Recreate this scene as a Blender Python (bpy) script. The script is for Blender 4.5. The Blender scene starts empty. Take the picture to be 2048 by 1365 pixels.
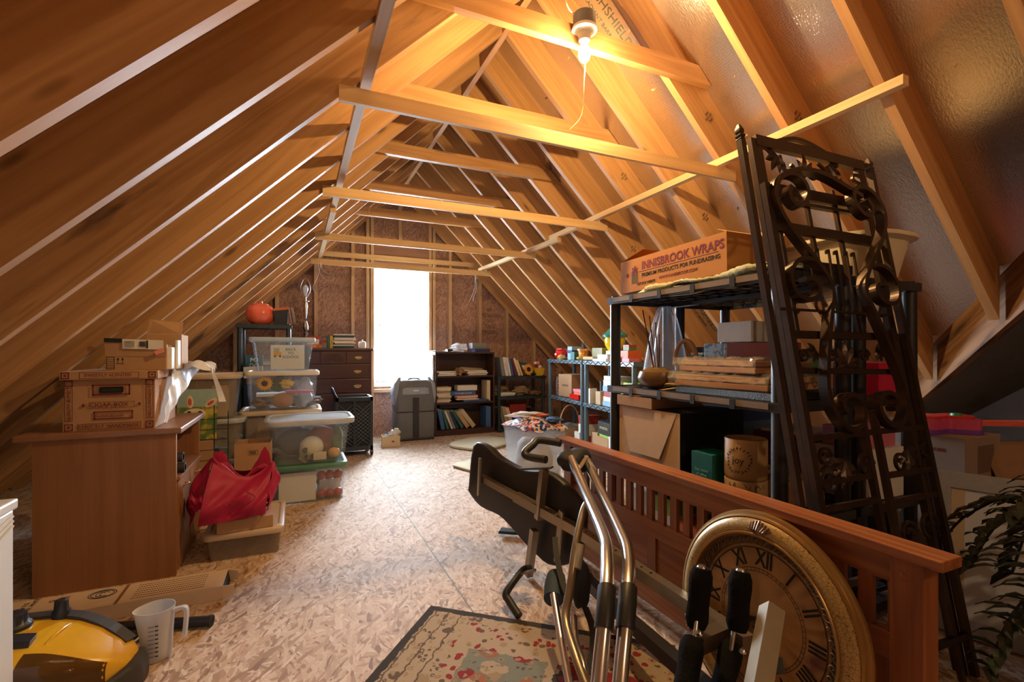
import bpy, bmesh, math, random
from mathutils import Vector, Matrix, Euler
random.seed(7)
R = math.radians
S = bpy.context.scene
COL = S.collection
H = 1.03                      # eye height of the camera, metres
# ---------------------------------------------------------------- camera
cam = bpy.data.cameras.new('camera'); camo = bpy.data.objects.new('camera', cam); COL.objects.link(camo)
camo.location = (0, 0, H); camo.rotation_euler = (R(90), 0, R(-24.34))
cam.sensor_width = 36; cam.lens = 957.2/2048*36; cam.shift_y = (704.6-682.5)/2048; cam.clip_start = .02; cam.clip_end = 100
S.camera = camo
# ---------------------------------------------------------------- exposure, world
S.view_settings.view_transform = 'Standard'; S.view_settings.look = 'None'
S.view_settings.exposure = 0.12; S.view_settings.gamma = 1; S.view_settings.use_curve_mapping = False
W = bpy.data.worlds.new('daylight'); S.world = W; W.use_nodes = True
bg = W.node_tree.nodes['Background']; bg.inputs[0].default_value = (.76, .88, 1.0, 1); bg.inputs[1].default_value = 165.0
def area(name, loc, rot, sx, sy, power, col, portal=False):
    l = bpy.data.lights.new(name, 'AREA'); l.shape = 'RECTANGLE'; l.size = sx; l.size_y = sy; l.energy = power; l.color = col
    l.cycles.is_portal = portal
    o = bpy.data.objects.new(name, l); COL.objects.link(o); o.location = loc; o.rotation_euler = rot; return o
area('daylight_portal', (1.21, 6.16, 1.355), (R(-90), 0, 0), .68, 1.5, 1, (1, 1, 1), True)     # gable window
bl = bpy.data.lights.new('bulb_glow', 'POINT'); bl.energy = 92; bl.color = (1.0, .64, .27); bl.shadow_soft_size = .028
blo = bpy.data.objects.new('bulb_glow', bl); COL.objects.link(blo); blo.location = (1.205, 1.86, 2.37)

bl2 = bpy.data.lights.new('rear_fill_light', 'POINT'); bl2.energy = 38; bl2.color = (1.0, .68, .36); bl2.shadow_soft_size = .05
blo2 = bpy.data.objects.new('rear_fill_light', bl2); COL.objects.link(blo2); blo2.location = (1.18, -1.55, 2.32)   # added warm fill for the near boards, unseen behind the camera
# ---------------------------------------------------------------- helpers
CY, SY = math.cos(R(24.34)), math.sin(R(24.34))
def obj(name, bm, mat=None, parent=None, smooth=False, loc=None, rot=None):
    me = bpy.data.meshes.new(name); bmesh.ops.recalc_face_normals(bm, faces=bm.faces); bm.to_mesh(me); bm.free()
    if mat: me.materials.append(mat)
    if smooth:
        for p in me.polygons: p.use_smooth = True
        me.set_sharp_from_angle(angle=R(48))
    o = bpy.data.objects.new(name, me); COL.objects.link(o)
    if parent is not None: o.parent = parent
    if loc is not None: o.location = loc
    if rot is not None: o.rotation_euler = rot
    return o
def smooth_by_angle(o, a=40):
    me = o.data
    me.set_sharp_from_angle(angle=R(a))
    return o
def tag(o, label, cat, group=None, kind=None):
    o['label'] = label; o['category'] = cat
    if group: o['group'] = group
    if kind: o['kind'] = kind
    return o
def thing(name, label, cat, loc=(0,0,0), rz=0, group=None, rot=None):
    o = bpy.data.objects.new(name, None); COL.objects.link(o); o.empty_display_size = .05
    o.location = loc; o.rotation_euler = rot if rot else (0, 0, rz); return tag(o, label, cat, group)
def copy_tree(o, parent=None):
    c = o.copy(); COL.objects.link(c); c.parent = parent
    for ch in list(o.children): copy_tree(ch, c)
    return c
def struct(o):
    o['kind'] = 'structure'; return o
def B(): return bmesh.new()
def box(bm, x0, x1, y0, y1, z0, z1, bev=0, M=None):
    r = bmesh.ops.create_cube(bm, size=1); vs = r['verts']
    bmesh.ops.scale(bm, vec=(x1-x0, y1-y0, z1-z0), verts=vs)
    bmesh.ops.translate(bm, vec=((x0+x1)/2, (y0+y1)/2, (z0+z1)/2), verts=vs)
    if bev > 0:
        es = list({e for v in vs for e in v.link_edges})
        r = bmesh.ops.bevel(bm, geom=es, offset=bev, segments=2, profile=.6, affect='EDGES')
        vs = list({v for f in r['faces'] for v in f.verts} | {v for v in vs if v.is_valid})
    if M is not None: bmesh.ops.transform(bm, matrix=M, verts=vs)
    return bm
def T(x=0, y=0, z=0, rx=0, ry=0, rz=0):
    return Matrix.Translation((x, y, z)) @ Euler((R(rx), R(ry), R(rz))).to_matrix().to_4x4()
def bx(*a, **k): return box(B(), *a, **k)
def frames(pts):
    pts = [Vector(p) for p in pts]; n = len(pts); out = []
    up = None
    for i in range(n):
        t = (pts[min(i+1, n-1)]-pts[max(i-1, 0)]).normalized()
        if up is None:
            up = Vector((0,0,1)) if abs(t.z) < .9 else Vector((1,0,0))
        a = (up - t*up.dot(t))
        if a.length < 1e-6: a = t.orthogonal()
        a.normalize(); b = t.cross(a); up = a; out.append((pts[i], a, b))
    return out
def tube(bm, pts, r, n=8, cap=True, flat=None, closed=False, tw=0):
    """a tube through pts; r number or list; flat=(w,h): a rectangular section instead"""
    fr = frames(pts); rings = []
    for i, (p, a, b) in enumerate(fr):
        if tw: a, b = a*math.cos(R(tw))+b*math.sin(R(tw)), b*math.cos(R(tw))-a*math.sin(R(tw))
        rr = r[i] if isinstance(r, (list, tuple)) else r
        if flat:
            w, h = flat
            ring = [bm.verts.new(p + a*sx*h/2 + b*sy*w/2) for sx, sy in ((1,1),(1,-1),(-1,-1),(-1,1))]
        else:
            ring = [bm.verts.new(p + (a*math.cos(2*math.pi*k/n) + b*math.sin(2*math.pi*k/n))*rr) for k in range(n)]
        rings.append(ring)
    m = len(rings[0])
    for i in range(len(rings)-1):
        for k in range(m):
            bm.faces.new((rings[i][k], rings[i][(k+1) % m], rings[i+1][(k+1) % m], rings[i+1][k]))
    if closed:
        for k in range(m): bm.faces.new((rings[-1][k], rings[-1][(k+1) % m], rings[0][(k+1) % m], rings[0][k]))
    elif cap:
        bm.faces.new(rings[0]); bm.faces.new(rings[-1])
    return bm
def smoothpath(pts, k=4, closed=False):
    P = [Vector(p) for p in pts]; n = len(P); out = []
    rng = range(n if closed else n-1)
    for i in rng:
        if closed: a, b, c, d = P[(i-1) % n], P[i], P[(i+1) % n], P[(i+2) % n]
        else: a, b, c, d = P[max(i-1,0)], P[i], P[i+1], P[min(i+2,n-1)]
        for j in range(k):
            t = j/k
            out.append(.5*((2*b)+(c-a)*t+(2*a-5*b+4*c-d)*t*t+(3*b-a-3*c+d)*t**3))
    if not closed: out.append(P[-1])
    return out
def lathe(bm, prof, n=20, c=(0,0,0), M=None, wob=None, cap=True):
    """prof list of (r,z)"""
    rings = []; vs = []
    for r, z in prof:
        ring = []
        for k in range(n):
            a = 2*math.pi*k/n; q = r*(wob(a, z) if wob else 1)
            ring.append(bm.verts.new((c[0]+q*math.cos(a), c[1]+q*math.sin(a), c[2]+z)))
        rings.append(ring); vs += ring
    for i in range(len(rings)-1):
        for k in range(n): bm.faces.new((rings[i][k], rings[i][(k+1) % n], rings[i+1][(k+1) % n], rings[i+1][k]))
    if cap and prof[0][0] > 1e-5: bm.faces.new(rings[0])
    if cap and prof[-1][0] > 1e-5: bm.faces.new(rings[-1])
    if M is not None: bmesh.ops.transform(bm, matrix=M, verts=vs)
    return bm
def prism(bm, poly, z0, z1, M=None):
    """poly in local xy, extruded z0..z1"""
    a = [bm.verts.new((x, y, z0)) for x, y in poly]; b = [bm.verts.new((x, y, z1)) for x, y in poly]
    bm.faces.new(a); bm.faces.new(list(reversed(b))); n = len(poly)
    for i in range(n): bm.faces.new((a[i], a[(i+1) % n], b[(i+1) % n], b[i]))
    if M is not None: bmesh.ops.transform(bm, matrix=M, verts=a+b)
    return bm
def rrect(w, h, r, k=4, cx=0, cy=0):
    out = []
    for sx, sy, a0 in ((1,1,0),(-1,1,90),(-1,-1,180),(1,-1,270)):
        for j in range(k+1):
            a = R(a0+90*j/k); out.append((cx+sx*(w/2-r)+r*math.cos(a), cy+sy*(h/2-r)+r*math.sin(a)))
    return out
def loft(bm, secs, cap0=True, cap1=True, M=None):
    """secs: list of equal-length rings of 3-D points"""
    rs = [[bm.verts.new(p) for p in s] for s in secs]; m = len(rs[0])
    for i in range(len(rs)-1):
        for k in range(m): bm.faces.new((rs[i][k], rs[i][(k+1) % m], rs[i+1][(k+1) % m], rs[i+1][k]))
    if cap0: bm.faces.new(rs[0])
    if cap1: bm.faces.new(rs[-1])
    if M is not None: bmesh.ops.transform(bm, matrix=M, verts=[v for r in rs for v in r])
    return bm
def sheet(bm, f, nu, nv, th=0):
    g = [[bm.verts.new(f(i/nu, j/nv)) for j in range(nv+1)] for i in range(nu+1)]
    for i in range(nu):
        for j in range(nv): bm.faces.new((g[i][j], g[i+1][j], g[i+1][j+1], g[i][j+1]))
    if th:
        fs = list(bm.faces); bmesh.ops.recalc_face_normals(bm, faces=fs); bmesh.ops.solidify(bm, geom=fs, thickness=th)
    return bm
def blob(bm, c, r, s=(1,1,1), sub=2, noise=.0, M=None):
    q = bmesh.ops.create_icosphere(bm, subdivisions=sub, radius=r); vs = q['verts']
    for v in vs:
        if noise: v.co *= 1+random.uniform(-noise, noise)
        v.co = Vector((v.co.x*s[0], v.co.y*s[1], v.co.z*s[2]))
    if M is not None: bmesh.ops.transform(bm, matrix=M, verts=vs)
    bmesh.ops.translate(bm, vec=c, verts=vs)
    return bm
def text(name, body, size, mat, parent, M, ext=.0004, align='CENTER', sx=1.0, bold=0):
    cu = bpy.data.curves.new(name, 'FONT'); cu.body = body; cu.size = size; cu.extrude = ext; cu.align_x = align; cu.align_y = 'CENTER'; cu.resolution_u = 3; cu.offset = bold
    to = bpy.data.objects.new(name, cu); COL.objects.link(to)
    dg = bpy.context.evaluated_depsgraph_get(); dg.update()
    me = bpy.data.meshes.new_from_object(to.evaluated_get(dg)); bpy.data.objects.remove(to); bpy.data.curves.remove(cu)
    me.materials.clear(); me.materials.append(mat)
    me.transform(M @ Matrix.Diagonal((sx, 1, 1, 1)))
    o = bpy.data.objects.new(name, me); COL.objects.link(o); o.parent = parent; return o
# text frames: on a face towards -Y, -X, up
def onY(x, y, z, r=0): return T(x, y, z, 90, 0, 0) @ T(rz=r)
def onX(x, y, z, r=0): return Matrix.Translation((x, y, z)) @ Euler((R(90), 0, R(-90))).to_matrix().to_4x4() @ T(rz=r)
def onXp(x, y, z, r=0): return Matrix.Translation((x, y, z)) @ Euler((R(90), 0, R(90))).to_matrix().to_4x4() @ T(rz=r)
def onZ(x, y, z, r=0): return T(x, y, z, 0, 0, r)

# ---------------------------------------------------------------- materials
MATS = {}
def nt(name):
    m = bpy.data.materials.new(name); m.use_nodes = True; n = m.node_tree.nodes; return m, m.node_tree, n['Principled BSDF']
def setp(p, **k):
    for a, v in k.items(): p.inputs[a.replace('_', ' ')].default_value = v
def c4(c): return (c[0], c[1], c[2], 1)
def srgb(r, g, b):
    f = lambda v: (v/255/12.92) if v/255 <= .04045 else ((v/255+.055)/1.055)**2.4
    return (f(r), f(g), f(b))
def pm(name, col, rough=.6, metal=0, var=.12, nscale=30, bump=0, alpha=1, spec=.5, coat=0, trans=0, emit=None, sheen=0):
    """plain procedural material: base colour varied by noise, optional bump"""
    if name in MATS: return MATS[name]
    m, t, p = nt(name); L = t.links; N = t.nodes
    setp(p, Roughness=rough, Metallic=metal, Alpha=alpha); p.inputs['Specular IOR Level'].default_value = spec
    p.inputs['Coat Weight'].default_value = coat; p.inputs['Transmission Weight'].default_value = trans
    tc = N.new('ShaderNodeTexCoord'); no = N.new('ShaderNodeTexNoise'); no.inputs['Scale'].default_value = nscale; no.inputs['Detail'].default_value = 3
    L.new(tc.outputs['Object'], no.inputs['Vector'])
    mx = N.new('ShaderNodeMix'); mx.data_type = 'RGBA'
    mx.inputs[6].default_value = c4([v*(1-var) for v in col]); mx.inputs[7].default_value = c4([min(1, v*(1+var)) for v in col])
    L.new(no.outputs['Fac'], mx.inputs[0]); L.new(mx.outputs[2], p.inputs['Base Color'])
    if bump:
        b = N.new('ShaderNodeBump'); b.inputs['Strength'].default_value = bump; b.inputs['Distance'].default_value = .004
        L.new(no.outputs['Fac'], b.inputs['Height']); L.new(b.outputs[0], p.inputs['Normal'])
    if emit:
        p.inputs['Emission Color'].default_value = c4(emit[0]); p.inputs['Emission Strength'].default_value = emit[1]
    MATS[name] = m; return m
def wood(name, light, dark, rough=.55, rings=9, knots=True, spec=.3, stretch=.35, vary=.25, stain=0, axis=0):
    """board running along a local axis (0 = X)"""
    def sc(a, b): v = [b, b, b]; v[axis] = a; return tuple(v)
    m, t, p = nt(name); L = t.links; N = t.nodes
    tc = N.new('ShaderNodeTexCoord'); oi = N.new('ShaderNodeObjectInfo')
    off = N.new('ShaderNodeVectorMath'); off.operation = 'MULTIPLY_ADD'
    cmb = N.new('ShaderNodeCombineXYZ')
    for i in range(3): L.new(oi.outputs['Random'], cmb.inputs[i])
    off.inputs[1].default_value = (37, 19, 11); L.new(cmb.outputs[0], off.inputs[0]); L.new(tc.outputs['Object'], off.inputs[2])
    mp = N.new('ShaderNodeMapping'); mp.inputs['Scale'].default_value = sc(stretch*1.2, 9); L.new(off.outputs[0], mp.inputs[0])
    n1 = N.new('ShaderNodeTexNoise'); n1.inputs['Scale'].default_value = 1.2; n1.inputs['Detail'].default_value = 2; n1.inputs['Distortion'].default_value = .6
    L.new(mp.outputs[0], n1.inputs['Vector'])
    mu = N.new('ShaderNodeMath'); mu.operation = 'MULTIPLY'; mu.inputs[1].default_value = rings; L.new(n1.outputs['Fac'], mu.inputs[0])
    si = N.new('ShaderNodeMath'); si.operation = 'PINGPONG'; si.inputs[1].default_value = 1; L.new(mu.outputs[0], si.inputs[0])
    mp2 = N.new('ShaderNodeMapping'); mp2.inputs['Scale'].default_value = sc(4, 160); L.new(off.outputs[0], mp2.inputs[0])
    n2 = N.new('ShaderNodeTexNoise'); n2.inputs['Scale'].default_value = 1; n2.inputs['Detail'].default_value = 2; L.new(mp2.outputs[0], n2.inputs['Vector'])
    ad = N.new('ShaderNodeMath'); ad.operation = 'MULTIPLY_ADD'; ad.inputs[1].default_value = .5; L.new(n2.outputs['Fac'], ad.inputs[0])
    m2 = N.new('ShaderNodeMath'); m2.operation = 'MULTIPLY'; m2.inputs[1].default_value = .5; L.new(si.outputs[0], m2.inputs[0]); L.new(m2.outputs[0], ad.inputs[2])
    mx = N.new('ShaderNodeMix'); mx.data_type = 'RGBA'; mx.inputs[6].default_value = c4(light); mx.inputs[7].default_value = c4(dark)
    L.new(ad.outputs[0], mx.inputs[0]); last = mx.outputs[2]
    if knots:
        mp3 = N.new('ShaderNodeMapping'); mp3.inputs['Scale'].default_value = sc(2.0, 7); L.new(off.outputs[0], mp3.inputs[0])
        vo = N.new('ShaderNodeTexVoronoi'); vo.inputs['Scale'].default_value = 1.0; vo.feature = 'F1'; L.new(mp3.outputs[0], vo.inputs['Vector'])
        ra = N.new('ShaderNodeValToRGB'); ra.color_ramp.elements[0].position = .05; ra.color_ramp.elements[0].color = (1,1,1,1)
        ra.color_ramp.elements[1].position = .12; ra.color_ramp.elements[1].color = (0,0,0,1); L.new(vo.outputs['Distance'], ra.inputs[0])
        gt = N.new('ShaderNodeMath'); gt.operation = 'GREATER_THAN'; gt.inputs[1].default_value = .45
        sp = N.new('ShaderNodeSeparateColor'); L.new(vo.outputs['Color'], sp.inputs[0]); L.new(sp.outputs[0], gt.inputs[0])
        mm = N.new('ShaderNodeMath'); mm.operation = 'MULTIPLY'; L.new(gt.outputs[0], mm.inputs[0]); L.new(ra.outputs[0], mm.inputs[1])
        m3 = N.new('ShaderNodeMath'); m3.operation = 'MULTIPLY'; m3.inputs[1].default_value = .75; L.new(mm.outputs[0], m3.inputs[0])
        mk = N.new('ShaderNodeMix'); mk.data_type = 'RGBA'; mk.inputs[7].default_value = c4([v*.28 for v in dark]); L.new(m3.outputs[0], mk.inputs[0]); L.new(last, mk.inputs[6]); last = mk.outputs[2]
    if stain:
        mp4 = N.new('ShaderNodeMapping'); mp4.inputs['Scale'].default_value = sc(1.5, 9); L.new(off.outputs[0], mp4.inputs[0])
        n4 = N.new('ShaderNodeTexNoise'); n4.inputs['Scale'].default_value = 1.6; n4.inputs['Detail'].default_value = 4; L.new(mp4.outputs[0], n4.inputs['Vector'])
        r4 = N.new('ShaderNodeValToRGB'); r4.color_ramp.elements[0].position = .56; r4.color_ramp.elements[1].position = .68; L.new(n4.outputs['Fac'], r4.inputs[0])
        m4 = N.new('ShaderNodeMath'); m4.operation = 'MULTIPLY'; m4.inputs[1].default_value = stain; L.new(r4.outputs[0], m4.inputs[0])
        mk = N.new('ShaderNodeMix'); mk.data_type = 'RGBA'; mk.inputs[7].default_value = (.045, .03, .025, 1); L.new(m4.outputs[0], mk.inputs[0]); L.new(last, mk.inputs[6]); last = mk.outputs[2]
    hv = N.new('ShaderNodeHueSaturation'); L.new(last, hv.inputs['Color'])
    vr = N.new('ShaderNodeMapRange'); vr.inputs[3].default_value = 1-vary; vr.inputs[4].default_value = 1+vary*.5; L.new(oi.outputs['Random'], vr.inputs[0]); L.new(vr.outputs[0], hv.inputs['Value'])
    L.new(hv.outputs[0], p.inputs['Base Color']); setp(p, Roughness=rough); p.inputs['Specular IOR Level'].default_value = spec
    b = N.new('ShaderNodeBump'); b.inputs['Strength'].default_value = .15; b.inputs['Distance'].default_value = .002; L.new(n2.outputs['Fac'], b.inputs['Height']); L.new(b.outputs[0], p.inputs['Normal'])
    MATS[name] = m; return m
def osb(name, cols, flake=18, rough=.7, axis='Z', seams=None, vs=(1,1)):
    """strand board: three crossing layers of stretched cells"""
    m, t, p = nt(name); L = t.links; N = t.nodes
    tc = N.new('ShaderNodeTexCoord'); src = tc.outputs['Object']
    if axis == 'Y':
        sw = N.new('ShaderNodeSeparateXYZ'); cb = N.new('ShaderNodeCombineXYZ'); L.new(src, sw.inputs[0])
        L.new(sw.outputs[0], cb.inputs[0]); L.new(sw.outputs[2], cb.inputs[1]); src = cb.outputs[0]
    wn = N.new('ShaderNodeTexNoise'); wn.inputs['Scale'].default_value = 5; wn.inputs['Detail'].default_value = 1; L.new(src, wn.inputs['Vector'])
    wd = N.new('ShaderNodeVectorMath'); wd.operation = 'MULTIPLY_ADD'; wd.inputs[1].default_value = (.06, .06, .06); L.new(wn.outputs['Color'], wd.inputs[0]); L.new(src, wd.inputs[2])
    outs = []; ds = []
    for k, (ang, sx, sy) in enumerate(((12, 1, 4.6), (68, 1.1, 5.2), (131, .9, 4.8), (100, 1.6, 6))):
        mp = N.new('ShaderNodeMapping'); mp.inputs['Rotation'].default_value = (0, 0, R(ang)); mp.inputs['Location'].default_value = (k*3.7, k*1.3, k)
        mp2 = N.new('ShaderNodeMapping'); mp2.inputs['Scale'].default_value = (sx*flake, sy*flake, .01)
        L.new(wd.outputs[0], mp.inputs[0]); L.new(mp.outputs[0], mp2.inputs[0])
        vo = N.new('ShaderNodeTexVoronoi'); vo.inputs['Scale'].default_value = 1; L.new(mp2.outputs[0], vo.inputs['Vector']); outs.append(vo)
    sep = []
    for vo in outs:
        s_ = N.new('ShaderNodeSeparateColor'); L.new(vo.outputs['Color'], s_.inputs[0]); sep.append(s_)
    def pick(a, b, key, thr):
        g = N.new('ShaderNodeMath'); g.operation = 'GREATER_THAN'; g.inputs[1].default_value = thr; L.new(key, g.inputs[0])
        mx = N.new('ShaderNodeMix'); mx.data_type = 'FLOAT'; L.new(g.outputs[0], mx.inputs[0]); L.new(a, mx.inputs[2]); L.new(b, mx.inputs[3]); return mx.outputs[0]
    v = pick(sep[0].outputs[0], sep[1].outputs[0], sep[1].outputs[1], .5)
    v = pick(v, sep[2].outputs[0], sep[2].outputs[1], .6)
    v = pick(v, sep[3].outputs[0], sep[3].outputs[1], .72)
    ra = N.new('ShaderNodeValToRGB'); els = ra.color_ramp.elements
    els[0].position = 0; els[0].color = c4(cols[0]); els[1].position = 1; els[1].color = c4(cols[-1])
    for i, c in enumerate(cols[1:-1]): e = els.new((i+1)/(len(cols)-1)); e.color = c4(c)
    L.new(v, ra.inputs[0])
    fn = N.new('ShaderNodeTexNoise'); fn.inputs['Scale'].default_value = 220; fn.inputs['Detail'].default_value = 2; L.new(src, fn.inputs['Vector'])
    hv = N.new('ShaderNodeHueSaturation'); mr = N.new('ShaderNodeMapRange'); mr.inputs[3].default_value = .75; mr.inputs[4].default_value = 1.25; L.new(fn.outputs['Fac'], mr.inputs[0])
    L.new(mr.outputs[0], hv.inputs['Value']); L.new(ra.outputs[0], hv.inputs['Color']); last = hv.outputs[0]
    if seams:
        sx_ = N.new('ShaderNodeSeparateXYZ'); L.new(src, sx_.inputs[0])
        for (ax, pos, w, col, f) in seams:
            a = N.new('ShaderNodeMath'); a.operation = 'SUBTRACT'; a.inputs[1].default_value = pos; L.new(sx_.outputs[ax], a.inputs[0])
            b = N.new('ShaderNodeMath'); b.operation = 'ABSOLUTE'; L.new(a.outputs[0], b.inputs[0])
            c = N.new('ShaderNodeMath'); c.operation = 'LESS_THAN'; c.inputs[1].default_value = w; L.new(b.outputs[0], c.inputs[0])
            d = N.new('ShaderNodeMath'); d.operation = 'MULTIPLY'; d.inputs[1].default_value = f; L.new(c.outputs[0], d.inputs[0])
            mk = N.new('ShaderNodeMix'); mk.data_type = 'RGBA'; mk.inputs[7].default_value = c4(col); L.new(d.outputs[0], mk.inputs[0]); L.new(last, mk.inputs[6]); last = mk.outputs[2]
    L.new(last, p.inputs['Base Color']); setp(p, Roughness=rough); p.inputs['Specular IOR Level'].default_value = .3
    b = N.new('ShaderNodeBump'); b.inputs['Strength'].default_value = .3; b.inputs['Distance'].default_value = .002; L.new(v, b.inputs['Height']); L.new(b.outputs[0], p.inputs['Normal'])
    MATS[name] = m; return m
def foil(name):
    """perforated radiant-barrier foil"""
    m, t, p = nt(name); L = t.links; N = t.nodes
    tc = N.new('ShaderNodeTexCoord')
    n1 = N.new('ShaderNodeTexNoise'); n1.inputs['Scale'].default_value = 55; n1.inputs['Detail'].default_value = 5; n1.inputs['Roughness'].default_value = .65
    mp = N.new('ShaderNodeMapping'); mp.inputs['Scale'].default_value = (1, 2.2, 1); L.new(tc.outputs['Object'], mp.inputs[0]); L.new(mp.outputs[0], n1.inputs['Vector'])
    vo = N.new('ShaderNodeTexVoronoi'); vo.inputs['Scale'].default_value = 105; vo.inputs['Randomness'].default_value = .25; L.new(tc.outputs['Object'], vo.inputs['Vector'])
    lt = N.new('ShaderNodeMath'); lt.operation = 'LESS_THAN'; lt.inputs[1].default_value = .16; L.new(vo.outputs['Distance'], lt.inputs[0])
    mx = N.new('ShaderNodeMix'); mx.data_type = 'RGBA'; mx.inputs[6].default_value = c4((.72, .70, .72)); mx.inputs[7].default_value = c4((.16, .12, .10))
    L.new(lt.outputs[0], mx.inputs[0]); L.new(mx.outputs[2], p.inputs['Base Color'])
    ad = N.new('ShaderNodeMath'); ad.operation = 'MULTIPLY_ADD'; ad.inputs[1].default_value = -.25; L.new(lt.outputs[0], ad.inputs[0]); L.new(n1.outputs['Fac'], ad.inputs[2])
    b = N.new('ShaderNodeBump'); b.inputs['Strength'].default_value = .32; b.inputs['Distance'].default_value = .004; L.new(ad.outputs[0], b.inputs['Height']); L.new(b.outputs[0], p.inputs['Normal'])
    setp(p, Metallic=.96, Roughness=.19); MATS[name] = m; return m
def clear(name, tint=(.9,.93,.95), op=.28, rough=.2):
    """translucent storage plastic: see-through mixed with a frosted white surface"""
    m, t, p = nt(name); L = t.links; N = t.nodes
    setp(p, Roughness=rough); p.inputs['Base Color'].default_value = c4(tint)
    tr = N.new('ShaderNodeBsdfTransparent'); tr.inputs[0].default_value = c4([min(1, v*1.05) for v in tint]); mx = N.new('ShaderNodeMixShader')
    tc = N.new('ShaderNodeTexCoord'); no = N.new('ShaderNodeTexNoise'); no.inputs['Scale'].default_value = 9; L.new(tc.outputs['Object'], no.inputs['Vector'])
    mr = N.new('ShaderNodeMapRange'); mr.inputs[3].default_value = op*.75; mr.inputs[4].default_value = op*1.25; L.new(no.outputs['Fac'], mr.inputs[0]); L.new(mr.outputs[0], mx.inputs[0])
    L.new(tr.outputs[0], mx.inputs[1]); L.new(p.outputs[0], mx.inputs[2]); L.new(mx.outputs[0], N['Material Output'].inputs[0]); MATS[name] = m; return m

PINE = wood('pine_board', (.58, .33, .14), (.40, .195, .075), rings=12, stain=.0)
PINE_DARK = wood('stained_pine_board', (.50, .29, .13), (.31, .145, .055), rings=12, stain=.8)
STUD = wood('stud_pine', (.62, .42, .25), (.46, .28, .15), vary=.15)
STRIPW = wood('furring_pine', (.68, .48, .26), (.55, .34, .15), knots=False, vary=.15)
FLOOR = osb('strand_board_floor', [(.22,.12,.065), (.40,.26,.16), (.56,.41,.29), (.33,.20,.12), (.61,.48,.37), (.47,.32,.215), (.66,.55,.45), (.50,.36,.25)], flake=15,
            seams=[(0,.64,.003,(.05,.10,.06),.85),(0,-.58,.002,(.1,.06,.04),.7),(0,1.86,.002,(.1,.06,.04),.7),(1,3.33,.002,(.12,.08,.05),.8),(1,2.11,.002,(.06,.16,.12),.6),(1,4.55,.002,(.12,.08,.05),.8),(1,2.9,.0015,(.06,.2,.14),.45)])
WALLB = osb('strand_board_wall', [(.20,.10,.075), (.34,.19,.14), (.46,.28,.21), (.28,.15,.11), (.52,.34,.26)], flake=19, axis='Y')
FOIL = foil('perforated_foil')
WHITE = pm('white_vinyl', (.80,.82,.83), .4, var=.03)
INKS = pm('stamp_ink', (.07,.05,.04), .8)
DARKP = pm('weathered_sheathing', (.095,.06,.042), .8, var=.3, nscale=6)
# ================================================================ the shell of the attic
MS = .985                      # roof slope (rise per metre)
AL, AR = .825+H, 3.17+H        # underside of the rafters: z = AL + MS*x on the left, z = AR - MS*x on the right
XR = (AR-AL)/2/MS              # x of the ridge
ZR = AL+MS*XR
TH = math.atan(MS); DEP = .184; VD = DEP/math.cos(TH)   # 2x8 rafters, vertical depth of the cut
YK = [-1.723, -1.317, -.91, -.504, -.097, .309, .715, 1.122, 1.529, 1.933, 2.338, 2.735, 3.133, 3.536, 3.957, 4.367, 4.79, 5.2, 5.596, 6.0]
K0 = 7                         # index of the first rafter in view (Y = 1.122)
WY = 6.09                      # inner face of the gable sheathing
struct(obj('floor', bx(-2.3, 6.2, -2.7, 6.2, -.03, 0), FLOOR))
# valley where the side wing's roof cuts the right slope
V0, V1 = Vector((3.41, 1.52, .069+H)), Vector((3.02, 1.024, .454+H)); VDIR = (V0-V1).normalized()
def valley_x(y, s=0): t = (y-V0.y)/VDIR.y; return V0.x+VDIR.x*t
def roofz(x, s, off=0): return (AL+MS*x if s < 0 else AR-MS*x)+VD+off
# left deck
xl = (-.02-AL-VD)/MS
bm = B(); loft(bm, [[(xl, y, roofz(xl,-1)), (XR, y, roofz(XR,-1)), (XR, y, roofz(XR,-1)+.02), (xl, y, roofz(xl,-1)+.02)] for y in (-2.7, 6.2)])
struct(obj('ceiling_left', bm, FOIL))
# right deck: a sheet cut along the valley
xr = (AR+VD+.02)/MS
def vy(x): return V0.y+(x-V0.x)/VDIR.x*VDIR.y
polyR = [(XR, 6.2), (xr, 6.2), (xr, vy(xr)), (2.0, vy(2.0)), (2.0, -2.7), (XR, -2.7)]
bm = B(); lo = [bm.verts.new((x, y, roofz(x, 1))) for x, y in polyR]; hi = [bm.verts.new((x, y, roofz(x, 1)+.02)) for x, y in polyR]
bm.faces.new(lo); bm.faces.new(hi)
for i in range(6): bm.faces.new((lo[i], lo[(i+1) % 6], hi[(i+1) % 6], hi[i]))
struct(obj('ceiling_right', bm, FOIL))
# wing roof (north slope falls towards +Y), south slope, end wall
kz = -(VDIR.z/VDIR.y)
def wz(y): return V0.z+(V0.y-y)*kz
yv2 = vy(2.0)
bm = B()
pw = [(2.0, yv2), (6.2, yv2), (6.2, vy(xr)), (xr, vy(xr))]
lo = [bm.verts.new((x, y, wz(y)+VD*.2)) for x, y in pw]; hi = [bm.verts.new((x, y, wz(y)+.02+VD*.2)) for x, y in pw]
bm.faces.new(lo); bm.faces.new(hi)
for i in range(4): bm.faces.new((lo[i], lo[(i+1) % 4], hi[(i+1) % 4], hi[i]))
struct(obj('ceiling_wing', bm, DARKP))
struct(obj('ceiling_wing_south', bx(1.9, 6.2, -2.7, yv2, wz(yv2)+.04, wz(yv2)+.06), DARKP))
struct(obj('wall_east', bx(6.2, 6.23, -2.7, 6.2, -.03, 3.2), DARKP))
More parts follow.
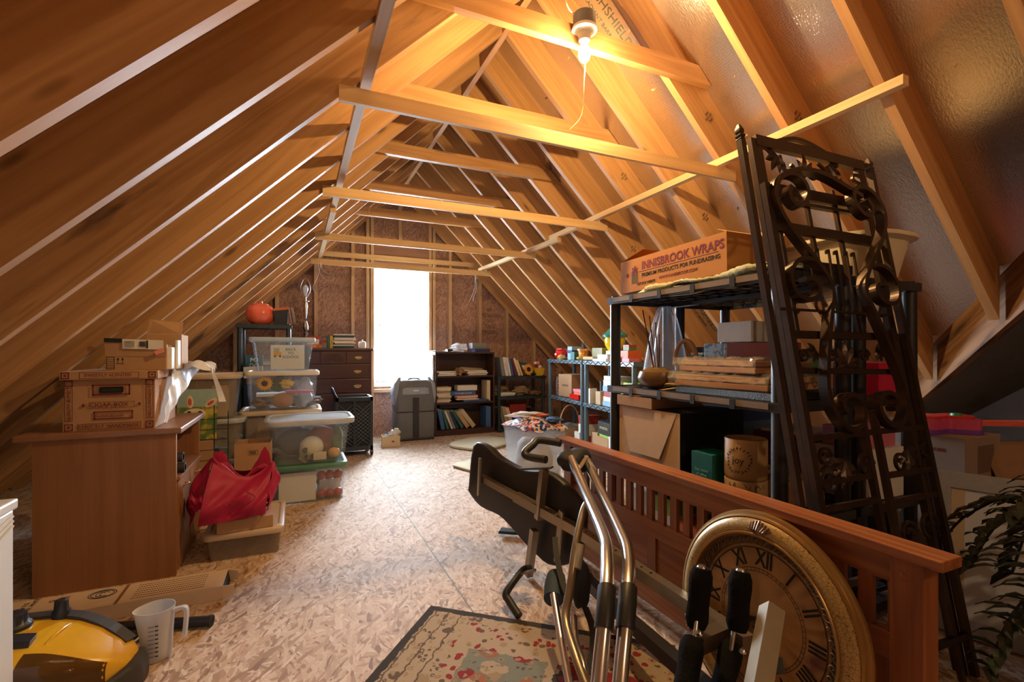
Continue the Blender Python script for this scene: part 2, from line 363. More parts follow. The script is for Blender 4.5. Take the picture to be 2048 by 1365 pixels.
# gable wall with its window
wx0, wx1, wz0, wz1 = .875, 1.545, .60, 2.115
def gable(bm, y0, y1, holes):
    x0, x1, z0, z1 = holes; off = VD
    def q(pl): 
        lo = [bm.verts.new((x, y0, z)) for x, z in pl]; hi = [bm.verts.new((x, y1, z)) for x, z in pl]; n = len(pl)
        bm.faces.new(lo); bm.faces.new(hi)
        for i in range(n): bm.faces.new((lo[i], lo[(i+1) % n], hi[(i+1) % n], hi[i]))
    q([((-.03-AL-off)/MS, -.03), (x0, -.03), (x0, roofz(x0, -1 if x0 < XR else 1))])
    if x1 < XR: q([(x1, -.03), (xr, -.03), (XR, ZR+off), (x1, roofz(x1, -1))])
    else: q([(x1, -.03), (xr, -.03), (x1, roofz(x1, 1))])
    q([(x0, -.03), (x1, -.03), (x1, z0), (x0, z0)])
    if x1 > XR > x0: q([(x0, z1), (x1, z1), (x1, roofz(x1, 1)), (XR, ZR+off), (x0, roofz(x0, -1))])
    else: q([(x0, z1), (x1, z1), (x1, roofz(x1, -1)), (x0, roofz(x0, -1))])
    return bm
struct(obj('wall_north', gable(B(), WY, WY+.02, (wx0, wx1, wz0, wz1)), WALLB))
bm = B(); lo = [bm.verts.new((x, -2.55, z)) for x, z in ((xl, -.03), (xr, -.03), (XR, ZR+VD+.02))]; hi = [bm.verts.new((v.co.x, -2.53, v.co.z)) for v in lo]
bm.faces.new(lo); bm.faces.new(hi)
for i in range(3): bm.faces.new((lo[i], lo[(i+1) % 3], hi[(i+1) % 3], hi[i]))
struct(obj('wall_south', bm, WALLB))
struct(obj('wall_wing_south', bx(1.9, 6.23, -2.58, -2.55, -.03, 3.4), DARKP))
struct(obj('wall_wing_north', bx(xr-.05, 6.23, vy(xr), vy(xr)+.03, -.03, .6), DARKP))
WN_ = bpy.data.objects['wall_north']
for x_, z_ in ((.02, 1.36), (2.42, 1.45)):
    text('sheathing_print', 'APA\nRATED SHEATHING\n24/16\nC2012\nEXPOSURE 1', .075, INKS, WN_, onY(x_, WY-.0015, z_), sx=.55)
# ---- gable window: frame, sashes, panes
w = bpy.data.objects.new('window_1', None); COL.objects.link(w); w['kind'] = 'structure'; w.location = ((wx0+wx1)/2, WY, 0)
cx = (wx0+wx1)/2; hw = (wx1-wx0)/2
bm = B()
box(bm, -hw, -hw+.03, -.03, .04, wz0, wz1); box(bm, hw-.03, hw, -.03, .04, wz0, wz1); box(bm, -hw+.03, hw-.03, -.03, .04, wz1-.035, wz1); box(bm, -hw+.03, hw-.03, -.03, .04, wz0, wz0+.03)
obj('window_frame', bm, WHITE, w)
zm = 1.365
bm = B(); box(bm, -hw+.03, hw-.03, -.005, .02, zm-.02, zm+.02); box(bm, -hw+.03, hw-.03, -.005, .02, wz0+.03, wz0+.07)
for sx in (-1, 1): box(bm, min(sx*(hw-.03), sx*(hw-.06)), max(sx*(hw-.03), sx*(hw-.06)), -.005, .02, wz0+.07, zm-.02)
box(bm, -.006, .006, .0, .012, wz0+.07, zm-.02); box(bm, -hw+.06, hw-.06, .0, .012, .975, .99)
obj('sash', bm, WHITE, w)
bm = B(); box(bm, -hw+.03, hw-.03, .015, .035, wz1-.065, wz1-.035)
for sx in (-1, 1): box(bm, min(sx*(hw-.03), sx*(hw-.055)), max(sx*(hw-.03), sx*(hw-.055)), .015, .035, zm+.02, wz1-.065)
obj('sash', bm, WHITE, w)
GLASS = clear('window_glass', (.97,.99,1), .05, .05)
obj('pane', bx(-hw+.055, hw-.055, .024, .027, zm+.02, wz1-.065), GLASS, w); obj('pane', bx(-hw+.06, hw-.06, .003, .006, wz0+.07, zm-.02), GLASS, w)
# ---- mini blind
bl_ = thing('window_blind', 'white mini blind lowered over the gable window', 'blind', (cx, WY-.055, 0))
SLAT = pm('blind_slat', (.82,.84,.86), .5, var=.02)
obj('head_rail', bx(-hw+.01, hw-.01, -.02, .02, 2.07, 2.105), SLAT, bl_)
bm = B(); z = 2.055
while z > .69:
    box(bm, -hw+.02, hw-.02, -.012, .012, -.0006, .0006, M=T(0, 0, z, 12 if z > 1.36 else 24)); z -= .0262
obj('slats', bm, SLAT, bl_)
obj('bottom_rail', bx(-hw+.02, hw-.02, -.013, .013, .655, .675), SLAT, bl_)
bm = B()
for x in (-.2, .0, .2): tube(bm, [(x, -.014, .66), (x, -.014, 2.07)], .0012, 4)
obj('ladder_cord', bm, SLAT, bl_)
obj('tilt_wand', tube(B(), [(-.27, -.024, 2.06), (-.27, -.026, 1.30)], .005, 6), pm('wand_grey', (.15,.14,.14), .4), bl_)
# ---- boards
def board(name, p0, p1, w, t, mat, n, up=Vector((0,0,1)), parent=None, cut0=None, cut1=None):
    """board from p0 to p1; w across `up`-ish direction, t thickness; origin at p0, local x along"""
    p0, p1 = Vector(p0), Vector(p1); d = (p1-p0); Ln = d.length; d.normalize()
    a = (up-d*up.dot(d)).normalized(); b = a.cross(d)        # local z = a, local y = b
    bm = B(); c0 = cut0 or 0; c1 = cut1 or 0                     # cut: x shift of the top corner relative to the bottom
    pl = [(0, -w/2), (Ln, -w/2), (Ln+c1, w/2), (c0, w/2)]
    lo = [bm.verts.new((x, -t/2, z)) for x, z in pl]; hi = [bm.verts.new((x, t/2, z)) for x, z in pl]
    bm.faces.new(lo); bm.faces.new(hi)
    for i in range(4): bm.faces.new((lo[i], lo[(i+1) % 4], hi[(i+1) % 4], hi[i]))
    o = obj(name, bm, mat, parent); Mx = Matrix((d, b, a)).transposed().to_4x4(); Mx.translation = p0; o.matrix_world = Mx
    return o
ORD = ['first','second','third','fourth','fifth','sixth','seventh','eighth','ninth','tenth','eleventh','twelfth','thirteenth','fourteenth','fifteenth']
dk = math.cos(TH); sk = math.sin(TH)
for i, y in enumerate(YK):
    if i < K0-2: pass
    n = i-(K0-1)
    yc = y+.019
    # left: underside line z = AL+MS x ; centre line is DEP/2 above it
    x0 = (-.0-AL)/MS-.02; mm = PINE_DARK if n in (3, 8, 10) else PINE
    o = board('rafter', (x0-sk*DEP/2, yc, AL+MS*x0+dk*DEP/2), (XR-.02-sk*DEP/2, yc, AL+MS*(XR-.02)+dk*DEP/2), DEP, .038, mm, Vector((0,0,1)), cut1=DEP*sk/dk, cut0=0)
    lab = 'nearest' if n <= 0 else ORD[n]
    if n >= 0: tag(o, ('pine rafter closest to the camera on the left roof slope' if n == 0 else f'pine rafter on the left slope, {ORD[n]} from the camera' if i < len(YK)-1 else 'last pine rafter on the left slope, against the window wall'), 'rafter', 'left slope rafters')
    else: tag(o, 'pine rafter on the left slope behind the camera', 'rafter', 'left rafters behind the camera')
    xe = (AR-.0)/MS+.02
    xe = min(xe, valley_x(y)-.035 if y > .3 else 2.2)
    o = board('rafter', (xe+sk*DEP/2, yc, AR-MS*xe+dk*DEP/2), (XR+.02+sk*DEP/2, yc, AR-MS*(XR+.02)+dk*DEP/2), DEP, .038, PINE, Vector((0,0,1)), cut0=DEP*sk/dk, cut1=DEP*sk/dk)
    if n >= 0: tag(o, ('pine rafter closest to the camera on the foil-lined right slope' if n == 0 else f'pine rafter on the foil-lined right slope, {ORD[n]} from the camera' if i < len(YK)-1 else 'last pine rafter on the right slope, against the window wall'), 'rafter', 'right slope rafters')
    else: tag(o, 'pine rafter on the right slope behind the camera', 'rafter', 'right rafters behind the camera')
for k_, x_ in ((0, 1.95), (1, 2.2), (2, 2.05), (3, 2.45), (4, 2.1), (5, 2.5), (6, 2.2), (8, 2.4)):
    ro = [o for o in bpy.data.objects if o.name.startswith('rafter') and abs(o.matrix_basis.translation.y-(YK[K0+k_]+.019)) < 1e-4 and o.matrix_basis.translation.x > XR][0]
    xd = Vector((math.cos(TH), 0, -math.sin(TH))); zd = Vector((0, -1, 0)); yd = zd.cross(xd)
    Mw = Matrix((xd, yd, zd)).transposed().to_4x4(); Mw.translation = Vector((x_, YK[K0+k_]-.0012, AR-MS*x_+VD*.5))
    text('lumber_stamp', 'SPF\nKD-HT\n2x8', .020, INKS, ro, ro.matrix_basis.inverted() @ Mw @ T(rz=90))
tag(board('ridge_board', (XR, -2.5, ZR+.10), (XR, 6.08, ZR+.10), .235, .038, PINE, 0), 'long ridge beam running along the roof peak', 'beam')
# collar ties
zc = H+1.47
for j, k in enumerate((2, 4, 6, 8, 10)):
    y = YK[K0+k]-.02
    x0 = (zc-.0445-AL-VD)/MS+.005; x1 = (AR+VD-zc+.0445)/MS-.005
    o = board('collar_tie', (x0, y, zc), (x1, y, zc), .089, .038, PINE_DARK if j == 2 else PINE, 0, cut0=.089/MS, cut1=-.089/MS)
    tag(o, ['collar tie carrying the bare bulb, nearest the camera','second collar tie from the camera, just behind the bulb','third collar tie, with dark bark along its lower edge','fourth collar tie from the camera, below the ridge end','farthest collar tie, in front of the window wall'][j], 'collar tie', 'collar ties below the ridge')
zs = H+.982
for j, k in enumerate((2, 5, 8, 11)):
    y = YK[K0+k]-.012
    x0 = (zs-AL)/MS-.01; x1 = (AR-zs)/MS+.01
    tag(board('furring_strip', (x0, y, zs), (x1, y, zs), .06, .02, STRIPW, 0), ['thin crosswise wood strip holding the bulb pull cord','thin crosswise wood strip, second from the camera','thin crosswise wood strip, third from the camera','thin crosswise wood strip just before the window'][j], 'wood strip', 'strips across between the slopes')
tag(board('furring_strip', (.0, 5.98, H+1.15), (2.15, 5.98, H+1.15), .06, .02, STRIPW, 0), 'thin crosswise board nailed above the window head', 'wood strip')
zr = H+1.045
xl_ = (zr-.0-AL)/MS+.024; xr_ = (AR-zr)/MS-.024
tag(board('rafter_brace', (xl_, .2, zr), (xl_, 3.75, zr), .038, .038, STRIPW, 0), 'long rail under the left rafters, near length', 'wood rail')
tag(board('rafter_brace', (xl_-.005, 3.6, zr-.04), (xl_-.005, 5.75, zr-.0), .038, .038, STRIPW, 0), 'long rail under the left rafters, length nearest the window', 'wood rail')
tag(board('rafter_brace', (xr_, 1.05, zr), (xr_, 3.85, zr), .038, .038, STRIPW, 0), 'long rail under the right rafters, near length with the sawn end', 'wood rail')
tag(board('rafter_brace', (xr_, 3.7, zr-.04), (xr_, 5.72, zr), .038, .038, STRIPW, 0), 'long rail under the right rafters, length nearest the window', 'wood rail')
# valley board
dn_ = Vector((.01, -.012, -.125))
vb = board('valley_board', V0+VDIR*1.25+dn_, V1-VDIR*1.2+dn_, .235, .038, wood('weathered_board', (.34,.19,.09), (.14,.06,.025), stain=.9, vary=0), 0)
tag(vb, 'stained diagonal valley board where the side wing meets the roof', 'valley board')
# gable studs
for j, (x, z0) in enumerate(((-.98,0),(-.60,0),(-.19,0),(.217,0),(.627,0),(.80,0),(.85,0),(1.57,0),(1.62,0),(1.836,0),(2.252,0),(2.646,0),(3.061,0),(3.47,0))):
    zt = min(AL+MS*x, AR-MS*x)+.02
    tag(board('wall_stud', (x, 6.045, z0), (x, 6.045, zt), .089, .038, STUD, 0, up=Vector((0,1,0))), f'upright stud of the window wall, {(ORD+["sixteenth"])[j]} from the left', 'stud', 'window wall studs')
tag(board('cripple_stud', (1.19, 6.045, 2.36), (1.19, 6.045, ZR-.0), .089, .038, STUD, 0, up=Vector((0,1,0))), 'short stud centred above the window header', 'stud')
tag(board('window_header', (.83, 6.045, 2.24), (1.59, 6.045, 2.24), .235, .06, wood('header_pine', (.34,.19,.13), (.24,.12,.08), vary=0), 0), 'wide header board above the window', 'header')
tag(board('window_sill_plate', (.87, 6.045, .555), (1.55, 6.045, .555), .038, .089, STUD, 0), 'rough wood sill under the window', 'sill')
# ---- lettering and splinters on the foil deck
CR = bpy.data.objects['ceiling_right']
def deck(px_x, y): return Vector((px_x, y, roofz(px_x, 1)-.0012))
dn = Vector((math.cos(TH), 0, -math.sin(TH))); nn = Vector((-math.sin(TH), 0, -math.cos(TH)))
PRT = pm('deck_print', (.10,.12,.10), .6)
for x_, y_ in ((1.575, 2.19), (3.15, 3.02)):
    Mt = Matrix((dn, nn.cross(dn), nn)).transposed().to_4x4(); Mt.translation = deck(x_, y_)
    text('deck_lettering', 'TECHSHIELD', .075, PRT, CR, Mt); Mt2 = Mt.copy(); Mt2.translation = deck(x_, y_)-nn.cross(dn)*.075
    text('deck_lettering', 'RADIANT BARRIER', .035, PRT, CR, Mt2)
random.seed(12); bm = B()
for k in range(110):
    x_ = random.uniform(1.35, 3.6); y_ = random.uniform(.2, 4.6); p = deck(x_, y_); a = random.uniform(0, 6.28); ln = random.uniform(.006, .020)
    if y_ < vy(x_)+.05: continue
    q = (dn*math.cos(a)+Vector((0,1,0))*math.sin(a)); r_ = nn.cross(q)
    vs_ = [bm.verts.new(p+v) for v in (q*ln, r_*ln*.3, -q*ln*.6, nn*ln*.9+q*ln*.3)]
    for f_ in ((0,1,3),(1,2,3),(2,0,3),(0,2,1)): bm.faces.new([vs_[i_] for i_ in f_])
sp_ = obj('wood_splinters', bm, pm('splinter_wood', (.60,.42,.22), .8)); sp_['kind'] = 'stuff'; tag(sp_, 'small wood splinters poking through the foil of the right slope', 'splinters')
# ---- bulb fixture
cxn = 1.205; fy = 1.86
rl = thing('light_fixture', 'added porcelain holder for the unseen fill light behind the camera', 'light', (1.18, -1.55, 2.50))  # added out of view to go with the rear fill light
obj('lamp_holder', lathe(B(), [(.0,.05),(.05,.05),(.056,-.016),(.058,-.03),(.03,-.04),(.026,-.075),(.0,-.076)], 24), pm('porcelain', (.75,.72,.66), .3), rl, True)
lf = thing('light_fixture', 'bare glowing bulb in a porcelain holder on the near collar tie', 'light', (cxn, fy, H+1.50))
lathe_b = lathe(B(), [(.05,.045),(.052,.04),(.052,-.012),(.05,-.016)], 20); obj('junction_box', lathe_b, pm('grey_plastic', (.16,.16,.17), .5), lf, True)
obj('lamp_holder', lathe(B(), [(.0,-.014),(.056,-.016),(.058,-.03),(.03,-.04),(.026,-.075),(.0,-.076)], 24), pm('porcelain', (.75,.72,.66), .3), lf, True)
bulbm = pm('bulb_glass', (1,.9,.7), .3, emit=((1,.78,.5), 14))
bulb = obj('bulb', lathe(B(), [(.0,-.172),(.012,-.170),(.023,-.158),(.0285,-.140),(.027,-.122),(.019,-.10),(.014,-.085),(.013,-.074),(0,-.074)], 20), bulbm, lf, True)
bulb.visible_shadow = True
blo.location = (cxn, fy, H+1.50-.200); bl.shadow_soft_size = .02
cordm = pm('cord', (.55,.45,.28), .7)
tag(obj('pull_cord', tube(B(), smoothpath([(cxn+.012, fy-.0, H+1.43),(cxn+.0,fy+.0,H+1.25),(cxn+.0, fy+.02, H+1.1),(cxn-.06, fy+.03, H+1.02)]), .0016, 5), cordm), 'thin pull cord hanging from the bulb fixture', 'cord')
tag(obj('lamp_wire', tube(B(), smoothpath([(cxn-.06, fy+.02, ZR+.12),(cxn-.11,fy-.02,H+1.64),(cxn-.10,fy-.02,H+1.54),(cxn-.045, fy, H+1.53)]), .0035, 6), pm('white_cable', (.7,.66,.58), .5)), 'white cable looping down to the bulb fixture', 'cable')
# ================================================================ materials for the things
CARD = pm('cardboard', (.42,.25,.13), .85, var=.1, nscale=25, bump=.1)
CARDL = pm('light_cardboard', (.55,.38,.23), .85, var=.08, nscale=25, bump=.1)
BLACKP = pm('black_plastic', (.018,.019,.024), .38, var=.2)
INK = pm('black_ink', (.015,.015,.015), .8); REDINK = pm('dark_red_ink', (.26,.03,.04), .8)
PAPER = pm('white_paper', (.75,.73,.68), .8, var=.05); CREAM = pm('cream_card', (.66,.55,.38), .8, var=.05)
STEEL = pm('satin_steel', (.66,.67,.69), .24, metal=1, var=.06, nscale=8)
CHAMP = pm('champagne_steel', (.36,.31,.235), .36, metal=.9, var=.08, nscale=10)
FOAM = pm('black_foam', (.008,.008,.009), .95, var=.3, nscale=120, bump=.5, spec=.15)
VINYL = pm('black_vinyl', (.018,.016,.015), .5, var=.3, nscale=8, bump=.3)
OAKX = wood('red_oak_rail', (.42,.155,.05), (.17,.045,.015), rough=.36, knots=False, stretch=.3, vary=0, rings=17, spec=.5)
OAKZ = wood('red_oak_upright', (.38,.135,.042), (.16,.042,.014), rough=.38, knots=False, stretch=.3, vary=0, rings=14, spec=.5, axis=2)
def flap_tri(*p): return p
# ---------------------------------------------------------------- bed footboard
fb = thing('bed_footboard', 'red oak mission-style bed footboard with slats standing along the aisle', 'footboard', (1.265, 0, 0), R(90))
obj('cap_rail', bx(.535, 2.155, -.034, .045, .570, .593, bev=.003), OAKX, fb)
obj('top_rail', bx(.64, 2.03, -.014, .012, .499, .570), OAKX, fb)
obj('middle_rail', bx(.64, 2.03, -.014, .012, .318, .378, bev=.001), OAKX, fb)
obj('bottom_rail', bx(.64, 2.03, -.014, .012, .05, .125, bev=.001), OAKX, fb)
for y0 in (.575, 2.03):
    p = obj('post', bx(y0, y0+.065, -.03, .03, 0, .570, bev=.002), OAKZ, fb)
obj('peg', lathe(B(), [(0,.006),(.006,.004),(.008,0)], 12, M=T(.612, .03, .53, -90)), OAKZ, fb, True)
sc0 = [1.254+.0647*k for k in range(-9, 12)]
edges_ = [.64]+[v for c in sc0 for v in (c-.0165, c+.0165)]+[2.03]
for k in range(0, len(edges_), 2): obj('slat', bx(edges_[k], edges_[k+1], -.008, .008, .378, .499), OAKZ, fb)
for a, b in ((.64,.70),(1.0,1.05),(1.44,1.49),(1.97,2.03)): obj('stile', bx(a, b, -.014, .012, .125, .318, bev=.001), OAKZ, fb)
for a, b in ((.70,1.0),(1.05,1.44),(1.49,1.97)): obj('panel', bx(a, b, -.005, .004, .125, .318), OAKX, fb)
# ---------------------------------------------------------------- round wall clock leaning on the footboard
GOLD = pm('antique_gold', (.42,.25,.085), .38, metal=.75, var=.25, nscale=12); GOLDD = pm('dark_gold', (.12,.07,.035), .42, metal=.7, var=.4, nscale=40, bump=.4)
def crackle(name, base, line, sc):
    m, t, p = nt(name); L = t.links; N = t.nodes; tc = N.new('ShaderNodeTexCoord')
    wn = N.new('ShaderNodeTexNoise'); wn.inputs['Scale'].default_value = 30; L.new(tc.outputs['Object'], wn.inputs['Vector'])
    wd = N.new('ShaderNodeVectorMath'); wd.operation = 'MULTIPLY_ADD'; wd.inputs[1].default_value = (.02,.02,.02); L.new(wn.outputs['Color'], wd.inputs[0]); L.new(tc.outputs['Object'], wd.inputs[2])
    v = N.new('ShaderNodeTexVoronoi'); v.feature = 'DISTANCE_TO_EDGE'; v.inputs['Scale'].default_value = sc; L.new(wd.outputs[0], v.inputs['Vector'])
    r = N.new('ShaderNodeValToRGB'); r.color_ramp.elements[0].position = .015; r.color_ramp.elements[0].color = c4(line); r.color_ramp.elements[1].position = .05; r.color_ramp.elements[1].color = c4(base)
    L.new(v.outputs[0], r.inputs[0]); L.new(r.outputs[0], p.inputs['Base Color']); setp(p, Roughness=.35, Metallic=.35); MATS[name] = m; return m
CRK = crackle('crackled_gold_cream', (.50,.35,.14), (.13,.065,.025), 120)
def blotch(name, base, spot, sc=6, lo=.58, hi=.68, rough=.6, extra=None):
    m, t, p = nt(name); L = t.links; N = t.nodes; tc = N.new('ShaderNodeTexCoord'); n = N.new('ShaderNodeTexNoise'); n.inputs['Scale'].default_value = sc; n.inputs['Detail'].default_value = 5
    L.new(tc.outputs['Object'], n.inputs['Vector']); r = N.new('ShaderNodeValToRGB'); r.color_ramp.elements[0].position = lo; r.color_ramp.elements[0].color = c4(base); r.color_ramp.elements[1].position = hi; r.color_ramp.elements[1].color = c4(spot)
    if extra: e = r.color_ramp.elements.new(max(0, lo-.2)); e.color = c4(extra)
    L.new(n.outputs['Fac'], r.inputs[0]); L.new(r.outputs[0], p.inputs['Base Color']); setp(p, Roughness=rough); MATS[name] = m; return m
DIAL = blotch('parchment_dial', (.60,.38,.19), (.26,.13,.13), 9, .56, .70, .45, (.50,.30,.13))
th_ = .1; u_ = Vector((0,-1,0)); v_ = Vector((math.sin(th_),0,math.cos(th_))); n_ = Vector((-math.cos(th_),0,math.sin(th_)))
ck = thing('wall_clock', 'large round gold framed wall clock with roman numerals leaning on the oak footboard', 'clock')
Mc = Matrix((u_, v_, n_)).transposed().to_4x4(); Mc.translation = Vector((1.165, .925, .293)); ck.matrix_world = Mc
obj('frame', lathe(B(), [(.200,-.022),(.262,-.032),(.280,-.026),(.287,-.014),(.284,-.004),(.276,-.002),(.275,.006),(.270,.008),(.268,.004)], 96, cap=False), GOLD, ck, True)
obj('crackled_band', lathe(B(), [(.269,.004),(.262,.012),(.250,.018),(.238,.020),(.230,.017)], 96, cap=False), CRK, ck, True)
obj('inner_bead', lathe(B(), [(.231,.016),(.228,.022),(.222,.020),(.220,.010)], 96, cap=False), GOLD, ck, True)
obj('scrolled_ring', lathe(B(), [(.221,.010),(.210,.002),(.196,-.006),(.193,-.010)], 96, cap=False), GOLDD, ck, True)
obj('dial', lathe(B(), [(0,-.009),(.196,-.009)], 96), DIAL, ck)
bm = B()
for k in range(46):
    a = 2*math.pi*k/46; tube(bm, smoothpath([(r_*math.cos(b), r_*math.sin(b), .006) for r_, b in ((.214,a),(.204,a+.03),(.198,a+.07),(.204,a+.1),(.210,a+.07),(.206,a+.05))], 2), .0018, 4)
obj('scrollwork', bm, pm('pewter', (.22,.18,.14), .35, metal=.8), ck, True)
for a0 in (90, 210, 330):
    a = R(a0); bm = B()
    for k in range(-3, 4):
        b = a+k*.028; tube(bm, [(.228*math.cos(a), .228*math.sin(a), .024), (.243*math.cos(b), .243*math.sin(b), .030), ((.268-abs(k)*.003)*math.cos(b*1.0+k*.01), (.268-abs(k)*.003)*math.sin(b+k*.01), .020)], [.002,.006,.003], 6)
    obj('shell_ornament', bm, pm('aged_bronze', (.20,.12,.07), .35, metal=.7), ck, True)
bm = B()
for r_ in (.186, .184, .130, .122):
    tube(bm, [(r_*math.cos(2*math.pi*k/72), r_*math.sin(2*math.pi*k/72), -.0085) for k in range(72)], .0006, 4, closed=True)
for k in range(60):
    a = 2*math.pi*k/60; tube(bm, [(.122*math.cos(a), .122*math.sin(a), -.0085), (.130*math.cos(a), .130*math.sin(a), -.0085)], .0005, 4)
obj('minute_track', bm, INK, ck)
for k, s_ in enumerate(('XII','I','II','III','IIII','V','VI','VII','VIII','IX','X','XI')):
    a = R(90-30*k); text('numeral', s_, .062, INK, ck, T(.157*math.cos(a), .157*math.sin(a), -.0082) @ T(rz=-30*k), sx=.72, bold=.0011)
bm = B()
for ang, ln, w_ in ((205, .10, .016), (262, .06, .014)):
    d = Vector((math.cos(R(ang)), math.sin(R(ang)), 0)); q = Vector((-d.y, d.x, 0)); pts = [(0,.003),(.25,.006),(.45,w_*.5),(.55,w_),(.62,.004),(1,.001)]
    prism(bm, [tuple((d*ln*t_+q*w)[:2]) for t_, w in pts]+[tuple((d*ln*t_-q*w)[:2]) for t_, w in reversed(pts)], -.004, -.0025)
lathe(bm, [(0,0),(.006,-.001),(.007,-.006)], 12)
obj('hands', bm, INK, ck)
# ---------------------------------------------------------------- iron gate panels leaning on the big shelf
IRON = pm('bronzed_iron', (.062,.038,.026), .38, metal=.55, var=.35, nscale=20)
GU, GW, GN = Vector((.9988,-.0499,0)), Vector((0,.1778,.9841)), Vector((-.0491,-.9828,.1775))
def gate_root(name, label, cat, off):
    g = thing(name, label, cat); M = Matrix((GU, GW, GN)).transposed().to_4x4(); M.translation = Vector((1.34, .8009, .0))+GN*off+Vector((0,0,.006)); g.matrix_world = M; return g
def g3(p, z=0): return [(x, y, z) for x, y in p]
def bar(p, w=.022, t=.014, z=0, par=None, nm='bar', k=0, mat=None):
    pts = g3(p, z); pts = smoothpath(pts, k) if k else pts
    # rectangular section lying in the plane: the frame starts with local z as "up"
    bm = B(); fr = []; P = [Vector(q) for q in pts]; n = len(P); rings = []
    for i in range(n):
        t_ = (P[min(i+1,n-1)]-P[max(i-1,0)]).normalized(); s_ = Vector((-t_.y, t_.x, 0))
        rings.append([P[i]+s_*a*w/2+Vector((0,0,b*t/2)) for a, b in ((1,1),(1,-1),(-1,-1),(-1,1))])
    loft(bm, rings); return obj(nm, bm, mat or IRON, par)
def finial(par, x, y, z=0, s=1):
    return obj('finial', lathe(B(), [(.012,0),(.015,.004),(.012,.008),(.016,.014),(.016,.018),(.011,.022),(.014,.030),(.014,.038),(.006,.056),(0,.060)], 4, M=T(x, y, z, -90, 0, 0) @ T(rz=45)), IRON, par)
def leaf(par, x, y, s=.06, a=0, z=.012, n=5):
    bm = B(); fan = []
    for k in range(n):
        b = R(a+(k-(n-1)/2)*34); ln = s*(1-.12*abs(k-(n-1)/2)); d = Vector((math.cos(b), math.sin(b), 0)); q = Vector((-d.y, d.x, 0))
        rings = []
        for t_, w_, h_ in ((0,.05,.002),(.3,.15,.006),(.6,.17,.009),(.85,.09,.006),(1,.01,.001)):
            c = Vector((x, y, z))+d*ln*t_; rings.append([c+q*s*w_, c+Vector((0,0,h_)), c-q*s*w_, c-Vector((0,0,.003))])
        loft(bm, rings)
    return obj('leaf', bm, IRON, par)
ga = gate_root('iron_gate', 'tall dark iron scroll gate with finials leaning at the near end of the black shelf', 'iron gate', .0)
bar([(-.028,0),(-.028,1.74)], .020, .02, 0, ga, 'outer_post'); finial(ga, -.028, 1.74)
bar([(.612,0),(.612,1.72)], .020, .02, 0, ga, 'outer_post'); finial(ga, .612, 1.72)
bar([(.050,.0),(.048,1.60)], .024, .02, 0, ga, 'inner_post'); bar([(.545,.0),(.545,1.12)], .018, .014, 0, ga, 'inner_post')
bar([(.300,0),(.306,.84)], .018, .018, 0, ga, 'centre_post'); bar([(.362,0),(.366,.84)], .018, .018, 0, ga, 'centre_post'); finial(ga, .306, .84); finial(ga, .366, .84)
arc_ = [(.060,1.575),(.081,1.607),(.139,1.642),(.2,1.66),(.265,1.665),(.329,1.657),(.392,1.638),(.467,1.612),(.50,1.60)]
bar(arc_, .016, .03, .01, ga, 'arch', 5)
SL = [(.138,1.59),(.12,1.557),(.139,1.528),(.175,1.53),(.206,1.563),(.208,1.603),(.178,1.631),(.132,1.633),(.086,1.607),(.059,1.561),(.062,1.515),(.085,1.465),(.124,1.415),(.187,1.345),(.224,1.300),(.244,1.258),(.238,1.211),(.216,1.16),(.193,1.098),(.172,1.038),(.152,.978),(.140,.925),(.143,.880),(.155,.846),(.18,.812),(.218,.793),(.257,.802),(.284,.83),(.288,.867),(.263,.894),(.228,.899),(.199,.884),(.199,.859),(.22,.846)]
bar(SL, .016, .03, .014, ga, 'scroll', 4)
SR = [(.605-(x-.05)+.0, y) for x, y in SL[:22]]
bar([(.655-x, y) for x, y in SL], .016, .03, .014, ga, 'scroll', 4)
ML = [(.187,1.337),(.142,1.342),(.099,1.327),(.069,1.292),(.065,1.251),(.085,1.215),(.127,1.204),(.17,1.218),(.184,1.247),(.166,1.272),(.126,1.272)]
bar(ML, .014, .028, .014, ga, 'scroll', 4); bar([(.655-x, y) for x, y in ML], .014, .028, .014, ga, 'scroll', 4)
for x0, x1, y in ((.05,.612,.778),(.05,.30,.647),(.366,.612,.639),(.05,.30,.572),(.366,.612,.558),(.05,.612,.36),(.05,.612,.12)): bar([(x0,y),(x1,y)], .018, .016, 0, ga, 'rail')
bar([(.02,1.177),(.56,1.171)], .007, .007, 0, ga, 'wire_rail')
for k, x in enumerate((.205,.245,.300,.340,.390,.428)):
    x2 = x-.012; pts = [(x-.012,1.378),(x-.008,1.389),(x,1.388),(x+.003,1.378),(x2+.004,1.20)]
    bar(pts, .006, .006, -.004, ga, 'wire', 3)
for x in (.212,.309,.397): bar([(x-.018+.001,1.205),(x-.017,1.185),(x,1.168),(x+.017,1.185),(x+.018,1.205)], .006,.006,-.004, ga, 'wire_loop', 3)
for x in (.10,.52): bar([(x,1.20),(x-.012,1.178),(x,1.165),(x+.012,1.178)], .006,.006,-.004, ga, 'wire_loop', 3)
leaf(ga, .19, .70, .085, 250, .0); leaf(ga, .50, .71, .085, 290, .0); 
def ring(par, cx, cy, r, z=0, w=.008): 
    return bar([(cx+(r*(1-.055*k))*math.cos(R(40*k)), cy+(r*(1-.055*k))*math.sin(R(40*k))) for k in range(14)], w, .009, z, par, 'curl', 3)
for cx_, cy_, r_ in ((.285,.680,.038),(.455,.670,.034),(.109,.718,.030),(.60,.70,.030),(.110,.648,.048),(.54,.46,.05),(.12,.46,.05),(.23,.45,.05),(.43,.45,.045)): ring(ga, cx_, cy_, r_)
gb = gate_root('iron_bed_panel', 'wide dark iron panel with leaf openwork standing behind the scroll gate', 'iron panel', -.040)
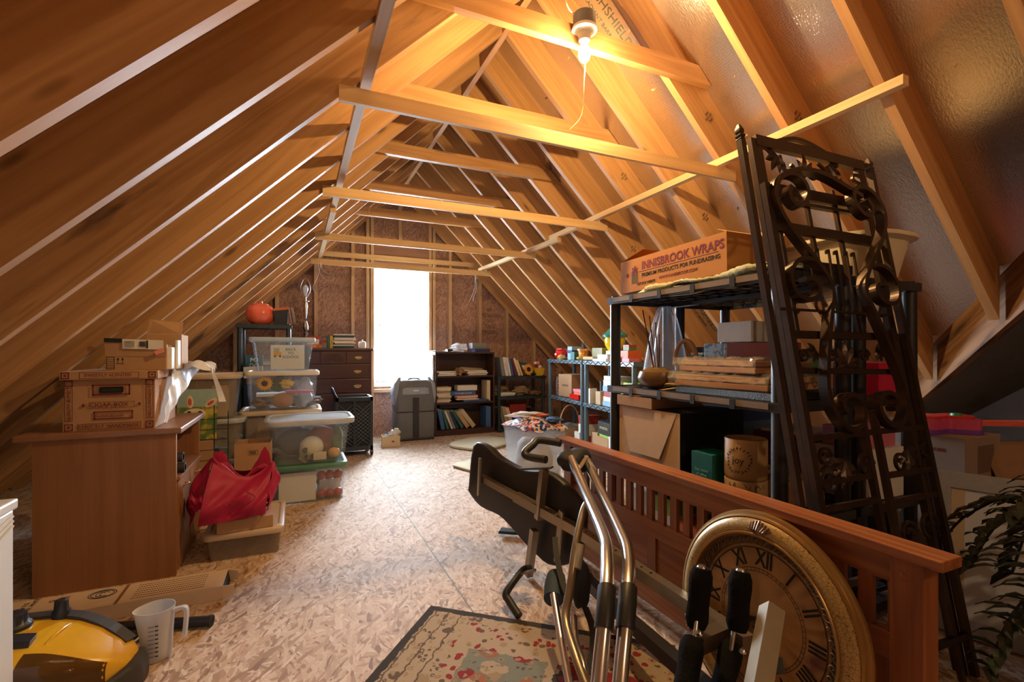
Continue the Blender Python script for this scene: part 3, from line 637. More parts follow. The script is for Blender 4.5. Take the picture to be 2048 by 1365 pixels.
bar([(.085,1.785),(.40,1.780),(.645,1.772)], .040, .018, 0, gb, 'top_rail'); bar([(.090,0),(.085,1.79)], .046, .018, -.002, gb, 'side_bar'); bar([(.615,0),(.62,1.78)], .036, .018, -.002, gb, 'side_bar')
bar([(.10,1.61),(.60,1.603)], .040, .016, .002, gb, 'cross_rail'); bar([(.10,1.572),(.60,1.565)], .012, .016, .002, gb, 'cross_rail'); bar([(.10,1.475),(.60,1.463)], .034, .016, .002, gb, 'cross_rail')
bar([(.185,1.80),(.283,1.828),(.361,1.824),(.444,1.80)], .014, .012, -.004, gb, 'arched_rail', 4)
for x in (.298,.447): bar([(x,1.65),(x,1.11)], .014, .012, -.006, gb, 'spindle')
bar([(.141,1.55),(.141,1.11)], .014, .012, -.006, gb, 'spindle')
leaf(gb, .185, 1.745, .075, 235, 0); leaf(gb, .445, 1.745, .075, 300, 0); leaf(gb, .318, 1.69, .075, 90, 0, 7)
for p_ in ([(.195,1.748),(.205,1.699),(.235,1.691),(.256,1.711),(.242,1.719)], [(.389,1.747),(.423,1.722),(.405,1.698),(.377,1.702),(.394,1.722)], [(.49,1.70),(.533,1.662),(.585,1.666)], [(.60,1.697),(.572,1.707),(.577,1.727),(.60,1.731)]): bar(p_, .009, .009, 0, gb, 'curl', 4)
gc = gate_root('iron_trellis_panel', 'short dark iron panel with leaf fan standing between the two taller iron panels', 'iron panel', -.018)
bar([(.075,1.10),(.605,1.095)], .024, .012, 0, gc, 'top_rail'); bar([(.08,.985),(.60,.97)], .018, .012, 0, gc, 'cross_rail'); bar([(.082,0),(.078,1.10)], .014, .012, 0, gc, 'side_bar'); bar([(.595,0),(.60,1.09)], .014, .012, 0, gc, 'side_bar')
leaf(gc, .320, 1.0, .08, 90, -.004, 7); leaf(gc, .18, 1.05, .05, 210, -.004); leaf(gc, .48, 1.05, .05, 330, -.004)
for cx_ in (.245,.41,.115,.55): ring(gc, cx_, 1.03, .022)
# ---------------------------------------------------------------- resin shelving units
def resin_shelf(name, label, loc, rz, w, d, levels, colm, legr=.02, th=.035, zig=False, group=None, grid=True, strip=None):
    """w along local x, d along local y (0..d), levels = heights of the shelf tops"""
    t = thing(name, label, 'shelf unit', loc, rz, group)
    lm = colm
    for lz in levels:
        bm = B()
        for a in ((0,w,0,.022),(0,w,d-.022,d),(0,.022,.022,d-.022),(w-.022,w,.022,d-.022)): box(bm, a[0], a[1], a[2], a[3], lz-th, lz)
        nx = max(4, int(w/.075)); ny = max(3, int(d/.09))
        if grid:
            for i in range(1, nx): box(bm, w*i/nx-.006, w*i/nx+.006, .022, d-.022, lz-th*.55, lz-.002)
            for i in range(1, ny): box(bm, .022, w-.022, d*i/ny-.006, d*i/ny+.006, lz-th*.55, lz-.002)
            for i in range(nx):
                for j in range(ny):
                    if (i+j) % 2: box(bm, w*(i+.5)/nx-.026, w*(i+.5)/nx+.026, d*(j+.5)/ny-.03, d*(j+.5)/ny+.03, lz-.006, lz-.002)
        s = obj('shelf', bm, lm, t)
        if zig:
            bm = B(); n = int(w/.055)
            for i in range(n):
                a, b = w*i/n, w*(i+1)/n; z0, z1 = (lz-th+.004, lz-.004) if i % 2 else (lz-.004, lz-th+.004)
                tube(bm, [(a, -.001, z0), (b, -.001, z1)], .0042, 4)
            obj('zigzag_groove', bm, INK, s)
        else:
            if strip: obj('edge_strip', bx(.05, w-.05, -.0025, 0, lz-th*.75, lz-th*.1), strip, s)
            for i in range(1, 5): obj('edge_clip', bx(w*i/5-.012, w*i/5+.012, -.005, 0, lz-th-.004, lz-th*.1), lm, s)
    top = levels[0]
    for x in (.03, w-.03):
        for y in (.03, d-.03): obj('leg', lathe(B(), [(legr,0),(legr,top-th),(legr*.7,top-th),(legr*.7,top+.008),(0,top+.008)], 14, c=(x, y, 0)), lm, t, True)
    return t
# local x runs along world +Y, local y along +X: mirror by rotating 90 deg about z and putting depth towards -y
def resin_aisle(name, label, x, y0, w, d, levels, m, group=None, **k):
    return resin_shelf(name, label, (x, y0+w, 0), R(-90), w, d, levels, m, group=group, **k)
LV = (1.314, .855, .44, .06)
BGREY = pm('black_resin', (.022,.022,.025), .42, var=.25)
sA = resin_aisle('resin_shelving', 'black resin shelving unit facing the aisle, holding the fundraising carton', 1.50, 1.10, .995, .41, LV, BGREY, legr=.027, strip=pm('tan_edge', (.22,.165,.115), .6))  # thin tan strips along the front edges of the shelves
sB = resin_aisle('resin_shelving', 'black resin shelving unit back to back behind the aisle-facing one', 1.94, 1.10, .995, .41, LV, BGREY, legr=.027)
# ---------------------------------------------------------------- rug
def rugmat():
    m, t, p = nt('oriental_rug'); L = t.links; N = t.nodes; tc = N.new('ShaderNodeTexCoord'); sx = N.new('ShaderNodeSeparateXYZ')
    wn = N.new('ShaderNodeTexNoise'); wn.inputs['Scale'].default_value = 28; L.new(tc.outputs['Object'], wn.inputs['Vector'])
    wd = N.new('ShaderNodeVectorMath'); wd.operation = 'MULTIPLY_ADD'; wd.inputs[1].default_value = (.030,.030,0); L.new(wn.outputs['Color'], wd.inputs[0]); L.new(tc.outputs['Object'], wd.inputs[2]); co = wd.outputs[0]
    L.new(co, sx.inputs[0]); X, Y = sx.outputs[0], sx.outputs[1]
    def mth(op, a, b=None, c=None):
        n = N.new('ShaderNodeMath'); n.operation = op
        for i, v in enumerate((a, b, c)):
            if v is None: continue
            if isinstance(v, (int, float)): n.inputs[i].default_value = v
            else: L.new(v, n.inputs[i])
        return n.outputs[0]
    def mix(f, a, b):
        n = N.new('ShaderNodeMix'); n.data_type = 'RGBA'; L.new(f, n.inputs[0]) if not isinstance(f, float) else setattr(n.inputs[0], 'default_value', f)
        for i, v in ((6, a), (7, b)):
            if isinstance(v, tuple): n.inputs[i].default_value = c4(v)
            else: L.new(v, n.inputs[i])
        return n.outputs[2]
    D = mth('MINIMUM', mth('ADD', X, -.009), mth('ADD', Y, -.009))
    def spots(sc, thr, base, cols, rnd=1.0):
        v = N.new('ShaderNodeTexVoronoi'); v.inputs['Scale'].default_value = sc; v.inputs['Randomness'].default_value = rnd; L.new(co, v.inputs['Vector'])
        r = N.new('ShaderNodeValToRGB'); r.color_ramp.interpolation = 'CONSTANT'; e = r.color_ramp.elements; e[0].color = c4(cols[0]); e[0].position = 0; e[1].position = .99; e[1].color = c4(cols[-1])
        for i, c in enumerate(cols[1:]): q = e.new((i+1)/len(cols)); q.color = c4(c)
        s_ = N.new('ShaderNodeSeparateColor'); L.new(v.outputs['Color'], s_.inputs[0]); L.new(s_.outputs[0], r.inputs[0])
        f = mth('LESS_THAN', v.outputs['Distance'], thr); core = mth('LESS_THAN', v.outputs['Distance'], thr*.4)
        return mix(core, mix(f, base, r.outputs[0]), cols[-2])
    cream, tan, sage, red, brown, char = (.42,.33,.235), (.34,.25,.155), (.21,.22,.18), (.27,.035,.04), (.14,.10,.075), (.055,.048,.042)
    border = spots(44, .42, spots(15, .34, cream, (red, brown, tan, cream)), (brown, tan, cream, tan))
    field = spots(48, .38, spots(13, .46, sage, (tan, cream, (.34,.14,.08), sage, cream, red)), (sage, tan, brown, sage))
    redf = spots(34, .45, spots(10, .46, red, (red, tan, cream, red, char)), (red, tan, red, brown))
    chk = mth('MODULO', mth('ADD', mth('FLOOR', mth('DIVIDE', mth('SUBTRACT', X, .24), .30)), mth('FLOOR', mth('DIVIDE', mth('SUBTRACT', Y, .20), .23))), 2.0)
    inner = mix(mth('GREATER_THAN', chk, .5), field, redf)
    # borders of the squares
    fx = mth('MODULO', mth('SUBTRACT', X, .24), .30); fy = mth('MODULO', mth('SUBTRACT', Y, .20), .23)
    line = mth('LESS_THAN', mth('MINIMUM', fx, fy), .028); inner = mix(line, inner, spots(34, .4, cream, (brown, red, tan, red, cream)))
    bandx = mth('MINIMUM', mth('SUBTRACT', X, .21), mth('SUBTRACT', Y, .085))
    col = mix(mth('GREATER_THAN', bandx, 0.0), border, inner)
    for p0 in (.035, .085, .14):
        col = mix(mth('LESS_THAN', mth('ABSOLUTE', mth('SUBTRACT', mth('SUBTRACT', X, .02), p0)), .003), col, brown)
    col = mix(mth('LESS_THAN', D, .035), col, char)
    n2 = N.new('ShaderNodeTexNoise'); n2.inputs['Scale'].default_value = 350; L.new(tc.outputs['Object'], n2.inputs['Vector'])
    hv = N.new('ShaderNodeHueSaturation'); mr = N.new('ShaderNodeMapRange'); mr.inputs[3].default_value = .55; mr.inputs[4].default_value = 1.45; L.new(n2.outputs['Fac'], mr.inputs[0]); L.new(mr.outputs[0], hv.inputs['Value']); L.new(col, hv.inputs['Color'])
    L.new(hv.outputs[0], p.inputs['Base Color']); setp(p, Roughness=.95); p.inputs['Specular IOR Level'].default_value = .1
    b = N.new('ShaderNodeBump'); b.inputs['Strength'].default_value = .8; b.inputs['Distance'].default_value = .004; L.new(n2.outputs['Fac'], b.inputs['Height']); L.new(b.outputs[0], p.inputs['Normal'])
    return m
e2, e1 = Vector((.764,-.646,0)), Vector((-.655,-.756,0)).normalized()
rug = obj('area_rug', bx(0, .93, 0, 1.9, 0, .009), rugmat()); Mr = Matrix((e2, e1, e2.cross(e1))).transposed().to_4x4()
# keep the up side up
Mr = Matrix((e2, e1, Vector((0,0,-1)))).transposed().to_4x4(); Mr.translation = Vector((.496, 1.887, .0105)); rug.matrix_world = Mr
tag(rug, 'oriental rug in cream, sage and red with a charcoal border', 'rug')
# ---------------------------------------------------------------- inversion table
it = thing('inversion_table', 'folded inversion table of steel tubes with a black padded backrest', 'exercise machine', (.9, 1.3, 0))
off = Vector((.9, 1.3, 0))
def L_(p): return [tuple(Vector(q)-off) for q in p]
def at(px, py, d): t_ = (px-1024)/957.2; return Vector((d*(SY+t_*CY), d*(CY-t_*SY), H+(704.6-py)/957.2*d))
T1 = [(1.051,1.72,.584),(.973,1.481,.50),(.865,1.225,.463),(.80,1.12,.455),(.71,.996,.409),(.629,.912,.278),(.585,.865,.16)]
T2 = [(1.13,1.739,.579),(1.043,1.504,.515),(.935,1.235,.462),(.875,1.12,.440),(.771,.99,.399),(.68,.90,.271),(.635,.855,.16)]
for P_ in (T1, T2): obj('frame_tube', tube(B(), smoothpath(L_(P_), 5), .0185, 16), STEEL, it, True)
for P_ in (T1, T2):
    a, b = Vector(P_[4]), Vector(P_[5]); q = smoothpath(P_, 5); q = q[19:23]
    obj('sleeve', tube(B(), L_(q), .0235, 16), BLACKP, it, True)
T3 = [(.85,1.38,.19),tuple(at(1107,1190,1.68)),tuple(at(1122,1280,1.53)),tuple(at(1140,1375,1.38))]
obj('frame_tube', tube(B(), L_(smoothpath(T3[1:], 3)), .0125, 12), STEEL, it, True)
T4 = [at(1176,1005,1.78), at(1166,1025,1.75), at(1151,1095,1.66), at(1140,1180,1.58), at(1131,1240,1.52), at(1150,1310,1.40), at(1172,1372,1.32)]
obj('frame_tube', tube(B(), L_(smoothpath(T4, 4)), .0135, 12), CHAMP, it, True)
obj('frame_tube', tube(B(), L_(smoothpath([at(1148,1235,1.62), at(1150,1280,1.53), at(1166,1330,1.42), at(1172,1375,1.36)], 3)), .0125, 12), STEEL, it, True)
obj('sleeve', tube(B(), L_([at(1161,1090,1.66), at(1153,1138,1.62)]), .017, 12), pm('matte_grey', (.35,.32,.28), .6), it, True)
# backbone beam: square tubing in three telescoping lengths
P0, P1, P2, P3 = Vector((.865,2.298,.389)), Vector((1.064,1.714,.290)), Vector((1.125,1.247,.240)), Vector((1.085,.890,.262))
obj('backbone_beam', tube(B(), L_([P0, P1]), 0, flat=(.030,.030)), CHAMP, it)
obj('backbone_beam', tube(B(), L_([P0+(P1-P0)*.42, P1, P2, P3]), 0, flat=(.038,.040)), CHAMP, it)
bm = B()
for k in range(9): lathe(bm, [(0,.0005),(.0045,.0005)], 8, c=tuple(P1+(P2-P1)*(.15+.09*k)+Vector((0,0,.0206))-off))
obj('adjustment_holes', bm, INK, it)
# backrest board: an outline in the upright plane of the beam, 3.5 cm thick
dh = Vector((P1.x-P0.x, P1.y-P0.y, 0)).normalized(); nrm = Vector((-dh.y, dh.x, 0)); nrm = nrm if nrm.x > 0 else -nrm
outl = [(944,892),(969,892),(992,913),(1027,934),(1054,942),(1088,944),(1115,959),(1138,982),(1158,1009),(1166,1032),(1162,1086),(1146,1117),(1131,1132),(1096,1132),(1065,1105),(1046,1086),(1023,1059),(996,1032),(958,1013),(935,984),(935,971)]
def onpl(px, py):
    D = at(px, py, 1)-Vector((0,0,H)); o = Vector((0,0,H)); q = P0+nrm*.03; return o+D*((q-o).dot(nrm)/D.dot(nrm))
ring0 = [onpl(*q) for q in outl]; ring0 = smoothpath(ring0, 3, closed=True); cen = sum(ring0, Vector())/len(ring0)
sec = [[cen+(q-cen)*s_+nrm*z_-off for q in ring0] for s_, z_ in ((.95,0),(.985,.004),(1,.014),(1,.030),(.985,.042),(.93,.048))]
obj('backrest', loft(B(), sec), VINYL, it, True)
def strap(name, pts, w, t, m): return obj(name, tube(B(), L_(pts), 0, flat=(w, t)), m, it)
strap('bracket', [at(960,917,2.42), at(957,992,2.42)], .022, .01, CHAMP)
b2a, b2b = onpl(1099,936)-nrm*.035, onpl(1088,1035)-nrm*.035
strap('bracket', [b2a, b2b], .034, .03, CHAMP); strap('bracket', [onpl(1081,1056)-nrm*.04, onpl(1069,1146)-nrm*.04], .034, .03, CHAMP)
strap('bracket', [onpl(1135,1019)-nrm*.04, onpl(1125,1121)-nrm*.04], .036, .008, CHAMP)
strap('bracket', [onpl(1060,934)-nrm*.06, onpl(1110,934)-nrm*.02], .03, .008, pm('dark_steel', (.12,.11,.10), .4, metal=.8))
HG = pm('black_rubber', (.02,.021,.025), .5, var=.2)
obj('handle', tube(B(), L_(smoothpath([at(1121,887,2.1), at(1078,881,2.15), at(1066,890,2.13), at(1050,905,2.1), at(1056,914,2.08), at(1092,920,2.02)], 4)), .0165, 14), HG, it, True)
obj('handle', tube(B(), L_(smoothpath([at(1060,1137,2.05), at(1045,1142,2.02), at(1028,1162,1.96), at(1012,1188,1.92), at(1018,1202,1.90), at(1038,1233,1.84)], 4)), .0155, 14), HG, it, True)
strap('handle_plate', [at(1026,1151,2.0), at(1072,1141,1.98)], .022, .006, CHAMP)
# fabric covers over the pivots
def crumple(c, sx, sy, sz, m, nm, seed=1, sub=3, amp=.12):
    random.seed(seed); bm = B(); bmesh.ops.create_icosphere(bm, subdivisions=sub, radius=1)
    ph = [(random.uniform(2,6), random.uniform(0,6)) for _ in range(6)]
    for v in bm.verts:
        x, y, z = v.co; k = 1+amp*(math.sin(ph[0][0]*x+ph[0][1])*math.cos(ph[1][0]*y+ph[1][1])+.6*math.sin(ph[2][0]*z*2+ph[2][1]+3*x)+.4*math.sin(9*y+7*z+ph[3][1]))+random.uniform(-.02,.02)
        v.co = Vector((x*sx*k, y*sy*k, z*sz*k))
    bmesh.ops.translate(bm, vec=c, verts=bm.verts)
    return bm
CLOTHB = pm('black_cloth', (.012,.014,.022), .7, var=.3, nscale=14, bump=.3)
c_ = at(1150, 922, 2.04)-off; obj('pivot_cover', crumple(c_, .075, .06, .05, CLOTHB, '', 4), CLOTHB, it, True)
obj('pivot_cap', tube(B(), L_([at(1112,1155,1.85), at(1110,1172,1.80), at(1107,1200,1.74)]), [.036,.04,.036], 16), pm('navy_cloth', (.03,.06,.10), .7), it, True)
obj('pivot_cover', crumple(at(1160,1170,1.68)-off, .035, .035, .085, CLOTHB, '', 9), CLOTHB, it, True)
obj('pivot_bolt', tube(B(), L_([at(1158,1158,1.78), at(1180,1156,1.74)]), .018, 14), BLACKP, it, True)
strap('webbing_strap', smoothpath([at(1110,1075,1.92), at(1113,1110,1.85), at(1125,1165,1.75), at(1135,1190,1.7)], 3), .022, .002, CLOTHB)
strap('webbing_strap', smoothpath([at(1170,1215,1.7), at(1186,1260,1.6), at(1185,1310,1.5), at(1178,1350,1.4)], 3), .024, .002, CLOTHB)
strap('hinge_plate', [at(1155,942,1.93), at(1173,915,1.97)], .018, .004, STEEL); strap('hinge_plate', [at(1171,912,1.99), at(1191,943,1.92)], .018, .004, STEEL)
obj('base_foot', bx(-.055,.055,-.03,.03,0,.016,bev=.004,M=Matrix.Translation(at(1018,1066,2.68)-off)@T(rz=-35)), BLACKP, it)
# base rail on the floor
b0, b1, b2_ = Vector((.98, 1.78, .035)), Vector((1.08,1.30,.035)), Vector((1.02,.80,.035))
obj('base_rail', tube(B(), L_([at(1178,1165,1.90), at(1250,1235,1.62), at(1335,1310,1.38), at(1420,1385,1.2)]), 0, flat=(.04,.04)), BLACKP, it)
# ankle cross: beam end, short arm, rollers, upright tube
bc = P2+(P3-P2)*.55
arm0, arm1 = at(1392,1288,1.22), at(1452,1262,1.34)
obj('cross_arm', tube(B(), L_([arm0, arm1]), 0, flat=(.042,.040)), CHAMP, it); 
obj('arm_opening', tube(B(), L_([arm0+(arm0-arm1).normalized()*.0005, arm0+(arm1-arm0)*.02]), 0, flat=(.034,.032)), INK, it)
def roller(a, b, nm='foam_roller'):
    a, b = Vector(a), Vector(b); n = 8; P_ = [a+(b-a)*k/n for k in range(n+1)]
    return obj(nm, tube(B(), L_(P_), [.022,.0285,.0295,.028,.0268,.0265,.028,.0285,.022], 18), FOAM, it, True)
roller(at(1404,1136,1.26), at(1392,1256,1.24)); roller(at(1482,1143,1.27), at(1474,1262,1.24)); roller(at(1386,1277,1.20), at(1368,1400,1.12)); roller(at(1466,1290,1.26), at(1432,1420,1.16))
for q in ((1404,1134,1.26),(1482,1141,1.27)): obj('roller_cap', lathe(B(), [(0,.003),(.010,.002),(.013,-.002)], 12, c=tuple(at(*q)+Vector((0,0,.001))-off)), STEEL, it, True)
obj('roller_axle', tube(B(), L_([at(1398,1200,1.25), at(1384,1330,1.17)]), .006, 8), STEEL, it, True); obj('roller_axle', tube(B(), L_([at(1478,1200,1.255), at(1455,1345,1.22)]), .006, 8), STEEL, it, True)
up0, up1 = at(1544,1218,1.12), at(1512,1400,.98)
obj('upright_tube', tube(B(), L_([up0, up1]), 0, flat=(.040,.040), tw=-38), pm('dull_champagne', (.30,.25,.18), .55, metal=.55), it); 
obj('upright_opening', tube(B(), L_([up0+(up0-up1).normalized()*.0006, up0+(up1-up0)*.01]), 0, flat=(.034,.034), tw=-38), INK, it)
obj('end_cap', tube(B(), L_([at(1546,1330,1.05), at(1552,1331,1.03)]), 0, flat=(.03,.03)), BLACKP, it)
for q in ((1399,1268,1.20),(1486,1304,1.16)): obj('bolt', lathe(B(), [(0,.008),(.005,.008),(.005,.003),(.009,.003),(.009,-.002)], 8, c=tuple(at(*q)-off)), STEEL, it)
# ---------------------------------------------------------------- measuring jug
jug = thing('measuring_jug', 'translucent plastic measuring jug standing by the yellow steam cleaner', 'jug', (-.427, 1.965, 0))
JUG = clear('frosted_polypropylene', (.78,.80,.84), .62, .3)
prof = [(.0,.002),(.040,.002),(.043,.008),(.047,.08),(.052,.165),(.0535,.170),(.051,.170),(.049,.165),(.044,.08),(.040,.010),(0,.006)]
def spout(a, z): return 1+(.22*max(0, math.cos(a-R(190)))**6*max(0, (z-.11)/.06) if z > .11 else 0)
obj('body', lathe(B(), prof, 32, wob=spout), JUG, jug, True)
obj('handle', tube(B(), smoothpath([(.050,-.012,.155),(.078,-.018,.160),(.088,-.02,.150),(.086,-.02,.10),(.082,-.018,.062)], 4), 0, flat=(.018,.010)), JUG, jug)
bm = B()
for k in range(8): box(bm, -.012, .004, -.0535+.0012*k*0-.0, -.0525, .03+.014*k, .0312+.014*k)
for k in range(8): box(bm, .007, .016, -.0535, -.0525, .029+.014*k, .0325+.014*k)
obj('scale_marks', bm, INK, jug)
# ---------------------------------------------------------------- steam cleaner
YEL = pm('yellow_plastic', (.72,.42,.02), .28, var=.06, coat=.4); AMB = clear('smoked_amber', (.16,.08,.02), .6, .06)
sc_ = thing('steam_cleaner', 'yellow canister steam cleaner with black knobs and smoked window', 'steam cleaner', (-.452, 1.845, 0), R(-8))
def body_sec(x, hw, h, z0=.03, n=24):
    out = []
    for k in range(n):
        a = 2*math.pi*k/n; c, s = math.cos(a), math.sin(a); q = .62
        out.append((x, hw*math.copysign(abs(c)**q, c), (z0+h)/2+(h-z0)/2*math.copysign(abs(s)**q, s)))
    return out
secs = [(0,.02,.075,.055),(-.012,.045,.095,.04),(-.05,.088,.128,.03),(-.11,.125,.160,.025),(-.18,.145,.182,.025),(-.27,.152,.195,.025),(-.38,.150,.198,.025),(-.46,.135,.19,.03),(-.50,.10,.17,.05)]
obj('body', loft(B(), [body_sec(x, w_, h_, z_) for x, w_, h_, z_ in secs]), YEL, sc_, True)
BS = [(0,.02,.075,.055),(-.012,.045,.095,.04),(-.05,.088,.128,.03),(-.11,.125,.160,.025),(-.18,.145,.182,.025),(-.27,.152,.195,.025)]
def body_pt(x, ang, k=1.012):
    for (xa, wa, ha, za), (xb, wb, hb, zb_) in zip(BS, BS[1:]):
        if xb <= x <= xa: t_ = (x-xa)/(xb-xa); w, h, z0 = wa+(wb-wa)*t_, ha+(hb-ha)*t_, za+(zb_-za)*t_; break
    c, s_ = math.cos(R(ang)), math.sin(R(ang)); q = .62
    return (x, k*w*math.copysign(abs(c)**q, c), (z0+h)/2+k*(h-z0)/2*math.copysign(abs(s_)**q, s_))
obj('smoked_window', sheet(B(), lambda u, v: body_pt(-.045-.185*u, (200-15*u)+((140-22*math.sin(math.pi*u*.55))-(200-15*u))*v), 16, 10, .003), AMB, sc_, True)
obj('bumper', loft(B(), [body_sec(x, w_, h_, .0) for x, w_, h_ in ((.022,.03,.07),(.004,.06,.088),(-.04,.10,.07),(-.14,.148,.048),(-.25,.160,.04),(-.50,.12,.04))]), pm('charcoal_plastic', (.045,.045,.05), .5), sc_, True)
for kx, ky, kr in ((-.335, .045, .034), (-.245, .105, .018)):
    obj('knob', lathe(B(), [(kr*1.35,.180),(kr*1.3,.205),(kr,.212),(kr*.92,.238),(kr*.6,.242),(0,.240)], 36, c=(kx, ky, 0), wob=lambda a, z: 1+(.06*math.sin(12*a) if z > .208 else 0)), BLACKP, sc_, True)
obj('top_grip', tube(B(), smoothpath([(-.40,-.03,.203),(-.34,-.05,.206),(-.27,-.052,.202),(-.235,-.048,.196)], 3), 0, flat=(.045,.02)), BLACKP, sc_)
obj('top_ridge', tube(B(), smoothpath([(-.205,-.10,.150),(-.20,-.05,.184),(-.195,.02,.190),(-.20,.09,.170)], 3), .004, 8), YEL, sc_, True)
obj('dark_trim', tube(B(), smoothpath([(-.40,.10,.197),(-.28,.118,.190),(-.18,.095,.182),(-.09,.06,.152),(-.03,.035,.115)], 4), 0, flat=(.035,.012)), pm('charcoal_plastic', (.045,.045,.05), .5), sc_)
tag(obj('power_cord', tube(B(), smoothpath([(-.55,2.02,.005),(-.50,2.06,.03),(-.46,2.09,.05),(-.43,2.06,.03),(-.45,2.03,.006),(-.48,2.08,.005),(-.42,2.10,.005)], 5), .0035, 6), pm('white_cord', (.7,.7,.7), .4)), 'thin white cord coiled behind the measuring jug', 'cord')
# black tubes lying by the wall of the desk
for k, (x0, y0, x1, y1, r_, lab) in enumerate(((-.86,2.275,-.285,2.10,.019,'long black plastic tube lying on the floor in front of the carton'),(-.86,2.205,-.44,2.09,.016,'ribbed black vacuum hose lying behind the steam cleaner'))):
    t = thing('vacuum_tube' if k == 0 else 'vacuum_hose', lab, 'tube', (x0, y0, r_+.002))
    d_ = Vector((x1-x0, y1-y0, 0)); n_p = 60 if k else 2
    obj('shaft', tube(B(), [d_*i/(n_p-1) for i in range(n_p)], [r_*(1.0 if i % 2 else .86) for i in range(n_p)] if k else r_, 14), BLACKP, t, k == 0)
    if k == 0: obj('end_ring', tube(B(), [d_*.985, d_*1.0], r_*1.12, 14), BLACKP, t, True)
# ---------------------------------------------------------------- long flat carton
CARTW = pm('white_carton', (.66,.52,.37), .8, var=.06)
lc = thing('long_carton', 'long flat white and tan light tube carton lying along the desk', 'carton', (-.62, 2.395, 0), R(-.5))
obj('carton', bx(-.66, .345, -.085, .085, .001, .058), CARTW, lc)
obj('torn_end', loft(B(), [[(.345,-.08,.003),(.345,.08,.003),(.345,.08,.056),(.345,-.08,.056)],[(.352,-.07,.01),(.356,.07,.008),(.35,.06,.05),(.353,-.06,.045)]]), INK, lc)
for s_, a_ in ((-1, 0), (1, 0)): obj('end_flap', loft(B(), [[(.345, s_*.082, .004),(.345, s_*.085, .004),(.345, s_*.085, .057),(.345, s_*.082, .057)],[(.385, s_*.07, .010),(.385, s_*.073, .010),(.385, s_*.073, .05),(.385, s_*.07, .05)]]), CARTW, lc)
BR = pm('brown_ink', (.24,.12,.05), .8)
bm = B(); box(bm, -.02, -.008, -.085, .085, .0582, .0588); obj('stripe', bm, BR, lc)
bm = B()
for j in range(7): 
    for i in range(28): box(bm, .03+i*.0088, .0355+i*.0088, -.062+.02*j, -.058+.02*j, .0582, .0588)
obj('print_lines', bm, INK, lc)
def ge(name, x, y, r, par):
    bm = B()
    for q in (r, r*.82): tube(bm, [(x+q*math.cos(2*math.pi*k/30), y+q*math.sin(2*math.pi*k/30)*.8, .0585) for k in range(30)], .0016, 4, closed=True)
    for s_ in (-1, 1): tube(bm, smoothpath([(x+s_*r*.15+r*.32*math.cos(R(a)), y+r*.42*math.sin(R(a)), .0585) for a in range(30, 330, 40)], 2), .0016, 4)
    return obj(name, bm, pm('navy_ink', (.03,.035,.07), .7), par)
ge('round_emblem', -.085, .03, .045, lc)
text('lettering', 'Bright White', .024, BR, lc, T(-.20, .0, .0585) @ T(rz=92)); text('lettering', '8', .05, BR, lc, T(-.235, .04, .0585) @ T(rz=92)); text('lettering', '40W F32\nCOOL WHITE', .022, INK, lc, T(-.31, .02, .0585) @ T(rz=92)); text('lettering', '48 in', .03, INK, lc, T(-.42, -.03, .0585))
# ---------------------------------------------------------------- white cabinet at the left edge of the frame
wc = thing('storage_cabinet', 'white plastic storage cabinet at the left edge of the frame', 'cabinet', (-.80, 1.25, 0))
WP = pm('white_plastic', (.62,.64,.64), .25, var=.03)
obj('body', bx(-.2, .162, -.35, .345, 0, .64, bev=.006), WP, wc); obj('top', bx(-.21, .168, -.36, .352, .64, .665, bev=.005), WP, wc)
bm = B()
for k in range(3): tube(bm, [(.164, -.34, .40+k*.03), (.165, .05, .52+k*.03), (.164, .335, .60+k*.012)], .003, 6)
obj('moulded_ridge', bm, WP, wc, True)
# ---------------------------------------------------------------- desk
LAM = wood('maple_laminate', (.34,.165,.075), (.23,.10,.04), rough=.42, knots=False, stretch=.3, vary=0, rings=6, axis=2)
LAMX = wood('laminate_top', (.30,.15,.08), (.24,.11,.055), rough=.32, knots=False, stretch=.3, vary=0, rings=6, axis=1, spec=.6)
dk_ = thing('desk', 'wood laminate desk with an open cubby, standing against the left slope', 'desk', (-.5, 2.64, 0))
obj('side_panel', bx(-.50, 0, 0, .02, 0, .655), LAM, dk_); obj('side_panel', bx(-.50, 0, .575, .595, 0, .655), LAM, dk_)
obj('top', bx(-.56, .022, -.012, .61, .655, .683, bev=.006), LAMX, dk_)
obj('back_panel', bx(-.50, -.485, .02, .575, .05, .655), LAM, dk_)
obj('ledge', bx(-.485, .012, .02, .575, .432, .450, bev=.003), LAMX, dk_)
for a, b in ((.022,.292),(.298,.573)):
    d = obj('door', bx(-.014, .004, a, b, .02, .428, bev=.002), LAM, dk_)
    obj('knob', tube(B(), smoothpath([(.004, (a+b)/2-.02, .385),(.022,(a+b)/2-.012,.388),(.022,(a+b)/2+.012,.388),(.004,(a+b)/2+.02,.385)], 3), .004, 8), pm('brass_pull', (.5,.32,.14), .35, metal=.9), d, True)
for k, (z_, ) in enumerate(((.474,),(.522,))):
    t = thing('cardboard_tube' if 0 else 'paper_roll', ['black tube lying lowest in the desk cubby','black tube stacked on top in the desk cubby'][k], 'tube', (-.52, 2.76+.01*k, z_))
    M_ = T(0,0,0,0,90,0); obj('roll', tube(B(), [(-.18,0,0),(.035-.01*k,0,0)], .0235, 18), pm('graphite_paper', (.03,.03,.035), .6), t, True); obj('bore', lathe(B(), [(0,0),(.017,0)], 18, M=T(.0355-.01*k,0,0,0,90,0)), INK, t)
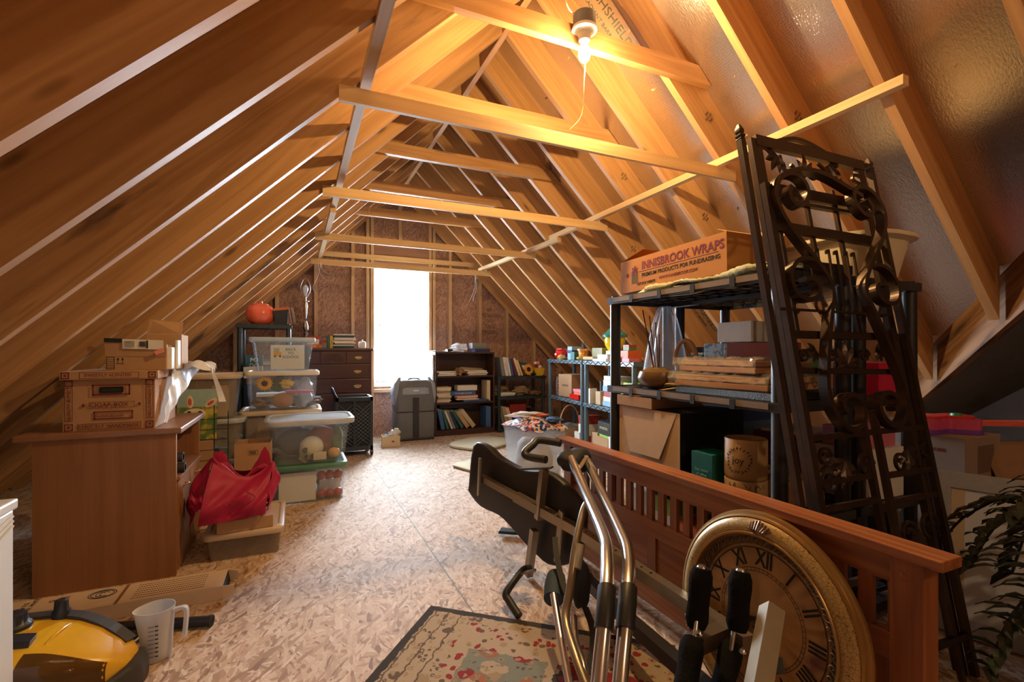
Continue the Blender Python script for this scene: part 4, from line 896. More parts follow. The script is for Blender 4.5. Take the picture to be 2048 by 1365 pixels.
# ---------------------------------------------------------------- cigar carton with lid
cg = thing('cigar_carton', 'brown lidded file carton with red cigar lettering on the desk top', 'carton', (-.752, 2.875, .684))
CG = pm('cigar_card', (.44,.25,.13), .8, var=.12, nscale=20); RD = pm('carton_red_ink', (.17,.022,.02), .8)
obj('box', loft(B(), [[(-.16,-.205,0),(.165,-.205,0),(.165,.205,0),(-.16,.205,0)],[(-.155,-.20,.23),(.165,-.20,.235),(.165,.2,.235),(-.155,.2,.23)]]), CG, cg)
lid = obj('lid', bx(-.168, .180, -.218, .218, .225, .262, bev=.003), CG, cg)
YF = -.2075
obj('hand_hole', bx(-.035, .05, YF-.001, YF+.002, .165, .192, bev=.006), INK, cg)
text('lettering', 'SWEETLY SCENTED', .019, RD, lid, onY(.0, -.2185, .244))
text('lettering', 'STRICTLY HANDMADE', .021, RD, cg, onY(.0, YF, .018)); text('lettering', 'CIGAR BOX', .026, RD, cg, onY(.0, YF, .112)); text('lettering', '50 FINE SEGARS', .015, RD, cg, onY(0, YF, .064))
text('lettering', 'QUALITY BLEND', .018, RD, cg, onY(-.138, YF, .115, 90)); text('lettering', 'HELLO MONDO', .018, RD, cg, onY(.147, YF, .115, 90)); text('lettering', 'HAVANA SEGARS', .018, RD, cg, onXp(.1675, -.12, .12, 90))
bm = B()
def rectline(bm, x0, x1, z0, z1, y, w=.0022):
    for a in ((x0,x1,z0,z0+w),(x0,x1,z1-w,z1),(x0,x0+w,z0,z1),(x1-w,x1,z0,z1)): box(bm, a[0], a[1], y-.0005, y, a[2], a[3])
for x in (-.140,.146):
    rectline(bm, x-.014, x+.014, .045, .19, YF); rectline(bm, x-.015, x+.015, .004, .034, YF, .004); prism(bm, [(0,.006),(.006,0),(0,-.006),(-.006,0)], 0, .0006, M=onY(x, YF, .019)); rectline(bm, x-.015, x+.015, .195, .222, YF, .004)
rectline(bm, -.11, .115, .006, .032, YF); rectline(bm, -.055, .085, .048, .084, YF, .005); rectline(bm, -.07, .09, .098, .126, YF, .0015); rectline(bm, -.06, .075, .155, .202, YF, .006)
for x in (-.09, .108): prism(bm, [(0,.009),(.007,0),(0,-.009),(-.007,0)], 0, .0006, M=onY(x, YF, .112))
obj('printed_frames', bm, RD, cg)
bm = B(); rectline(bm, -.10, .11, .230, .258, -.2185, .0015)
for x in (-.148,.158): rectline(bm, x-.014, x+.014, .230, .258, -.2185, .004); prism(bm, [(0,.006),(.006,0),(0,-.006),(-.006,0)], 0, .0006, M=onY(x, -.2185, .244))
obj('printed_frames', bm, RD, lid)
# white paper and crumpled plastic falling over the right side of the carton
pl_ = thing('plastic_wrap', 'white bubble wrap and paper draped over the right side of the cigar carton', 'wrap', (-.555, 2.93, .70))
WRAP = pm('white_plastic_film', (.72,.75,.80), .3, var=.08, nscale=40, bump=.5)
obj('draped_sheet', sheet(B(), lambda u, v: (-.008+.006+.085*u*v**1.3+.004*math.sin(20*v+9*u), (1-v)*(-.25+.07*u)+v*(-.03+.22*u), .0+.262*v+.004*math.sin(14*u+5*v)), 24, 20), WRAP, pl_, True)
obj('crumpled_fold', sheet(B(), lambda u, v: (-.05+.20*u, -.02+.24*v+.02*math.sin(7*u), .252+.018*math.sin(9*u+3*v)*math.sin(5*v)+.03*u-.14*max(0, u-.6)**1.2+.014*math.sin(17*v+6*u)), 30, 30), WRAP, pl_, True)
obj('hanging_strip', sheet(B(), lambda u, v: (.13+.035*u*(1-.7*v)+.03*(1-v)*0+.04*(1-v), .14+.01*math.sin(6*v), .255-.20*(1-v)), 4, 12), WRAP, pl_, True)
# parcels on top
pb = thing('parcel_box', 'brown parcel with shipping label and arrows on top of the cigar carton', 'parcel', (-.68, 2.80, .947))
obj('box', bx(-.10, .125, -.08, .08, .0, .118), CARD, pb)
obj('open_flap', loft(B(), [[(-.10,-.082,.065),(.128,-.082,.060),(.128,-.080,.060),(-.10,-.080,.065)],[(-.102,-.092,.145),(.130,-.092,.138),(.130,-.090,.138),(-.102,-.090,.145)]]), CARD, pb)
obj('tape', loft(B(), [[(-.102,-.0935,.128),(-.035,-.0935,.126),(-.035,-.0925,.126),(-.102,-.0925,.128)],[(-.102,-.0945,.146),(-.035,-.0945,.144),(-.035,-.0935,.144),(-.102,-.0935,.146)]]), INK, pb)
obj('shipping_label', loft(B(), [[(-.036,-.0915,.098),(.118,-.0915,.094),(.118,-.0905,.094),(-.036,-.0905,.098)],[(-.036,-.0955,.142),(.118,-.0955,.138),(.118,-.0945,.138),(-.036,-.0945,.142)]]), PAPER, pb)
bm = B()
for i in range(9): box(bm, .028+i*.0026, .0295+i*.0026, -.0965, -.0955, .108, .132)
for i in range(6): box(bm, -.028, .01, -.0965, -.0955, .106+i*.005, .1072+i*.005)
box(bm, .053, .060, -.0965, -.0955, .10, .136)
obj('barcode', bm, INK, pb)
bm = B(); rectline(bm, -.097, -.067, .006, .060, -.0805, .002)
for k in range(5): box(bm, -.095, -.069, -.081, -.0805, .012+k*.009, .0135+k*.009)
for x in (-.055,-.038): box(bm, x-.001, x+.001, -.081, -.0805, .034, .05); prism(bm, [(-.005,.048),(.005,.048),(0,.058)], 0, .0006, M=onY(x, -.0805, 0))
box(bm, -.062, -.032, -.081, -.0805, .029, .031); obj('printed_arrows', bm, INK, pb)
obj('pink_tag', bx(-.018, .018, -.001, .001, -.010, .010, M=T(.103,-.1,.085,0,-25,0)), pm('pink_label', (.75,.25,.25), .7), pb)
pb2 = thing('parcel_box', 'brown parcel with raised flap standing behind the arrow-printed parcel', 'parcel', (-.60, 2.965, .947))
obj('box', bx(-.07, .075, -.07, .09, 0, .17), CARD, pb2); obj('open_flap', loft(B(), [[(-.07,-.07,.17),(.075,-.07,.17),(.075,-.068,.17),(-.07,-.068,.17)],[(-.055,-.075,.245),(.078,-.05,.235),(.078,-.048,.235),(-.055,-.073,.245)]]), CARD, pb2)
fo = thing('foam_block', 'white foam packing insert leaning beside the parcels', 'foam insert', (-.548, 2.80, .948))
obj('block', bx(-.018, .012, -.055, .065, 0, .105, bev=.004), pm('white_foam', (.8,.84,.88), .6, bump=.3, nscale=60), fo); obj('slab', bx(.013, .024, .01, .07, 0, .14, bev=.003), pm('white_foam', (.8,.84,.88), .6), fo)
# ================================================================ generic makers for small things
def col(name, r, g, b, rough=.6, **k): return pm(name, srgb(r, g, b), rough, **k)
def ibox(name, label, cat, c, s, mat, rz=0, group=None, band=None, bandmat=None, txt=None, tm=None, ts=.03, face='Y', rx=0, ry=0, bev=.0015, lid=None):
    """box standing on c (centre of its base), size s"""
    t = thing(name, label, cat, c, group=group, rot=(R(rx), R(ry), R(rz))); w, d, h = s
    obj('carton' if name.endswith('box') or 'carton' in name else 'body', bx(-w/2, w/2, -d/2, d/2, 0, h, bev=bev), mat, t)
    if lid: obj('lid', bx(-w/2-.003, w/2+.003, -d/2-.003, d/2+.003, h*.72, h+.003, bev=bev), lid, t)
    if band:
        f0, f1 = band; e = .0008
        obj('printed_band', bx(-w/2-e, w/2+e, -d/2-e, d/2+e, h*f0, h*f1), bandmat, t)
    if txt:
        M = onY(0, -d/2-.002, h*.5) if face == 'Y' else onX(-w/2-.002, 0, h*.5) if face == 'X' else onZ(0, 0, h+.001)
        text('lettering', txt, ts, tm or INK, t, M)
    return t
def book(label, c, s, cover, rot=(0,0,0), cat='book', group=None, name='book', txt=None, tm=None, ts=.014):
    """upright book: spine towards -Y; s = (thickness x, depth y, height z)"""
    t = thing(name, label, cat, c, group=group, rot=tuple(R(v) for v in rot)); w, d, h = s
    bm = B(); box(bm, 0, .002, 0, d, 0, h); box(bm, w-.002, w, 0, d, 0, h); box(bm, .002, w-.002, 0, .003, 0, h)
    obj('cover', bm, cover, t); obj('pages', bx(.002, w-.002, .003, d-.004, .003, h-.003), PAPER, t)
    if txt: text('spine_lettering', txt, ts, tm or INK, t, onY(w/2, -.0006, h/2, -90), ext=.0002)
    return t
def papers(label, c, s, n=7, name='paper_stack', cat='papers', mats=None, seed=0, rz=0):
    """a stack of loose sheets and folders, each a slightly turned leaf"""
    random.seed(seed); t = thing(name, label, cat, c, R(rz)); w, d, h = s
    for i in range(n):
        z0, z1 = h*i/n, h*(i+1)/n-.0008; a = random.uniform(-5, 5); dx, dy = random.uniform(-.01,.01), random.uniform(-.012,.008)
        k = random.uniform(.86, 1)
        o = obj('folder', bx(-w/2*k, w/2*k, -d/2*k, d/2*k, z0, z1, M=T(dx, dy, 0, 0, 0, a)), (mats or [PAPER])[i % len(mats or [PAPER])], t)
    return t
CLR = clear('clear_bin_plastic', (.88,.91,.94), .075, .15); CLRT = clear('tan_bin_plastic', (.80,.74,.66), .16, .3)
def bin_(label, c, w, d, h, lidm, body=None, rz=0, taper=.90, lh=.022, round_=.03, group=None, over=.02, lid_th=None):
    """storage bin: tapered thin-walled tub, rolled rim and lid; c = centre of its base"""
    t = thing('storage_bin', label, 'storage bin', c, R(rz), group); body = body or CLR
    def rr(s_, z, ins=0): return [(x, y, z) for x, y in rrect(w*s_-2*ins, d*s_-2*ins, round_-ins*.5, 4)]
    hb = h-lh
    secs = [rr(taper, 0), rr(taper+(1-taper)*.5, hb*.5), rr(.99, hb*.9), rr(1.0, hb*.905), rr(1.0, hb), rr(.985, hb, .002), rr(.975, hb*.9, .002), rr(taper, .004, .003)]
    obj('tub', loft(B(), secs, True, True), body, t, True)
    ow, od = w+2*over, d+2*over
    def r2(a, b, z): return [(x, y, z) for x, y in rrect(a, b, round_+over, 4)]
    obj('lid', loft(B(), [r2(ow-.006, od-.006, hb-.012), r2(ow, od, hb-.008), r2(ow, od, h-.006), r2(ow-.01, od-.01, h), r2(ow-.05, od-.05, h), r2(ow-.056, od-.056, h-.007)], False, True), lidm, t, True)
    return t
LIDW = clear('milky_lid', (.74,.80,.86), .55, .3); LIDT = pm('tan_lid', srgb(196,176,150), .4, var=.03); LIDG = clear('green_lid', (.10,.26,.18), .8, .3); LIDB = clear('bluish_lid', (.60,.70,.76), .6, .25)
# ---------------------------------------------------------------- left stack of bins
bin_('clear bin with a green lid and red contents on the floor, under the skull bin', (.098, 3.725, 0), .44, .36, .262, LIDG, taper=.95, over=.018)
bin_('frosted clear bin with a white lid holding the skull, on the green-lidded bin', (.095, 3.745, .263), .52, .38, .305, LIDW, taper=.86, lh=.026, over=.032, round_=.05)
bin_('empty-looking tan bin on the floor behind the tall brown carton', (-.10, 4.29, 0), .52, .38, .29, LIDT, CLRT, taper=.92)
bin_('tan tinted bin with a light lid under the sunflower bin', (-.10, 4.29, .291), .54, .40, .29, LIDT, CLRT, taper=.90, round_=.05, over=.022)
bin_('clear bin of craft supplies with a sunflower inside, middle of its stack', (-.09, 4.26, .582), .50, .34, .30, pm('cream_lid', srgb(214,205,190), .4, var=.03), taper=.93, over=.014)
bin_('clear bin with a back to school card inside, topmost of its stack', (-.09, 4.28, .883), .44, .32, .262, LIDB, taper=.84, over=.016)
# contents
SK = pm('skull_bone', srgb(214,200,165), .7, var=.08)
sk = thing('toy_skull', 'cream plastic toy skull lying inside the white-lidded bin', 'toy', (.04, 3.68, .275), rot=(R(8), R(38), 0))
def skullf():
    bm = B(); bmesh.ops.create_uvsphere(bm, u_segments=24, v_segments=16, radius=.085)
    for v in bm.verts:
        x, y, z = v.co; k = 1.0
        if z < -.02: k = .72+.2*max(0, 1+(z+.02)/.06)
        v.co = Vector((x*k*.92, y*(1 if z > -.02 else .9), z*(1.0 if z > 0 else 1.15)))
    bmesh.ops.translate(bm, vec=(0,0,.10), verts=bm.verts); return bm
obj('cranium', skullf(), SK, sk, True)
bm = B()
for sx in (-1, 1): blob(bm, (sx*.03, -.074, .085), .02, (1, .5, 1.1), 2)
blob(bm, (0, -.076, .055), .010, (1,.5,1.4), 2)
obj('eye_socket', bm, INK, sk, True)
bm = B()
for i in range(6): box(bm, -.03+i*.010, -.0215+i*.010, -.066, -.060, .008, .026)
obj('teeth', bm, pm('tooth', srgb(150,140,115), .6), sk)
DR = col('dark_cloth_red', 120,60,52, .8); GRN = col('moss_green', 75,95,55, .8, var=.3); ORG = col('toy_orange', 214,150,60, .5)
def soft(name, label, cat, c, s, mat, seed, amp=.12, group=None):
    o = obj(name, crumple((0,0,s[2]*.98), s[0], s[1], s[2], mat, '', seed, 3, amp), mat, None, True); o.location = c; return tag(o, label, cat, group)
soft('folded_cloth', 'dull red folded cloth inside the skull bin', 'cloth', (.17, 3.76, .272), (.10,.10,.11), DR, 3)
soft('green_cloth', 'mossy green cloth at the right end inside the skull bin', 'cloth', (.27, 3.78, .275), (.055,.10,.10), GRN, 4)
soft('toy_ball', 'orange toy ball inside the skull bin', 'ball', (.252, 3.655, .275), (.042,.04,.036), ORG, 5, .01)
soft('dark_cloth', 'grey-blue cloth at the back of the skull bin', 'cloth', (.02, 3.84, .275), (.14,.06,.10), col('slate_cloth', 70,80,90, .9), 6)
ibox('paper_card', 'small cream paper card standing inside the skull bin', 'card', (.155, 3.588, .28), (.085,.004,.055), CREAM, 4)
ibox('paper_sheet', 'large cream paper sheet lining the front of the green-lidded bin', 'paper', (.012, 3.568, .012), (.23,.004,.195), PAPER, 0)
REDC = col('ornament_red', 170,40,36, .4, var=.2)
for i in range(9):
    random.seed(40+i); o = obj('red_ornament', blob(B(), (0,0,.032), .032, (1,1,1), 2), REDC, None, True); o.location = (.165+.055*(i % 3), 3.60+.10*(i//3 % 2), .008+.064*(i//3)); tag(o, 'red ornament packed in the right half of the green-lidded bin', 'ornament', 'red ornaments in the green-lidded bin')
ibox('ornament_tray', 'white cardboard tray among the red ornaments', 'tray', (.22, 3.73, .01), (.14,.14,.11), PAPER, 5)
ibox('cardboard_sheet', 'brown cardboard sheet leaning inside the tan tinted bin', 'cardboard', (-.22, 4.14, .30), (.13,.01,.22), CREAM, 0, ry=8)
# sunflower bin contents
def flower(name, label, c, r, petalm, corem, n=16, rot=(90,0,0), cat='flower', rows=2):
    t = thing(name, label, cat, c, rot=tuple(R(v) for v in rot)); bm = B()
    for q in range(rows):
        for k in range(n):
            a = 2*math.pi*(k+.5*q)/n; d = Vector((math.cos(a), math.sin(a), 0)); s_ = Vector((-d.y, d.x, 0)); rr_ = r*(1-.12*q)
            loft(bm, [[d*rr_*t_+s_*w_*r+Vector((0,0,h_+q*.004)), d*rr_*t_+Vector((0,0,h_+.003+q*.004)), d*rr_*t_-s_*w_*r+Vector((0,0,h_+q*.004)), d*rr_*t_+Vector((0,0,h_-.001+q*.004))] for t_, w_, h_ in ((.35,.06,0),(.65,.10,.003),(.9,.05,.002),(1,.004,-.003))])
    obj('petals', bm, petalm, t); obj('core', blob(B(), (0,0,.002), r*.42, (1,1,.35), 2), corem, t, True); return t
PET = col('sunflower_yellow', 222,160,60, .7); COREM = col('sunflower_core', 50,32,20, .95, bump=.5, nscale=200)
flower('sunflower', 'artificial sunflower pressed against the front of the craft bin', (-.215, 4.105, .79), .062, PET, COREM)
soft('toy_bear', 'small yellow toy bear in the craft bin', 'toy', (-.06, 4.15, .75), (.05,.03,.034), col('bear_yellow', 226,180,80, .8), 11, .2)
soft('paper_bag', 'tan paper fan lying low in the craft bin', 'paper', (-.09, 4.13, .592), (.075,.03,.062), col('tan_paper', 170,120,90, .8), 12, .05)
soft('cellophane', 'crumpled cellophane in the right of the craft bin', 'wrap', (.06, 4.2, .60), (.07,.07,.11), clear('cellophane', (.85,.88,.9), .3, .1), 13, .25)
ibox('craft_papers', 'white folded papers across the middle of the craft bin', 'papers', (-.10, 4.26, .685), (.36,.20,.02), PAPER, 3)
ibox('pink_box', 'flat pink printed box in the craft bin', 'box', (.03, 4.2, .706), (.20,.15,.018), col('dusty_pink', 190,90,100, .6), 2)
soft('green_leaves', 'dark green fabric leaves in the craft bin', 'leaves', (-.12, 4.22, .73), (.06,.05,.055), col('leaf_green', 50,80,45, .8), 14, .3)
soft('dark_craft_bundle', 'dark mixed craft bundle at the bottom of the craft bin', 'bundle', (.05, 4.3, .592), (.14,.07,.04), col('mixed_brown', 96,80,70, .9, var=.5, nscale=18), 15, .3)
soft('craft_bundle', 'brown ribbon bundle at the lower left of the craft bin', 'bundle', (-.24, 4.22, .592), (.06,.09,.04), col('ribbon_brown', 120,84,60, .8, var=.5, nscale=22), 16, .3)
# school bin: card with a bus
cd = thing('school_card', 'white back to school card with a school bus inside the topmost bin', 'card', (-.055, 4.150, .895))
obj('card', bx(-.12, .12, 0, .003, 0, .19), PAPER, cd)
text('lettering', 'BACK\nTO\nSCHOOL', .030, INK, cd, onY(.022, -.0015, .125))
bm = B(); box(bm, -.10, -.045, -.001, 0, .105, .135); box(bm, -.10, -.06, -.001, 0, .135, .165); obj('bus_body', bm, col('bus_yellow', 225,165,50, .6), cd)
bm = B(); box(bm, -.096, -.082, -.0015, -.001, .142, .158); box(bm, -.078, -.064, -.0015, -.001, .142, .158); obj('bus_windows', bm, col('pale_blue', 150,190,205, .5), cd)
bm = B(); lathe(bm, [(0,0),(.008,.0005)], 12, M=T(-.09,-.0012,.102,90)); lathe(bm, [(0,0),(.008,.0005)], 12, M=T(-.055,-.0012,.102,90)); obj('bus_wheels', bm, INK, cd)
for i, (x, m) in enumerate(((-.17, CREAM), (-.145, col('folder_teal', 110,140,140, .7)))):
    ibox('file_folder', ['cream folder standing left inside the topmost bin','teal folder standing inside the topmost bin'][i], 'folder', (x, 4.27, .89), (.018,.20,.19), m)
ibox('file_folder', 'dark teal folder at the right inside the topmost bin', 'folder', (.085, 4.26, .89), (.03,.20,.19), col('folder_dark_teal', 70,92,100, .7))
# tall brown carton in front of the tan bins
tb = thing('tall_carton', 'tall brown open carton with a barcode, standing beside the skull bin', 'carton', (-.25, 3.60, 0))
bm = B()
for a in ((-.105,.105,-.10,-.097),(-.105,.105,.097,.10),(-.105,-.102,-.097,.097),(.102,.105,-.097,.097)): box(bm, a[0], a[1], a[2], a[3], 0, .44)
box(bm, -.102, .102, -.097, .097, 0, .003); obj('carton', bm, CARD, tb)
bm = B(); rectline(bm, -.028, .03, .365, .395, -.1005, .002); [box(bm, -.018+i*.004, -.016+i*.004, -.101, -.1002, .37, .39) for i in range(9)]; obj('barcode', bm, INK, tb)
# flat bin, box and red bag
bin_('flat beige underbed bin on the floor under the red tote bag', (-.232, 2.955, 0), .33, .46, .14, LIDT, CLRT, taper=.93, over=.014, lh=.02, round_=.02)
ibox('flat_carton', 'flat brown carton on the beige underbed bin', 'carton', (-.238, 2.85, .142), (.245,.27,.058), CARD, 5)
RB = pm('crimson_nylon', (.33,.006,.05), .55, var=.12, nscale=30, bump=.12, spec=.35)
rb = thing('tote_bag', 'crumpled crimson tote bag slumped on the flat carton', 'bag', (-.27, 2.82, .203))
def interp4(bl, br, tl, tr, u, v): return (Vector(bl)*(1-u)+Vector(br)*u)*(1-v)+(Vector(tl)*(1-u)+Vector(tr)*u)*v
def fold(u, v, s=0): return (1-.75*v**3)*(.008*math.sin(8*u+5*v+s)+.007*math.sin(12*v-9*u+s*2)+.003*math.sin(27*u-14*v+s))
def front(u, v):
    p = interp4((-.15,-.15,.0), (.13,-.13,.015), (-.10,-.03,.30), (.16,.03,.245), u, v); sag = math.sin(math.pi*u)*v
    p.z -= .085*sag*v**.5; p.y -= .055*math.sin(math.pi*min(1, v*1.1))*(1-.3*u)+.02*sag; p += Vector((0, -1, .3))*fold(u, v); return p
def leftp(u, v):
    p = interp4((-.15,-.15,.0), (-.17,.10,.01), (-.10,-.03,.30), (-.12,.05,.27), u, v); p.x -= .05*math.sin(math.pi*u)*math.sin(math.pi*v*.9)+.035*(1-v); p += Vector((-1,0,0))*fold(u, v, 2); return p
def backp(u, v):
    p = interp4((-.16,.10,.01), (.14,.12,.01), (-.12,.05,.27), (.16,.035,.24), u, v); p.z -= .05*math.sin(math.pi*u)*v; p.y += .03*math.sin(math.pi*v); p += Vector((0,1,0))*fold(u, v, 4); return p
def rightp(u, v):
    p = interp4((.13,-.13,.015), (.14,.12,.01), (.16,.03,.245), (.165,.035,.24), u, v); p.x += .035*math.sin(math.pi*u)*math.sin(math.pi*v); p += Vector((1,0,0))*fold(u, v, 6); return p
def inner(u, v):
    p = interp4((-.11,-.04,.27), (.15,.02,.21), (-.11,.05,.25), (.15,.04,.21), u, v); p.z -= .045*math.sin(math.pi*u)*(1.6-u)-.035*math.sin(math.pi*v)*math.sin(3*math.pi*u); p += Vector((0,0,1))*fold(u, v*2, 1)*1.6; return p
for nm, fn in (('front_panel', front), ('side_panel', leftp), ('back_panel', backp), ('side_panel', rightp), ('crumpled_lining', inner)): obj(nm, sheet(B(), fn, 36, 30), RB, rb, True)
obj('cuff', sheet(B(), lambda u, v: Vector((-.19+.075*u, -.125-.03*u+.008*math.sin(9*v), .085+.075*v-.02*u+.01*math.sin(12*u))), 10, 8), RB, rb, True)
obj('drawstring', tube(B(), smoothpath([(-.02,-.185,.10),(.02,-.2,.085),(.06,-.19,.095),(.09,-.18,.12),(.05,-.175,.15)], 4), .0018, 5), pm('dark_crimson', srgb(90,10,25), .6), rb)
# clear bins behind the desk
bin_('clear bin with bunny pictures behind the desk, top of its stack', (-.56, 4.07, .565), .36, .36, .31, LIDT, CLRT, taper=.86, round_=.05)
bin_('clear bin of small parts behind the desk, middle of its stack', (-.53, 4.05, .283), .36, .36, .28, LIDW, CLRT, taper=.88, round_=.05)
bin_('clear bin on the floor behind the desk, bottom of its stack', (-.53, 4.05, 0), .36, .36, .28, LIDW, CLRT, taper=.88, round_=.05)
soft('blue_cloth', 'blue and grey cloth bundle inside the middle bin behind the desk', 'cloth', (-.50, 4.0, .30), (.13,.13,.09), col('blue_grey_cloth', 100,120,150, .8, var=.4, nscale=15), 20, .25)
ibox('white_box', 'tall white box inside the top bin behind the desk', 'box', (-.49, 4.0, .575), (.09,.14,.22), PAPER)
bk = thing('bunny_book', 'green picture book with a cartoon rabbit in front of the bins behind the desk', 'book', (-.60, 3.80, .44), 0, None, (R(-8), 0, 0))
obj('cover', bx(-.12, .11, -.004, .004, 0, .34), blotch('meadow_print', srgb(92,120,60), srgb(190,170,60), 14, .5, .6, .6, srgb(70,110,70)), bk)
obj('sky_print', bx(-.12, .11, -.005, -.004, .22, .34), col('sky_print', 150,175,170, .7), bk)
BUN = col('rabbit_cream', 215,195,165, .7)
bm = B(); lathe(bm, [(0,.004),(.06,.003),(.065,0)], 24, M=T(-.02,-.005,.17,90) @ Matrix.Diagonal((1,.62,1,1))); obj('rabbit_face', bm, BUN, bk)
for x, a in ((-.045,5),(.05,-50)):
    e = obj('rabbit_ear', lathe(B(), [(0,.003),(.018,.002),(.02,0)], 16, M=T(x+.0,-.0052,.225,90) @ T(rz=a) @ T(0,.03,0) @ Matrix.Diagonal((1,2.2,1,1))), BUN, bk)
    obj('ear_lining', lathe(B(), [(0,.0045),(.011,.0035)], 16, M=T(x,-.0052,.225,90) @ T(rz=a) @ T(0,.03,0) @ Matrix.Diagonal((1,2.2,1,1))), col('ear_orange', 190,80,60, .7), e)
for x in (-.05, .012): obj('rabbit_eye', lathe(B(), [(0,.0055),(.012,.005),(.013,.003)], 14, M=T(x,-.006,.18,90)), INK, bk)
ibox('bin_stool', 'low brown box under the picture book behind the desk', 'box', (-.61, 3.80, 0), (.20,.10,.435), CARD)
wr = thing('wire_rack', 'black wire grid rack standing beside the desk', 'rack', (-.46, 3.47, 0))
bm = B()
for z_ in [.04+.0425*k*1.5 for k in range(10)]: tube(bm, [(-.09,0,z_),(.075,0,z_)], .0022, 5)
obj('crossbars', bm, INK, wr)
for x in (-.09, 0, .075): obj('upright', tube(B(), [(x,0,0),(x,0,.66 if x else .70)], .003, 5), INK, wr)
for x in (-.09, .075): obj('foot', tube(B(), [(x,-.06,.003),(x,.08,.003)], .003, 5), INK, wr)
# ---------------------------------------------------------------- rear left shelf and its things
GREYR = pm('blue_grey_resin', (.085,.14,.18), .38, var=.12, spec=.6)
resin_shelf('resin_shelving', 'dark resin shelving unit in the far left corner, with the orange pumpkin', (-.49, 4.93, 0), 0, .46, .36, (1.285, .86, .45, .05), pm('dark_teal_resin', (.02,.032,.04), .4, var=.2), legr=.022)
pk = thing('pumpkin_pot', 'glossy orange ceramic pumpkin on top of the far left shelf', 'pumpkin', (-.30, 5.06, 1.287))
PKM = pm('glazed_orange', srgb(228,100,66), .15, var=.05, coat=.8)
obj('body', lathe(B(), [(.0,.0),(.07,.0),(.105,.03),(.122,.08),(.120,.13),(.10,.17),(.07,.182),(0,.184)], 48, wob=lambda a, z: 1+.025*abs(math.sin(4*a))), PKM, pk, True)
obj('lid', lathe(B(), [(.075,.180),(.07,.192),(.035,.200),(.02,.202),(.018,.218),(0,.222)], 32), PKM, pk, True)
rp = thing('dark_basket', 'dark slatted basket with stacked rings beside the orange pumpkin', 'basket', (-.115, 5.06, 1.287))
obj('basket', loft(B(), [[(-.055,-.08,0),(.045,-.08,0),(.045,.08,0),(-.055,.08,0)],[(-.075,-.09,.13),(.05,-.09,.145),(.05,.09,.145),(-.075,.09,.13)]]), pm('dark_wicker', (.03,.035,.035), .8, bump=.5, nscale=60), rp)
obj('rim', loft(B(), [[(-.078,-.092,.128),(.053,-.092,.143),(.053,.092,.143),(-.078,.092,.128)],[(-.065,-.085,.152),(.048,-.085,.165),(.048,.085,.165),(-.065,.085,.152)]]), col('orange_rim', 190,90,50, .6), rp)
for k in range(4): 
    t = thing('dinner_plate', f'plate on edge on the far left shelf top, {ORD[k]} from the left', 'plate', (-.052+.012*k, 5.03, 1.289+.085), rot=(0, R(80), 0), group='plates on edge on the far left shelf')
    obj('plate', lathe(B(), [(0,0),(.05,.0),(.083,.008),(.083,.010),(.05,.003),(0,.003)], 28), [WHITE, col('terracotta', 190,100,60, .5), PAPER, CREAM][k], t, True)
papers('pale papers on the second level of the far left shelf', (-.22, 5.1, .862), (.26,.22,.10), 6, seed=5, mats=[PAPER, CREAM, col('grey_card', 120,125,125, .7)])
ibox('teal_game_box', 'teal box with white letters on the far left shelf', 'box', (-.34, 4.93, .862), (.14,.06,.14), col('game_teal', 35,90,100, .5), 0, txt='PO\nDO', tm=PAPER, ts=.05)
ibox('cream_box', 'tilted cream box leaning at the left of the back to school bin', 'box', (-.34, 4.85, .80), (.15,.05,.10), CREAM, 0, ry=-3)
ibox('navy_box', 'navy blue box on the third level of the far left shelf', 'box', (-.32, 5.0, .452), (.20,.2,.28), col('navy_card', 24,30,52, .6))
# ---------------------------------------------------------------- chest of drawers
CH = wood('cherry_veneer', (.080,.026,.024), (.045,.014,.014), rough=.3, knots=False, stretch=.4, vary=0, rings=6, spec=.6)
BRS = pm('antique_brass', (.45,.36,.18), .35, metal=.9)
ch = thing('chest_of_drawers', 'dark cherry chest of drawers with brass bail pulls beside the window', 'chest of drawers', (-.03, 5.48, 0))
W_ = .80
obj('carcass', bx(0, W_, .02, .45, .08, 1.045), CH, ch); obj('top', bx(-.02, W_+.02, -.02, .46, 1.045, 1.072, bev=.006), CH, ch); obj('base', bx(-.012, W_+.012, -.005, .455, 0, .085, bev=.004), CH, ch)
def pull(par, x, z):
    p = obj('backplate', loft(B(), [[(x+a*k, -.004 if i == 0 else -.006, z+b*k) for a, b in ((-.042,0),(-.030,.012),(-.012,.010),(0,.018),(.012,.010),(.030,.012),(.042,0),(.030,-.012),(.012,-.010),(0,-.018),(-.012,-.010),(-.030,-.012))] for i, k in enumerate((1,.85))]), BRS, par)
    obj('bail', tube(B(), smoothpath([(x-.028,-.008,z+.004),(x-.026,-.014,z-.012),(x,-.016,z-.020),(x+.026,-.014,z-.012),(x+.028,-.008,z+.004)], 4), .0025, 6), BRS, p)
rows = [(.905,1.035),(.745,.893),(.585,.733),(.355,.573),(.10,.343)]
for i, (z0, z1) in enumerate(rows):
    segs = [(.02,.262),(.274,.526),(.538,.78)] if i == 0 else [(.02,.78)]
    for j, (a, b) in enumerate(segs):
        d = obj('drawer', bx(a, b, .0, .02, z0, z1, bev=.003), CH, ch); zc_ = (z0+z1)/2+.0
        if i == 0 and j == 1:
            bm = B()
            for k in range(5): tube(bm, [((a+b)/2+(.10-.018*k)*math.cos(R(q)), -.001, z0+.02+(.085-.016*k)*math.sin(R(q))) for q in range(0, 181, 12)], .0035, 5)
            obj('carved_fan', bm, CH, d, True)
        elif i == 0: pull(d, (a+b)/2, zc_)
        else: pull(d, .15, zc_); pull(d, .65, zc_)
